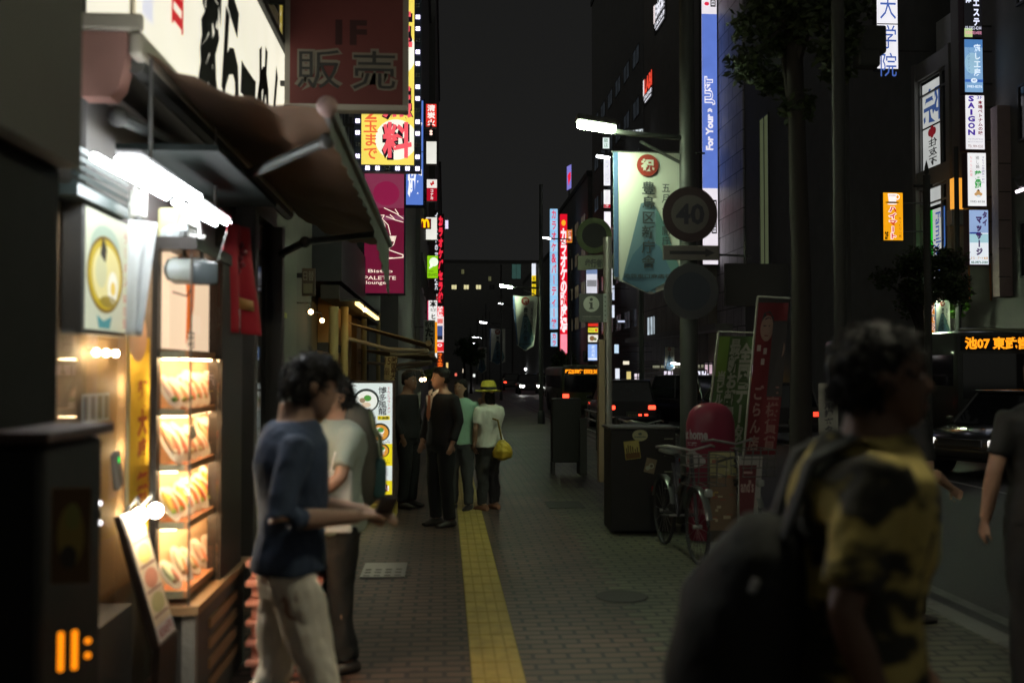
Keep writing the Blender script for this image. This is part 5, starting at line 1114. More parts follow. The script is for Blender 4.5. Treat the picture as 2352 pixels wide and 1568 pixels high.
def person(label, loc, rz, H, pose, top, bottom, sleeve=.95, tfit=1.0, shoe=None, hair='short', lean=0, yaw=0, pitch=0, vox=.014, skin=SKIN, hem=.86, jacket=False, fit=1.0, wr=.010, skirt=False, seed=0):
    s = H/1.7; p = dict(STAND); p.update(pose); J = {k_: V(v_)*s for k_, v_ in p.items() if isinstance(v_, tuple)}
    t = thing('person', label, 'person', loc, rz)
    def ln(z): return -lean*max(0, z-.92)
    X, Y_, Z = V((1, 0, 0)), V((0, 1, 0)), V((0, 0, 1))
    def torso(mb, k_, z0=.86, z1=1.52, mat=skin, thick=0):
        st = []
        for z, a, b in ((.80, .155, .115), (.86, .168, .12), (.95, .17, .118), (1.05, .148, .105), (1.18, .158, .115), (1.30, .178, .12), (1.37, .178, .108), (1.42, .13, .085), (1.455, .065, .065), (1.52, .055, .058)):
            if z0-.06 < z < z0: z = z0
            if z0 <= z <= z1:
                kk = k_ if z < 1.41 else 1+(k_-1)*.5
                st.append((V((0, ln(z)*1.0+(.015 if z > 1.25 else 0), z))*s, X*(a*kk+thick)*s, Y_*(b*kk+thick)*s))
        mb.loft(st, mat, 20)
    sh = {q: V((.175*(1 if q == 'L' else -1), ln(1.38)+.015, 1.375))*s for q in 'LR'}
    hp = {q: V((.088*(1 if q == 'L' else -1), 0, .88))*s for q in 'LR'}
    def limb(mb, pts, rs, mat, n=14, f_=1.0):
        path = [V(q) for q in pts]; st = []
        for i, q in enumerate(path):
            d = (path[min(i+1, len(path)-1)]-path[max(i-1, 0)]).normalized(); u = d.cross(Y_ if abs(d.y) < .8 else Z).normalized(); st.append((q, u*rs[i]*s, d.cross(u)*rs[i]*s*f_))
        mb.loft([(st[0][0]-(path[1]-path[0]).normalized()*rs[0]*.5*s, st[0][1]*.6, st[0][2]*.6)]+st, mat, n)
    def mid(a, b, k_): return a.lerp(b, k_)
    # body
    b = MB(); torso(b, .93)
    for q in 'LR':
        e_, w_ = J['elb'+q], J['wr'+q]
        limb(b, [sh[q], mid(sh[q], e_, .5), e_, mid(e_, w_, .3), w_], [.05, .045, .038, .04, .027], skin)
        k_, a_ = J['knee'+q], J['ank'+q]
        limb(b, [hp[q], mid(hp[q], k_, .5), k_, mid(k_, a_, .35), a_], [.085, .07, .054, .055, .036], skin)
        limb(b, [a_+V((0, .05, -.03))*s, a_+V((0, -.04, -.04))*s, a_+V((0, -.15, -.055))*s], [.035, .036, .025], skin)
        # hand: palm, four fingers of unequal length, thumb
        hd = (w_-e_).normalized(); hv = p.get('hand'+q); hd = V(hv).normalized() if hv else hd
        sd = hd.cross(V(p.get('palm'+q, (1, 0, 0)))).normalized(); pn = sd.cross(hd)
        cp = w_+hd*.045*s
        b.loft([(w_-hd*.01*s, sd*.024*s, pn*.018*s), (cp, sd*.038*s, pn*.015*s), (w_+hd*.09*s, sd*.04*s, pn*.013*s)], skin, 12)
        for i, L_ in enumerate((.062, .074, .070, .055)):
            b0 = w_+hd*.085*s+sd*(-.030+.020*i)*s; cu = p.get('curl', .5)
            b1 = b0+(hd*(1-cu*.4)-pn*cu*.6)*L_*.5*s; b2 = b1+(hd*(1-cu)-pn*cu)*L_*.5*s
            b.tube([b0, b1, b2], [.0098*s, .009*s, .007*s], skin, 8)
        th = w_+hd*.03*s-sd*.034*s; b.tube([th, th+(hd*.6-sd*.8)*.035*s, th+(hd*.95-sd*.5-pn*.25)*.062*s], [.013*s, .011*s, .008*s], skin, 8)
    # head
    hb = V((0, ln(1.47)*1.05-.012-.02*pitch, 1.475))*s; RH = Matrix.Rotation(yaw, 3, 'Z') @ Matrix.Rotation(pitch, 3, 'X')
    def hpt(x, y, z): return hb+RH @ (V((x, y, z))*s)
    hx, hy = RH @ X, RH @ Y_
    b.loft([(hpt(0, o_, z), hx*a*s, hy*d*s) for z, a, d, o_ in ((-.004, .022, .022, -.052), (.012, .040, .042, -.046), (.04, .055, .068, -.028), (.075, .066, .085, -.012), (.115, .072, .093, -.002), (.15, .073, .094, .003), (.185, .066, .086, .006), (.21, .048, .064, .008), (.225, .02, .03, .008))], skin, 20)
    b.loft([(hpt(0, -.005, -.075), hx*.052*s, hy*.054*s), (hpt(0, .01, .05), hx*.05*s, hy*.052*s)], skin, 14)
    b.loft([(hpt(0, -.085, .125), hx*.008*s, hy*.010*s), (hpt(0, -.100, .098), hx*.011*s, hy*.014*s), (hpt(0, -.106, .082), hx*.016*s, hy*.015*s), (hpt(0, -.09, .074), hx*.014*s, hy*.01*s)], skin, 10)
    for sx in (-1, 1):
        b.loft([(hpt(sx*.070, .012, .075), hx*.006*s, hy*.012*s), (hpt(sx*.078, .014, .10), hx*.008*s, hy*.02*s), (hpt(sx*.078, .018, .125), hx*.007*s, hy*.018*s)], skin, 10)
    fb = fuse(b, vox*.72, 3)
    eyew, dk, lip = D((.55, .52, .48), .3), HAIR, D((.28, .10, .08), .5)
    for sx in (-1, 1):
        fb.ball(hpt(sx*.031, -.079, .115), (.0125*s, .008*s, .0065*s), eyew, 10, 6); fb.ball(hpt(sx*.031, -.0855, .115), (.0055*s, .004*s, .0055*s), dk, 8, 6)
        fb.box(hpt(sx*.032, -.084, .133), (.032*s, .008*s, .006*s), dk, R=RH)
    fb.ball(hpt(0, -.094, .045), (.021*s, .007*s, .007*s), lip, 10, 6)
    fb.build('body', t, smooth=True, world=False)
    # hair
    h = MB(); h.loft([(hpt(0, o_, z), hx*a*s, hy*d*s) for z, a, d, o_ in ((.05, .066, .05, .05), (.085, .078, .072, .042), (.125, .083, .085, .026), (.165, .083, .098, .012), (.195, .076, .09, .010), (.225, .055, .066, .010), (.242, .022, .028, .012))], HAIR, 22)
    if hair == 'long': h.loft([(hpt(0, .05, -.12), hx*.07*s, hy*.03*s), (hpt(0, .05, -.02), hx*.085*s, hy*.05*s), (hpt(0, .035, .09), hx*.086*s, hy*.07*s), (hpt(0, .02, .17), hx*.085*s, hy*.09*s)], HAIR, 20)
    hm = fuse(h, .010, 2, .018, seed)
    if vox < .0135:
        rr = random.Random(seed+1); cen = hpt(0, .02, .12); vv = list(hm.v)
        for k_ in range(650):
            q = vv[rr.randrange(len(vv))]; nn_ = (q-cen).normalized(); d = (nn_*rr.uniform(.25, .7)+V((rr.gauss(0, .3), rr.gauss(0, .3), -.55))).normalized(); L_ = rr.uniform(.018, .042)
            hm.tube([q-nn_*.004, q+d*L_*.5+nn_*.004, q+d*L_], [.0045, .003, .0006], HAIR, 4)
    hm.build('hair', t, smooth=True, world=False)
    # clothes
    m = MB(); torso(m, 1.0*tfit, hem-.001, 1.456 if not jacket else 1.43, top, .024)
    for q in 'LR':
        e_, w_ = J['elb'+q], J['wr'+q]; sl = sleeve
        pts = [sh[q], mid(sh[q], e_, .5), mid(sh[q], e_, min(1, sl*2))]; rs = [.066, .060, .055]
        if sl > .5: pts += [mid(e_, w_, .4*(sl-.5)*2), mid(e_, w_, (sl-.5)*2)]; rs += [.050, .043 if not jacket else .048]
        limb(m, pts, [r*tfit for r in rs], top)
    fuse(m, vox, 4, wr, seed+3).build('jacket' if jacket else 'shirt', t, smooth=True, world=False)
    m = MB()
    st = [(V((0, 0, z))*s, X*a*s*fit, Y_*d*s*fit) for z, a, d in ((.80, .165, .122), (.86, .168, .122), (.94, .160, .114), (1.0, .140, .10))]
    m.loft(st, bottom, 20)
    for q in 'LR':
        k_, a_ = J['knee'+q], J['ank'+q]; limb(m, [hp[q]+V((0, 0, .02)), mid(hp[q], k_, .5), k_, mid(k_, a_, .4), a_+V((0, 0, .0))], [r*fit for r in (.108, .098, .080, .074, .070)], bottom)
    fuse(m, vox, 4, wr*1.3, seed+7).build('trousers', t, smooth=True, world=False)
    shm = shoe or D((.05, .045, .04), .4)
    for q in 'LR':
        a_ = J['ank'+q]; m = MB(); m.loft([(a_+V((0, .075, -.045))*s, X*.03*s, Z*.03*s), (a_+V((0, .05, -.035))*s, X*.042*s, Z*.044*s), (a_+V((0, -.04, -.040))*s, X*.046*s, Z*.040*s), (a_+V((0, -.13, -.052))*s, X*.046*s, Z*.028*s), (a_+V((0, -.175, -.058))*s, X*.03*s, Z*.018*s)], shm, 16); m.build('shoe', t, smooth=True, world=False)
    return t, J, hpt, s
def at(x, y, Y): q = P(x, y, Y); return V((q.x, q.y, 0))
R = math.radians
DENIM = M('shirt_denim', (.045, .066, .11), .8, nz=.2, sc_=60, bump=.15)
CHINO = M('chino_beige', (.80, .74, .62), .85, nz=.08, sc_=50, bump=.12)
# the walking man at the left
t, J, hp_, s = person('man in dark blue shirt and beige trousers walking and looking down at his hands', at(665, 900, 3.92), R(104), 1.76,
    dict(kneeR=(-.10, -.12, .50), ankR=(-.10, -.08, .09), kneeL=(.09, .04, .50), ankL=(.09, .26, .12), elbR=(-.27, .06, 1.12), wrR=(-.12, -.24, 1.10), elbL=(.24, -.06, 1.12), wrL=(.04, -.30, 1.09), handR=(.55, -.8, -.08), handL=(-.5, -.8, -.05), palmR=(0, 0, 1), palmL=(0, 0, 1), curl=.75),
    DENIM, CHINO, sleeve=.66, tfit=.97, hem=.90, pitch=.28, yaw=.1, vox=.011, skin=M('skin_warm', (.40, .25, .18), .5, nz=.06), fit=.9, wr=.013, lean=.06)
W = WM[t.name]
m = MB(); m.loft([(hp_(0, .02, -.085), V((.085, 0, 0)), V((0, .085, 0))), (hp_(0, .018, -.03), V((.070, 0, 0)), V((0, .074, 0))), (hp_(0, .03, -.045), V((.09, 0, 0)), V((0, .09, 0)))], M('collar_denim_lit', (.10, .14, .21), .8, nz=.15), 20); m.build('collar', t, smooth=True, world=False)  # light on the collar is put into a paler copy of the denim
m = MB(); c = W @ ((J['wrR']+J['wrL'])/2+V((-.02, -.09, .03))); m.box(c, (.075, .012, .14), D((.04, .04, .045), .2), R=Matrix.Rotation(R(16), 3, 'Z') @ Matrix.Rotation(R(55), 3, 'X'), b=.006)
solo(m, 'phone', 'dark phone held in both hands of the walking man', 'phone')
# the person behind him, with a pack
GT = M('tee_grey_green', (.38, .45, .39), .85, nz=.15, bump=.2)
t, J, hp_, s = person('person in a pale green grey shirt with a pack, standing behind the walking man', at(774, 1000, 5.75), R(-60), 1.66,
    dict(elbL=(.27, -.10, 1.14), wrL=(.20, -.28, 1.0), elbR=(-.25, -.06, 1.13), wrR=(-.18, -.26, 1.02)), GT, D((.02, .02, .019), .8), sleeve=.4, tfit=1.15, vox=.013, hem=.79, wr=.018, seed=5)
t = thing('backpack', 'grey and dark teal backpack on the back of the person behind the walking man', 'backpack', at(805, 1000, 5.70)+V((0, 0, .95)))
bx = at(812, 1000, 5.80); Q = Matrix.Rotation(R(-70), 3, 'Z'); uX, uY = Q @ V((1, 0, 0)), Q @ V((0, 1, 0))
m = MB(); m.loft([(bx+V((0, 0, z)), uX*a, uY*b) for z, a, b in ((.90, .10, .08), (.95, .15, .13), (1.1, .17, .15), (1.26, .16, .14), (1.38, .135, .115), (1.47, .09, .08), (1.51, .03, .03))], M('pack_grey', (.10, .097, .08), .85, bump=.35), 22); m.build('main_bag', t, smooth=True)
m = MB(); pts = [bx+uY*(.12 if z < 1.36 else .09)+uX*x+V((0, 0, z)) for x, z in [(.14*math.cos(a), 1.2+.26*math.sin(a)) for a in [math.pi*k_/14 for k_ in range(15)]]]; m.tube(pts, .016, D((.10, .12, .06), .7)); m.build('piping', t, smooth=True)
m = MB(); m.box(bx+uY*.12+V((0, 0, 1.08)), (.26, .10, .24), M('pack_teal', (.03, .085, .085), .8, nz=.4, bump=.3), R=Q, b=.04); m.build('pocket', t, smooth=True)
m = MB(); m.box(at(775, 1180, 5.5)+V((0, 0, .98)), (.16, .03, .34), D((.55, .56, .52), .85, bump=.3), b=.012)
for x in (-.04, .04): m.tube([at(775, 1180, 5.5)+V((x, 0, 1.14)), at(775, 1180, 5.5)+V((x*.3, .0, 1.25))], .006, WHITE)
solo(m, 'paper_bag', 'pale paper bag held by the person behind the walking man', 'bag')

SUIT = D((.016, .016, .017), .75, bump=.1)
# group down the pavement
t, J, hp_, s = person('man in a black suit with white shirt and tie, face lit warm from the left', at(1014, 1000, 10.9), R(-48), 1.72, dict(elbR=(-.25, .02, 1.14), wrR=(-.22, -.08, .90)), SUIT, SUIT, jacket=True, vox=.016, yaw=-.5, wr=.006)
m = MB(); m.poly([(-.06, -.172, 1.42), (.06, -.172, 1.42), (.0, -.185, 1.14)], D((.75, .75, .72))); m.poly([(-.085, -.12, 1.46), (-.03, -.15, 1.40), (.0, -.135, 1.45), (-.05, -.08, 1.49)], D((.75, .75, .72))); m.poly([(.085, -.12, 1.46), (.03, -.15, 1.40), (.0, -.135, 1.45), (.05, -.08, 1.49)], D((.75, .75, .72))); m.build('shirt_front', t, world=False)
m = MB(); m.poly([(-.02, -.178, 1.42), (.02, -.178, 1.42), (.035, -.190, 1.2), (0, -.192, 1.14), (-.035, -.190, 1.2)], D((.40, .18, .10))); m.build('tie', t, world=False)
t, J, hp_, s = person('smiling woman in a mint green cardigan behind the man in the suit', at(1058, 1000, 12.1), R(-22), 1.58, dict(elbL=(.24, .05, 1.13), wrL=(.22, -.04, .92)), M('mint_knit', (.36, .62, .46), .85, nz=.1, sc_=80, bump=.2), D((.08, .085, .09), .8), sleeve=.62, vox=.016, hair='long', yaw=-.15, wr=.012, seed=9)
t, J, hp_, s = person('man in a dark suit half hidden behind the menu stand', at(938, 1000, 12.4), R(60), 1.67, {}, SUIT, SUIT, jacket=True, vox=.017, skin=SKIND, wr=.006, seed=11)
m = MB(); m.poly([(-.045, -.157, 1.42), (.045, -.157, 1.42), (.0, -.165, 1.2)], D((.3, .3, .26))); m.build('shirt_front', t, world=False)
# woman with the straw hat
t, J, hp_, s = person('woman in a white draped top and yellow straw hat with a hand at her mouth', at(1122, 1000, 12.1), R(222), 1.50, dict(elbR=(-.26, -.1, 1.14), wrR=(-.06, -.17, 1.42), elbL=(.27, .02, 1.12), wrL=(.22, -.05, .88), curl=.9), M('white_top', (.72, .74, .64), .85, nz=.06, bump=.2), D((.055, .055, .055), .8), sleeve=.38, tfit=1.28, hem=.86, vox=.015, hair='long', wr=.022, fit=1.1, shoe=D((.4, .2, .12)), seed=21)
W = WM[t.name]; hc = W @ hp_(0, .01, .17)
tt = thing('straw_hat', 'yellow straw hat with a dark band and turned up brim', 'hat', hc); ST = M('straw', (.62, .55, .07), .75, nz=.2, sc_=60, bump=.5); m = MB()
m.loft([(hc+V((0, 0, z)), V((a, 0, 0)), V((0, b, 0))) for z, a, b in ((.0, .098, .115), (.05, .095, .11), (.09, .085, .1), (.115, .06, .07), (.118, .02, .03))], ST, 24); m.build('crown', tt, smooth=True)
m = MB(); m.loft([(hc+V((0, 0, z)), V((a, 0, 0)), V((0, b, 0))) for z, a, b in ((.005, .098, .115), (-.01, .13, .15), (-.012, .155, .18), (-.004, .165, .19), (-.02, .15, .175), (-.012, .098, .115))], ST, 28, cap=False); m.build('brim', tt, smooth=True)
m = MB(); m.loft([(hc+V((0, 0, z)), V((a, 0, 0)), V((0, b, 0))) for z, a, b in ((.003, .102, .119), (.038, .100, .116))], D((.04, .04, .035)), 24, cap=False); m.build('band', tt, smooth=True)
c = P(1153, 1032, 11.95); tt = thing('shoulder_bag', 'shiny yellow shoulder bag at the hip of the woman in the hat', 'bag', c)
m = MB(); m.loft([(c+V((0, 0, z)), V((a, 0, 0)), V((0, b, 0))) for z, a, b in ((-.13, .05, .04), (-.10, .12, .08), (-.02, .13, .09), (.06, .09, .06), (.12, .03, .03))], M('bag_yellow', (.62, .45, .05), .35, nz=.3, sc_=12, bump=.4), 20); fuse(m, .014, 2, .02, 3).build('pouch', tt, smooth=True, world=True)
m = MB(); m.tube([c+V((0, 0, .1)), c+V((-.05, -.02, .35)), W @ (V((.12, .03, 1.30))*s)], .012, D((.3, .22, .04))); m.build('strap', tt, smooth=True)

# the passer-by at the right, close and out of focus
m_ = bpy.data.materials.new('camo_shirt'); m_.use_nodes = True; q = m_.node_tree; bs = q.nodes['Principled BSDF']; tx = q.nodes.new('ShaderNodeTexCoord'); mp = q.nodes.new('ShaderNodeMapping'); mp.inputs['Scale'].default_value = (5, 5, 9); mp.inputs['Rotation'].default_value = (.4, .8, .3); ns = q.nodes.new('ShaderNodeTexNoise'); ns.inputs['Scale'].default_value = 1.15; ns.inputs['Detail'].default_value = 2
rp = q.nodes.new('ShaderNodeValToRGB'); rp.color_ramp.interpolation = 'EASE'; rp.color_ramp.elements[0].position = .46; rp.color_ramp.elements[0].color = (.03, .027, .016, 1); rp.color_ramp.elements[1].position = .58; rp.color_ramp.elements[1].color = (.52, .41, .12, 1)
q.links.new(tx.outputs['Object'], mp.inputs[0]); q.links.new(mp.outputs[0], ns.inputs[0]); q.links.new(ns.outputs[0], rp.inputs[0]); q.links.new(rp.outputs[0], bs.inputs['Base Color']); bs.inputs['Roughness'].default_value = .85
t, J, hp_, s = person('passer-by in an olive yellow camouflage shirt striding right with a black pack', at(1945, 1000, 2.42), R(78), 1.80, dict(elbR=(-.27, .06, 1.10), wrR=(-.26, -.03, .86), elbL=(.25, .0, 1.12), wrL=(.2, -.16, .9), kneeR=(-.1, -.1, .5), kneeL=(.1, .05, .5), ankL=(.1, .25, .12)), m_, D((.05, .05, .05), .8), sleeve=.42, tfit=1.2, vox=.012, skin=M('skin_shade', (.16, .09, .06), .5, nz=.08, spec=.3), hem=.86, wr=.014, lean=.12, seed=31)
m = MB(); m.loft([(hp_(0, .012, -.095), V((.10, 0, 0)), V((0, .095, 0))), (hp_(0, .015, -.035), V((.078, 0, 0)), V((0, .08, 0))), (hp_(0, .025, -.05), V((.105, 0, 0)), V((0, .10, 0)))], m_, 20); m.build('collar', t, smooth=True, world=False)
W = WM[t.name]; c = W @ V((-.02, .27, 1.14)); tt = thing('backpack', 'big black backpack on the passer-by in the camouflage shirt', 'backpack', c)
Q = Matrix.Rotation(R(78), 3, 'Z'); uX, uY = Q @ V((1, 0, 0)), Q @ V((0, 1, 0)); PB = M('pack_black', (.02, .0205, .019), .75, bump=.4, sc_=10, spec=.2)
m = MB(); m.loft([(c+V((0, 0, z))+uY*o_, uX*a, uY*b) for z, a, b, o_ in ((-.46, .14, .12, .0), (-.40, .19, .17, .01), (-.2, .20, .185, .01), (.0, .19, .16, -.02), (.12, .16, .12, -.05), (.19, .10, .07, -.07), (.21, .03, .03, -.08))], PB, 22); fuse(m, .02, 3, .012, 8).build('main_bag', tt, smooth=True)
m = MB()
for sx in (-1, 1):
    m.loft([(W @ (V(q_)*1.06), uX*.034, uY*.012+V((0, 0, .006))) for q_ in ((sx*.11, .16, 1.22), (sx*.115, .10, 1.40), (sx*.115, .0, 1.455), (sx*.115, -.10, 1.40), (sx*.125, -.15, 1.25), (sx*.15, -.08, 1.05), (sx*.14, .06, .95))], D((.045, .045, .04), .7), 10)
m.build('strap', tt, smooth=True)
m = MB(); q_ = P(1732, 1345, 2.2); m.box(q_, (.02, .012, .035), D((.22, .22, .22), .4), R=Matrix.Rotation(.4, 3, 'Y'), b=.008); m.build('buckle', tt)
# two dark figures farther right
t, J, hp_, s = person('dark clothed person with a bare forearm reaching down at the right', at(2075, 1000, 6.6), R(110), 1.66, dict(elbR=(-.24, .02, 1.07), wrR=(-.20, -.22, .93), elbL=(.24, .02, 1.1), wrL=(.2, -.2, .95)), D((.016, .016, .016)), D((.016, .016, .016)), sleeve=.42, vox=.016, skin=SKIN, seed=41)
t, J, hp_, s = person('dark clothed person with one bare hanging arm, cut off by the right edge', at(2398, 1000, 4.9), R(176), 1.80, dict(elbR=(-.25, -.02, 1.09), wrR=(-.26, -.10, .84), elbL=(.25, .02, 1.12), wrL=(.26, -.06, .88), kneeR=(-.1, -.12, .5), kneeL=(.1, .0, .5)), D((.016, .016, .016)), D((.016, .016, .016)), sleeve=.36, vox=.016, skin=SKIN, seed=43)
# tiny walkers in front of the lit store windows
for i, (px, Y, H, c) in enumerate(((1583, 44, 1.7, (.30, .22, .18)), (1600, 43, 1.6, (.06, .06, .06)), (1570, 47, 1.7, (.07, .07, .08)), (1690, 40, 1.65, (.08, .07, .07)))):
    person(['far walker in a pale shirt by the lit store window', 'far dark walker beside the pale shirted one', 'far dark walker before the white shop panel', 'far dark walker near the sign pole across the road'][i], (P(px, 900, Y).x, Y, 0), R(200+70*i), H, {}, D(c), D((.05, .05, .05)), vox=.03, seed=50+i)
# ------------------------------------------------------------------ vehicles
CARG = M('car_glass', (.02, .022, .025), .06, spec=.8); TYRE = D((.035, .035, .035), .8); CHROME = M('chrome', (.5, .5, .5), .15, 1.0)
def car(label, loc, rz, col, L=4.3, Wd=1.7, Hh=1.5, kind='sedan', tail=True, head=0, cat='car', plate='62-04', tail_s=4.0):
    """rear towards local -Y"""
    t = thing('parked_car' if not tail and not head else 'car', label, cat, loc, rz); P_ = M('paint_car_%.3f_%.3f' % (col[0], col[2]), col, .22, nz=.02, coat=.6, spec=.6)
    h = Wd/2; bz = .28; bl = Hh*.60
    prof = {'sedan': [(-.5, .45), (-.495, .78), (-.48, .93), (-.3, .98), (.18, 1.0), (.44, .86), (.49, .7), (.5, .45)], 'van': [(-.5, .4), (-.5, 1.0), (-.2, 1.0), (.25, 1.0), (.44, .9), (.495, .7), (.5, .4)]}[kind]
    st = []
    for i, (a, k_) in enumerate(prof):
        y = a*L; zt = bl*k_; e_ = h*(.86 if i in (0, len(prof)-1) else .97 if i in (1, len(prof)-2) else 1)
        z0 = bz if 0 < i < len(prof)-1 else bz+.08; st.append((y, e_, z0, zt))
    vs = []; fs = []; n = 10
    for y, e_, z0, zt in st:
        for x, z in ((-e_*.92, z0), (-e_, z0+.12), (-e_*1.0, z0+(zt-z0)*.6), (-e_*.95, zt-.06), (-e_*.86, zt), (e_*.86, zt), (e_*.95, zt-.06), (e_, z0+(zt-z0)*.6), (e_, z0+.12), (e_*.92, z0)): vs.append((x, y, z))
    for i in range(len(st)-1):
        for k_ in range(n): fs.append([i*n+k_, i*n+(k_+1) % n, (i+1)*n+(k_+1) % n, (i+1)*n+k_])
    fs += [list(range(n)), [(len(st)-1)*n+k_ for k_ in range(n)]]
    m = MB(); m.add(vs, fs, P_); m.build('body', t, smooth=True, world=False)
    y0, y1 = (-.36*L, .22*L) if kind == 'sedan' else (-.485*L, .30*L); ty0, ty1 = (y0+.35, y1-.62) if kind == 'sedan' else (y0+.14, y1-.6)
    b0, b1 = h*.90, h*.74; zb = bl*.985
    q = [V((-b0, y0, zb)), V((b0, y0, zb)), V((b0, y1, zb)), V((-b0, y1, zb)), V((-b1, ty0, Hh-.04)), V((b1, ty0, Hh-.04)), V((b1, ty1, Hh-.04)), V((-b1, ty1, Hh-.04))]
    m = MB(); m.add(q, [(0, 1, 5, 4), (1, 2, 6, 5), (2, 3, 7, 6), (3, 0, 4, 7), (4, 5, 6, 7), (3, 2, 1, 0)], CARG); m.build('windows', t, world=False)
    m = MB(); m.box((0, (ty0+ty1)/2, Hh-.025), (b1*2+.06, ty1-ty0+.1, .05), P_, b=.022)
    for a, b in ((0, 4), (1, 5), (2, 6), (3, 7)): m.tube([q[a], q[b]], .035, P_, 6)
    for sx in (-1, 1): m.tube([V((sx*b0*1.0, (y0+y1)/2, zb)), V((sx*b1*1.0, (ty0+ty1)/2, Hh-.04))], .03, P_, 6)
    m.build('roof', t, smooth=True, world=False)
    for sx in (-1, 1):
        for wy in (-.31, .31):
            m = MB(); m.loft([(V((sx*(h-.2), wy*L, .31)), V((0, .31, 0)), V((0, 0, .31))), (V((sx*(h-.01), wy*L, .31)), V((0, .31, 0)), V((0, 0, .31))), (V((sx*(h+.01), wy*L, .31)), V((0, .27, 0)), V((0, 0, .27)))], TYRE, 22); o = m.build('wheel', t, world=False)
            m = MB(); m.loft([(V((sx*(h+.0), wy*L, .31)), V((0, .19, 0)), V((0, 0, .19))), (V((sx*(h+.02), wy*L, .31)), V((0, .17, 0)), V((0, 0, .17)))], STEEL, 16); m.build('rim', o, world=False)
        m = MB(); m.box((sx*(h+.10), .17*L, bl+.05), (.14, .08, .11), P_, b=.03); m.build('mirror', t, smooth=True, world=False)
        m = MB(); TL = M('tail_red_%.1f' % tail_s, (.3, .01, .01), .3, e=(1, .045, .02), s=tail_s, esh=0) if tail else D((.25, .02, .02), .2)
        m.box((sx*(h*.80), -L*.5+.015, bl*.80), (.22, .06, .12), TL, b=.02); m.build('tail_lamp', t, world=False)
        m = MB(); m.box((sx*(h*.74), L*.485, bl*.68), (.32, .09, .13), M('head_lit_%.1f' % head, (.9, .9, .9), .2, e=(1, .97, .9), s=head, esh=0) if head else D((.5, .5, .48), .1), b=.03); m.build('headlight', t, world=False)
    for y in (-.5, .5): m = MB(); m.box((0, L*y*1.002, .42), (Wd*.94, .08, .16), P_, b=.03); m.build('bumper', t, smooth=True, world=False)
    m = MB(); m.box((0, L*.5-.015, bl*.68), (Wd*.45, .05, .12), D((.12, .12, .12), .3)); m.box((0, L*.5+.01, bl*.74), (Wd*.45, .02, .015), CHROME); m.build('grille', t, world=False)
    m = MB(); f = Face((-.17, -L*.5-.05, .62), *CAMF, .34, .17); m.box((0, -L*.5-.03, .535), (.34, .02, .17), D((.10, .12, .10), .5)); f.text(m, plate, .12, .42, .88, .88, D((.42, .36, .2)), .004, bold=.02); m.build('number_plate', t, world=False)
    return t
zr = -.13
t = car('black taxi with glowing red tail lamps waiting on the near side of the road', (P(1451, 930, 28.5).x, 28.5+2.1, zr), 0, (.035, .035, .038), L=4.2, Wd=1.48, Hh=1.52, kind='van', tail_s=5)
m = MB(); m.box((.42, -2.12, .50), (.10, .03, .09), M('tail_red_5.0', ()), b=.02); m.box((.24, -2.12, .50), (.09, .03, .08), M('tail_red_5.0', ()), b=.02); m.build('bumper_red_box', t, world=False)  # two small red emitting boxes low on the rear
car('dark sedan beyond the taxi with a shining windscreen', (P(1598, 900, 33).x, 35, zr), math.pi-.1, (.04, .04, .045), L=4.6, Wd=1.75, Hh=1.42, kind='sedan', tail=False)
car('dark four wheel drive car facing up the street left of the sign pole', (P(1652, 930, 27.5).x, 29, zr), math.pi+.25, (.05, .05, .055), L=4.3, Wd=1.75, Hh=1.66, kind='van', tail=False)
car('dark car with one red tail lamp seen between the banners and the tree', (P(1775, 950, 24).x, 26, zr), .25, (.05, .045, .045), L=4.2, Wd=1.65, Hh=1.5, kind='van', tail_s=2.5)
car('dark car with small lit side lamps at the right edge', (P(2345, 1020, 17.5).x, 17.5, zr), math.pi-1.0, (.05, .05, .05), L=4.2, Wd=1.7, Hh=1.45, kind='sedan', tail=False, head=1.6)
car('far car facing up the street with one dazzling headlight', (P(1219, 905, 72).x, 74, zr), math.pi, (.06, .06, .06), kind='sedan', tail=False, head=60)
car('far car with red tail lamps left of the dazzling headlight', (P(1180, 905, 85).x, 88, zr), 0, (.05, .05, .05), kind='sedan', tail_s=5)
car('far car with small red tail lamps beside the minibus', (P(1283, 905, 66).x, 68, zr), 0, (.05, .05, .05), kind='sedan', tail_s=3)
car('dark van with red tail lamps ahead of the minibus', (P(1322, 905, 50).x, 53, zr), 0, (.05, .05, .05), kind='van', tail_s=4, Hh=1.7)
car('dark car far ahead with faint red tail lamps by the hat woman', (P(1255, 905, 95).x, 98, zr), 0, (.05, .05, .05), kind='sedan', tail_s=5)
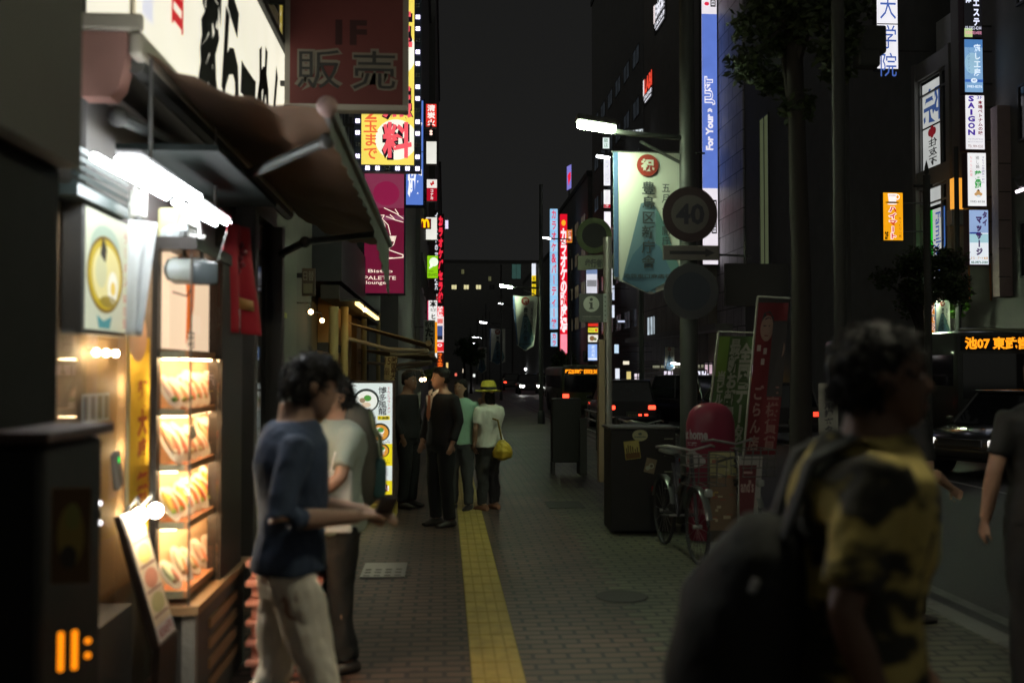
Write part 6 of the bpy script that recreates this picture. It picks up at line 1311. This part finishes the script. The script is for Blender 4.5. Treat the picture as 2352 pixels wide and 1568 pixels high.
def bus(label, loc, rz, L, Wd, H, disp, col, front=True):
    t = thing('bus', label, 'bus', loc, rz); P_ = M('bus_paint_%.2f' % col[1], col, .35, nz=.03, coat=.3); h = Wd/2
    m = MB(); m.box((0, 0, H/2+.12), (Wd, L, H-.28), P_, b=.16); m.build('body', t, smooth=True, world=False)
    f = Face((-h+.1, -L/2-.006, H-.1), *CAMF, Wd-.2, H-.5)
    m = MB(); f.rect(m, .02, .20, .98, .66, CARG, 0); m.build('windscreen', t, world=False)
    m = MB(); f.rect(m, .0, .02, 1.0, .17, D((.02, .02, .02), .3), .002); o = m.build('destination_display', t, world=False)
    m = MB(); f.text(m, disp, .04, .03, .96, .16, E((255, 150, 25), 1.4), .006, bold=.04); m.build('lettering', o, world=False)
    for sx in (-1, 1):
        m = MB(); m.box((sx*h*.8, -L/2-.01, .75), (.25, .04, .16), D((.5, .5, .48), .1) if front else M('tail_red_5.0', ()), b=.02); m.build('headlight' if front else 'tail_lamp', t, world=False)
        for k_ in range(4): m = MB(); m.box((sx*(h+.004), -L/2+1.0+k_*(L-1.6)/3.4, H*.66), (.012, (L-1.6)/3.8, H*.26), CARG); m.build('side_window', t, world=False)
        for wy in (-.3, .3): m = MB(); m.loft([(V((sx*(h-.25), wy*L, .42)), V((0, .42, 0)), V((0, 0, .42))), (V((sx*(h+.01), wy*L, .42)), V((0, .42, 0)), V((0, 0, .42)))], TYRE, 22); m.build('wheel', t, world=False)
    m = MB(); m.box((0, -L/2-.03, .45), (Wd*.96, .12, .22), P_, b=.04); m.tube([(-h+.1, -L/2+.05, H-.0), (h-.1, -L/2+.05, H-.0)], .03, D((.4, .42, .3), .25)); m.build('bumper', t, smooth=True, world=False)
    return t
bus('city bus with an orange lit destination display at the right edge', (P(2110, 900, 22).x+2.15, 26, zr), 0, 8, 2.5, 2.74, '池07 東武営業所', (.06, .065, .06))
bus('small dark minibus with an orange lit display far down the road', (P(1343, 900, 40).x, 43.5, zr), 0, 6.5, 1.85, 1.98, '臨時回送', (.08, .10, .05), front=False)

# ------------------------------------------------------------------ bicycle
def bicycle(label, loc, rz):
    t = thing('bicycle', label, 'bicycle', loc, rz); BK = D((.045, .045, .045), .3)
    for wy in (-.52, .52):
        m = MB(); pts = [V((0, wy+.31*math.cos(a), .33+.31*math.sin(a))) for a in [math.tau*k_/32 for k_ in range(33)]]; m.tube(pts, .018, TYRE); o = m.build('wheel', t, smooth=True, world=False)
        m = MB()
        for k_ in range(14): a = math.tau*k_/14; m.tube([(0, wy, .33), (0, wy+.3*math.cos(a), .33+.3*math.sin(a))], .0018, STEEL, 4)
        m.tube([(-.04, wy, .33), (.04, wy, .33)], .02, STEEL); m.build('spokes', o, world=False)
        m = MB(); pts = [V((0, wy+.345*math.cos(a), .33+.345*math.sin(a))) for a in [math.pi*(.1+.8*k_/14) for k_ in range(15)]]
        m.loft([(q, V((.03, 0, 0)), (q-V((0, wy, .33))).normalized()*.006) for q in pts], M('mudguard', (.14, .15, .14), .3, .5), 8); m.build('mudguard', t, smooth=True, world=False)
    m = MB(); F = M('bike_frame', (.07, .07, .075), .25, .2)
    for a, b in (((0, -.52, .33), (0, -.36, .95)), ((0, -.38, .85), (0, .05, .35)), ((0, .05, .35), (0, .2, .82)), ((0, .05, .35), (0, .52, .33)), ((0, .2, .72), (0, .52, .33)), ((0, -.38, .78), (0, .12, .55))): m.tube([a, b], .017, F)
    m.build('frame', t, smooth=True, world=False)
    m = MB(); m.tube([(-.27, -.18, 1.0), (-.2, -.3, 1.02), (0, -.36, .98), (.2, -.3, 1.02), (.27, -.18, 1.0)], .012, STEEL); m.build('handlebar', t, smooth=True, world=False)
    m = MB(); m.loft([(V((0, .08, .9)), V((.03, 0, 0)), V((0, 0, .02))), (V((0, .2, .91)), V((.09, 0, 0)), V((0, 0, .035))), (V((0, .33, .93)), V((.11, 0, 0)), V((0, 0, .04)))], BK, 14); m.build('saddle', t, smooth=True, world=False)
    m = MB()
    BS = D((.12, .12, .11), .4, metal=.5)
    for z in (.72, .80, .88, .96): m.tube([(-.16, -.84, z), (.16, -.84, z), (.16, -.56, z), (-.16, -.56, z), (-.16, -.84, z)], .005, BS, 4)
    for x in (-.16, -.08, 0, .08, .16): m.tube([(x, -.84, .96), (x, -.80, .72), (x, -.58, .72), (x, -.56, .96)], .004, BS, 4)
    m.build('basket', t, world=False)
    m = MB(); m.box((0, -.83, .66), (.07, .06, .07), D((.3, .32, .3), .1), b=.02); m.build('lamp', t, smooth=True, world=False)
    m = MB(); m.box((0, .86, .5), (.05, .02, .05), D((.4, .02, .02), .1)); m.tube([(-.1, .05, .35), (.1, .05, .35)], .012, STEEL); m.box((-.13, .05, .35), (.07, .08, .02), BK); m.box((.13, .05, .35), (.07, .08, .02), BK); m.build('pedals', t, world=False)
    return t
b1 = bicycle('dark bicycle seen head on in front of the red domed advertising sign', (P(1585, 1100, 8.7).x, 9.1, 0), .06)
copy_tree(b1, (P(1690, 1100, 9.2).x, 9.8, 0), .2, 'dark bicycle tucked beside the flyer rack and the banners')

copy_tree(b1, (P(1530, 1100, 11.4).x, 11.9, 0), -.12, 'dark bicycle standing behind the black box stand')
copy_tree(b1, (P(1655, 1100, 11.6).x, 12.2, 0), .15, 'dark bicycle behind the maroon dome and the sign pole')
copy_tree(b1, (P(1488, 1100, 12.9).x, 13.4, 0), .05, 'dark bicycle farthest along the kerb beside the cable box pole')
# inflatable red sign
Y = 9.75; c = P(1632, 1030, Y); zt = P(1632, 924, Y).z; r = (P(1690, 1000, Y).x-P(1578, 1000, Y).x)/2
t = thing('dome_sign', 'maroon round topped advertising sign with white lettering and a white cloud', 'advertising sign', (c.x, Y, 0)); MR = M('maroon_vinyl', (.20, .025, .05), .35, nz=.12, bump=.1, sc_=3)
m = MB(); st = [((c.x, Y, z), (r*k_, 0, 0), (0, r*.55*k_, 0)) for z, k_ in ((.02, .85), (.1, 1), (zt-.30, 1), (zt-.2, .985), (zt-.1, .87), (zt-.04, .66), (zt-.01, .4), (zt, .1))]; m.loft(st, MR, 32); m.build('body', t, smooth=True)
def wrap(mb, txt, a0, a1, z0, z1, mat, bold=.04):
    g = MB(); Face((0, 0, 0), (1, 0, 0), (0, 0, 1), 1, 1).text(g, txt, 0, 0, 1, 1, mat, 0, bold=bold)
    mb.add([V((c.x+(r+.006)*math.sin(a0+(a1-a0)*q.x), Y-(r*.55+.006)*math.cos(a0+(a1-a0)*q.x), z1+(z1-z0)*q.z)) for q in g.v], g.f, mat)
LW = D((.42, .40, .40)); m = MB(); wrap(m, 'at home', -1.5, -.25, zt-.36, zt-.26, LW); wrap(m, '賃貸', -1.3, -.7, zt-.42, zt-.385, LW); wrap(m, 'home', -1.2, -.3, .28, .36, D((.3, .16, .16)))
g = MB()
for a, z, rr in ((-1.25, zt-.54, .055), (-1.0, zt-.52, .06), (-.75, zt-.545, .055), (-.55, zt-.57, .04), (-1.1, zt-.58, .06), (-.8, zt-.59, .05)):
    m.poly([V((c.x+(r+.004+rr*.02)*math.sin(a+rr*math.cos(k_*math.tau/20)/r*1.3), Y-(r*.55+.004+rr*.02)*math.cos(a+rr*math.cos(k_*math.tau/20)/r*1.3), z+rr*math.sin(k_*math.tau/20))) for k_ in range(20)], LW)
wrap(m, 'に', -1.3, -.95, zt-.60, zt-.52, D((.3, .04, .07))); m.build('lettering', t)
# flyer rack
a = P(1630, 1215, 9.45); b = P(1692, 1036, 9.45); t = thing('flyer_rack', 'upright board of yellowish flyers below the maroon dome', 'rack', ((a.x+b.x)/2, 9.45, 0)); m = MB(); m.span((a.x, 9.45, .05), (b.x, 9.49, b.z), D((.08, .07, .06))); m.build('board', t)
f = Face((a.x+.005, 9.446, b.z-.01), *CAMF, b.x-a.x-.01, b.z-a.z); m = MB(); f.rect(m, 0, 0, 1, .3, D((.34, .32, .16)), 0); f.rect(m, 0, .3, 1, 1, D((.22, .15, .10)), 0); rr = random.Random(4)
for k_ in range(22): x, y = rr.uniform(0, .7), rr.uniform(.04, .9); f.rect(m, x, y, x+rr.uniform(.1, .28), y+rr.uniform(.015, .05), D(rr.choice(((.45, .33, .1), (.3, .12, .08), (.5, .45, .3), (.12, .1, .06)))), .002+.0004*k_)
f.line(m, [(.25, .12), (.85, .06)], .025, D((.06, .06, .05)), .013); m.build('flyer', t)
# tall banners on poles
def nobori(label, x0, y0, x1, y1, Y, tilt, mat, draw, grp):
    A = P(x0, y0, Y); B = P(x1, y0, Y); h = A.z-P(x0, y1, Y).z; up = V((tilt, 0, 1)).normalized(); w_ = B.x-A.x
    f = Face(A, V((1, 0, 0)), up, w_, h); f.n = V((0, -1, 0)); n1, n2 = 14, 24
    def dep(u, v): return .03*math.sin(u*6+v*3)*(.2+u*.8)
    vs = [f.pt(j/n1, i/n2, dep(j/n1, i/n2)) for i in range(n2+1) for j in range(n1+1)]; fs = [[i*(n1+1)+j, (i+1)*(n1+1)+j, (i+1)*(n1+1)+j+1, i*(n1+1)+j+1] for i in range(n2) for j in range(n1)]
    base = f.pt(0, 1.0); t = thing('pole_banner', label, 'banner', (base.x-.02, Y, 0), 0, grp); m = MB(); m.add(vs, fs, mat); m.build('cloth', t, smooth=True)
    m = MB(); f2 = Face((0, 0, 0), (1, 0, 0), (0, 0, 1), 1, 1); draw(m, f2); m.v = [f.pt(q.x, -q.z, dep(q.x, -q.z)+.006-q.y*.001) for q in m.v]; m.build('lettering', t)
    m = MB(); top = f.pt(-.04, -.04); bot = top-up*((top.z-.1)/up.z); m.tube([bot, top], .012, D((.4, .4, .34), .4)); m.tube([top, f.pt(1.05, -.03)], .009, D((.5, .5, .45), .3)); m.build('pole', t, smooth=True)
    m = MB(); m.loft([((bot.x, Y, 0.0), (.17, 0, 0), (0, .17, 0)), ((bot.x, Y, .08), (.16, 0, 0), (0, .16, 0)), ((bot.x, Y, .11), (.06, 0, 0), (0, .06, 0))], D((.1, .1, .1)), 24); m.build('base', t)
CR = D((.34, .36, .29))
def dg(m, f):
    f.rect(m, .0, 0, .3, .35, D((.14, .24, .04)), .0)
    for tx, x0, x1, y0, y1 in (('全国データ', .66, .98, .06, .93), ('最新お部屋', .34, .66, .02, .75), ('当ビル5F', .06, .30, .3, .78)):
        f.text(m, tx, x0, y0, x1, y1, CR, -1, vert=True, bold=.05, fill=1.0); f.text(m, tx, x0, y0, x1, y1, D((.05, .085, .035)), -3, vert=True, bold=.0, fill=1.0) if x0 > .1 else None
nobori('tall green banner with outlined white characters leaning left of the red one', 1652, 772, 1732, 1040, 10.35, .12, M('banner_green', (.075, .13, .05), .8, nz=.4, sc_=2.5), dg, 'tall banners on poles by the bicycles')
def dr(m, f):
    FS = D((.36, .24, .19)); f.rect(m, .55, .12, 1, .62, D((.06, .055, .055)), 0); f.disc(m, .35, .17, .22, FS, -1, .085); f.shape(m, [(.14, .13), (.2, .07), (.4, .055), (.56, .1), (.56, .14), (.4, .1), (.2, .12)], D((.05, .05, .05)), -2); f.rect(m, .22, .15, .31, .158, D((.08, .05, .05)), -2); f.rect(m, .40, .15, .49, .158, D((.08, .05, .05)), -2); f.rect(m, .28, .215, .43, .222, D((.2, .06, .05)), -2)
    f.disc(m, .78, .30, .20, FS, -1, .08); f.shape(m, [(.6, .27), (.66, .2), (.82, .19), (.98, .25), (.98, .28), (.8, .24)], D((.05, .05, .05)), -2); f.rect(m, .68, .285, .75, .292, D((.08, .05, .05)), -2); f.rect(m, .83, .285, .9, .292, D((.08, .05, .05)), -2); f.rect(m, .72, .34, .85, .347, D((.2, .06, .05)), -2)
    for x, y in ((.08, .28), (.3, .30), (.25, .37)): f.rect(m, x, y, x+.12, y+.04, D((.5, .45, .4)), -2)
    f.text(m, 'ごらん店', .06, .54, .46, .98, D((.40, .25, .22)), -2, vert=True, bold=.03); f.text(m, '王様賃貸', .55, .54, .95, .98, D((.30, .16, .14)), -2, vert=True, bold=.02)
nobori('tall dark red banner with two portrait faces beside the green one', 1742, 695, 1812, 1045, 10.2, .10, M('banner_red', (.18, .03, .035), .8, nz=.2, sc_=2), dr, 'tall banners on poles by the bicycles')
a = P(1698, 1145, 9.0); b = P(1752, 1048, 9.0); t = thing('stand_sign', 'low white edged maroon stand sign under the tall banners', 'stand sign', ((a.x+b.x)/2, 9.0, 0)); m = MB(); m.slab([(a.x, 9, a.z-.3), (b.x-.05, 9, a.z-.3), (b.x, 9, b.z), (a.x-.0, 9, b.z)], (0, .03, 0), D((.34, .33, .31))); m.build('board', t)
m = MB(); m.span((a.x+.05, 9.0, 0), (a.x+.08, 9.03, a.z-.3), DARK); m.span((b.x-.12, 9.0, 0), (b.x-.09, 9.03, a.z-.3), DARK); m.build('leg', t)
f = Face((a.x, 8.995, b.z), *CAMF, b.x-a.x, b.z-a.z); m = MB(); f.shape(m, [(.0, .2), (.74, .2), (.58, 1.4), (.0, 1.4)], D((.13, .035, .04)), 0); f.text(m, 'and’s', .05, .55, .6, .85, D((.40, .30, .27)), .003, bold=.03); f.rect(m, .15, .35, .55, .4, D((.4, .28, .26)), .003); m.build('lettering', t)

# black box stand with stickers
Y = 10.2; a = P(1403, 1170, Y); b = P(1552, 986, Y); t = thing('bar_stand', 'black box stand with an oval sticker, a poster and a small card', 'stand', ((a.x+b.x)/2, Y, 0))
m = MB(); m.span((a.x, Y, .03), (b.x, Y+.45, b.z), D((.025, .025, .024), .6), b=.015); m.build('body', t)
m = MB(); m.span((a.x-.02, Y-.02, b.z+.002), (b.x+.02, Y+.47, b.z+.03), D((.08, .075, .07), .4), b=.008); m.build('top', t)
f = Face(P(1428, 1008, Y-.004), V((1, 0, .22)), V((-.22, 0, 1)), .18, .2); W_ = (b.x-a.x)
m = MB(); f = Face((a.x, Y-.004, b.z), *CAMF, W_, b.z); f.disc(m, (1470-1403)/149, (996-986)/149*W_/b.z+.012, .118, D((.45, .46, .25)), 0, .055); o = f.text(m, 'Hoegaarden', .36, .058, .54, .082, D((.08, .12, .12)), .003, bold=.03); f.disc(m, .45, .04, .03, D((.1, .14, .1)), .003, .012); m.build('oval_sticker', t)
m = MB(); f2 = Face(P(1432, 1014, Y-.004), V((1, 0, .12)), V((-.12, 0, 1)), .16, .19); f2.rect(m, 0, 0, 1, 1, D((.42, .36, .08)), 0); f2.rect(m, .04, .04, .96, .7, D((.52, .46, .14)), .001); f2.rect(m, .04, .66, .96, .96, D((.16, .09, .03)), .002)
for x, h_ in ((.1, .3), (.22, .45), (.36, .4), (.5, .34), (.66, .2), (.8, .28)): f2.rect(m, x, .66-h_, x+.08, .68, D((.12, .09, .03)), .003)
m.build('poster', t)
m = MB(); f3 = Face(P(1486, 1050, Y-.004), V((1, 0, -.25)), V((.25, 0, 1)), .11, .15); f3.rect(m, 0, 0, 1, 1, D((.24, .2, .12)), 0); f3.disc(m, .6, .5, .25, D((.45, .5, .35)), .001); f3.disc(m, .6, .5, .15, D((.15, .13, .08)), .002); f3.disc(m, .3, .7, .2, D((.4, .45, .32)), .003); m.build('card', t)
m = MB()
for i in range(4): m.span((b.x-.12, Y-.012, b.z-.1-i*.17), (b.x-.03, Y-.0, b.z-.09-i*.17), D((.3, .32, .22), .3))
m.build('handle', t)
# guard railings and bollards along the kerb
def railing(label, y0, y1, x=3.25):
    t = thing('guard_railing', label, 'railing', (x, (y0+y1)/2, 0), 0, 'guard railings along the kerb'); R_ = D((.13, .14, .12), .35, metal=.4)
    for y in (y0, y1): m = MB(); m.tube([(x, y, 0), (x, y, .8)], .035, R_); m.build('post', t, smooth=True)
    for z in (.35, .6, .78): m = MB(); m.tube([(x, y0, z), (x, y1, z)], .024, R_); m.build('rail', t, smooth=True)
for i, (y0, y1) in enumerate(((14.2, 16.0), (16.4, 18.2), (18.6, 20.4), (20.8, 22.6), (25, 27), (27.4, 29.4))): railing('grey guard railing, %s of the row along the kerb from the black stand' % ['first', 'second', 'third', 'fourth', 'fifth', 'sixth'][i], y0, y1, 3.2)
m = MB(); m.span((P(1268, 960, 16).x, 16, P(1268, 1062, 16).z), (P(1335, 960, 16).x, 16.25, P(1268, 915, 16).z), D((.03, .03, .028), .5), b=.02); m.span((P(1330, 960, 16).x, 15.9, 0), (P(1346, 960, 16).x, 16.3, P(1346, 960, 16).z), BLACK)
m.span((P(1268, 960, 16).x, 16, 0), (P(1275, 960, 16).x, 16.25, .2), BLACK); solo(m, 'signal_box', 'dark roadside cabinet beyond the woman in the hat', 'cabinet')
# crossing button pole at the right
p = P(1932, 900, 8.4); t = thing('signal_pole', 'dark pedestrian signal pole with a push button plate', 'pole', (p.x, 8.4, 0)); m = MB(); m.tube([(p.x, 8.4, 0), (p.x, 8.4, 6)], .055, D((.03, .031, .028)), 14); m.build('pole', t, smooth=True)
a = P(1880, 1017, 8.35); b = P(1922, 880, 8.35); m = MB(); m.span((a.x, 8.33, a.z), (b.x, 8.345, b.z), D((.30, .30, .26), .6)); m.span((b.x-.0, 8.34, a.z+.1), (p.x, 8.4, a.z+.14), DARK); o = m.build('plate', t); f = Face((a.x, 8.326, b.z), *CAMF, b.x-a.x, b.z-a.z); m = MB(); f.text(m, '音響用押ボタン', .25, .05, .75, .96, D((.07, .07, .075)), 0, vert=True, bold=.05); m.build('lettering', o)
a = P(1885, 1085, 8.35); b = P(1925, 1034, 8.35); m = MB(); m.span((a.x, 8.3, a.z), (b.x, 8.4, b.z), D((.42, .43, .40), .5), b=.03); m.box(((a.x+b.x)/2+.02, 8.296, (a.z+b.z)/2), (.05, .01, .09), BLACK); m.build('push_button', t)
# signal heads high in the tree, a lamp post with a spear tip
t = thing('traffic_signal', 'dark traffic signal head silhouetted against the white sign', 'traffic signal', P(2020, 110, 11)); m = MB(); m.box(P(2000, 95, 11), (.30, .2, .32), BLACK, b=.03); m.box(P(1990, 135, 11), (.26, .2, .22), BLACK, b=.03); m.build('housing', t)
m = MB(); m.tube([P(2010, 90, 11.05), P(1936, 120, 11.1)], .04, BLACK); m.tube([P(1936, 120, 11.1), (P(1936, 120, 11.1).x, 11.1, 0)], .07, BLACK); m.build('arm', t)
t = thing('sign_post', 'dark post with a spear tip and a cross bar before the windows with painted reflections', 'post', (P(2128, 500, 12).x, 12, 0)); q = P(2128, 403, 12); m = MB(); m.tube([(q.x, 12, 0), q], .045, BLACK); m.build('pole', t); m = MB(); m.tube([q, q+V((0, 0, .04)), q+V((0, 0, .10)), q+V((0, 0, .19))], [.012, .03, .025, .002], BLACK); m.build('finial', t); m = MB(); a = P(2099, 427, 12); b = P(2141, 426, 12); m.tube([a, b], .018, BLACK); m.build('crossbar', t)
m = MB(); m.tube([P(1822, 60, 10.4), P(1832, 330, 10.4), P(1845, 560, 10.4), (P(1846, 700, 10.4).x, 10.4, 0)], .02, D((.16, .2, .18), .3, metal=.5)); solo(m, 'cable_mast', 'thin dark mast with greenish glints left of the dark tree', 'mast')

# ------------------------------------------------------------------ trees
def tree(label, x, y, h, crown, n, leaf, seed, col=((.045, .065, .025), (.06, .085, .03), (.035, .05, .022)), trunk=.12, grp=None, gz=0):
    rr = random.Random(seed); t = thing('street_tree', label, 'tree', (x, y, gz), 0, grp); BARK = D((.032, .028, .024), .9, bump=.6)
    m = MB(); cz = h-crown[2]; m.tube([(x, y, gz), (x+.03, y, cz*.5), (x-.02, y+.02, cz), (x, y, cz+crown[2]*.6)], [trunk, trunk*.8, trunk*.65, trunk*.2], BARK, 12); limbs = []
    for k_ in range(9):
        a = rr.uniform(0, 6.28); z0 = cz*rr.uniform(.75, 1.1); e_ = V((x+math.cos(a)*crown[0]*.75, y+math.sin(a)*crown[1]*.75, cz+crown[2]*rr.uniform(-.3, .7))); m.tube([(x, y, z0), V((x, y, z0)).lerp(e_, .5)+V((0, 0, .12)), e_], [trunk*.4, trunk*.25, trunk*.08], BARK, 7); limbs.append(e_)
    m.build('trunk', t, smooth=True)
    m = MB(); lm = [M('leaf_%.3f' % c[1], c, .5, nz=.2) for c in col]; cl = []
    for k_ in range(26):
        while True:
            q = V((rr.uniform(-1, 1), rr.uniform(-1, 1), rr.uniform(-1, 1)))
            if .35 < q.length < 1: break
        cl.append((V((x+q.x*crown[0], y+q.y*crown[1], cz+crown[2]*.25+q.z*crown[2])), rr.uniform(.22, .42)*min(crown)))
    for k_ in range(n):
        c, r_ = rr.choice(cl); d = V((rr.gauss(0, 1), rr.gauss(0, 1), rr.gauss(0, .8))).normalized()*r_*rr.uniform(.3, 1.1); p_ = c+d
        u = V((rr.gauss(0, 1), rr.gauss(0, 1), rr.gauss(0, .6))).normalized()*leaf; v = u.cross(V((rr.gauss(0, 1), rr.gauss(0, 1), rr.gauss(0, 1)))).normalized()*leaf*.5
        m.poly([p_-u, p_+v*.8, p_+u, p_-v*.8], rr.choice(lm))
    m.build('crown', t); return t
tree('dark street tree whose crown hides part of the big blue character sign', 3.48, 9.6, 6.3, (.62, .6, 1.15), 7000, .055, 3)
tree('dark leafy tree under the orange coffee sign', P(2112, 700, 19).x, 19, 3.95, (.78, .8, .75), 6000, .06, 5, gz=-.1)
tree('small tree with lit green leaves beside the grey banner at the right', P(2203, 700, 25.4).x, 25.4, 4.0, (.28, .3, .55), 900, .07, 6, col=((.10, .30, .03), (.14, .36, .04), (.06, .16, .02)), trunk=.05)
tree('dark tree far right beyond the bus', P(2300, 700, 27).x, 26.4, 4.2, (.7, .5, .7), 2500, .07, 8)
for i, (px, Y, h_) in enumerate(((1082, 70, 3.6), (1066, 84, 4.0), (1286, 62, 2.6), (1300, 74, 2.9))):
    tree(['small leafy street tree left of the wind blown banner', 'far leafy tree over the suit man', 'dim tree below the karaoke signs', 'far dim tree below the red karaoke sign'][i], P(px, 800, Y).x, Y, h_, (.9, .9, .9), 1800, .12, 20+i, col=((.06, .12, .03), (.05, .09, .03), (.04, .06, .03)), grp='small trees far down the street')
t = thing('potted_plant', 'leafy potted plant lit beside the warm lamps', 'plant', P(1000, 870, 20)); m = MB(); rr = random.Random(2); c = P(995, 858, 20)
for k_ in range(160): q = c+V((rr.gauss(0, .10), rr.gauss(0, .1), rr.gauss(0, .05))); u = V((rr.gauss(0, 1), rr.gauss(0, 1), rr.gauss(0, 1))).normalized()*.05; v = u.cross(V((0, 1, .2))).normalized()*.03; m.poly([q-u, q+v, q+u, q-v], D((.22, .30, .10)))
m.build('leaves', t); m = MB(); m.tube([(c.x, c.y, .3), c], .015, DARK); m.build('stem', t); m = MB(); m.loft([((c.x, c.y, 0), (.12, 0, 0), (0, .12, 0)), ((c.x, c.y, .35), (.16, 0, 0), (0, .16, 0))], D((.2, .12, .08)), 18); m.build('pot', t)
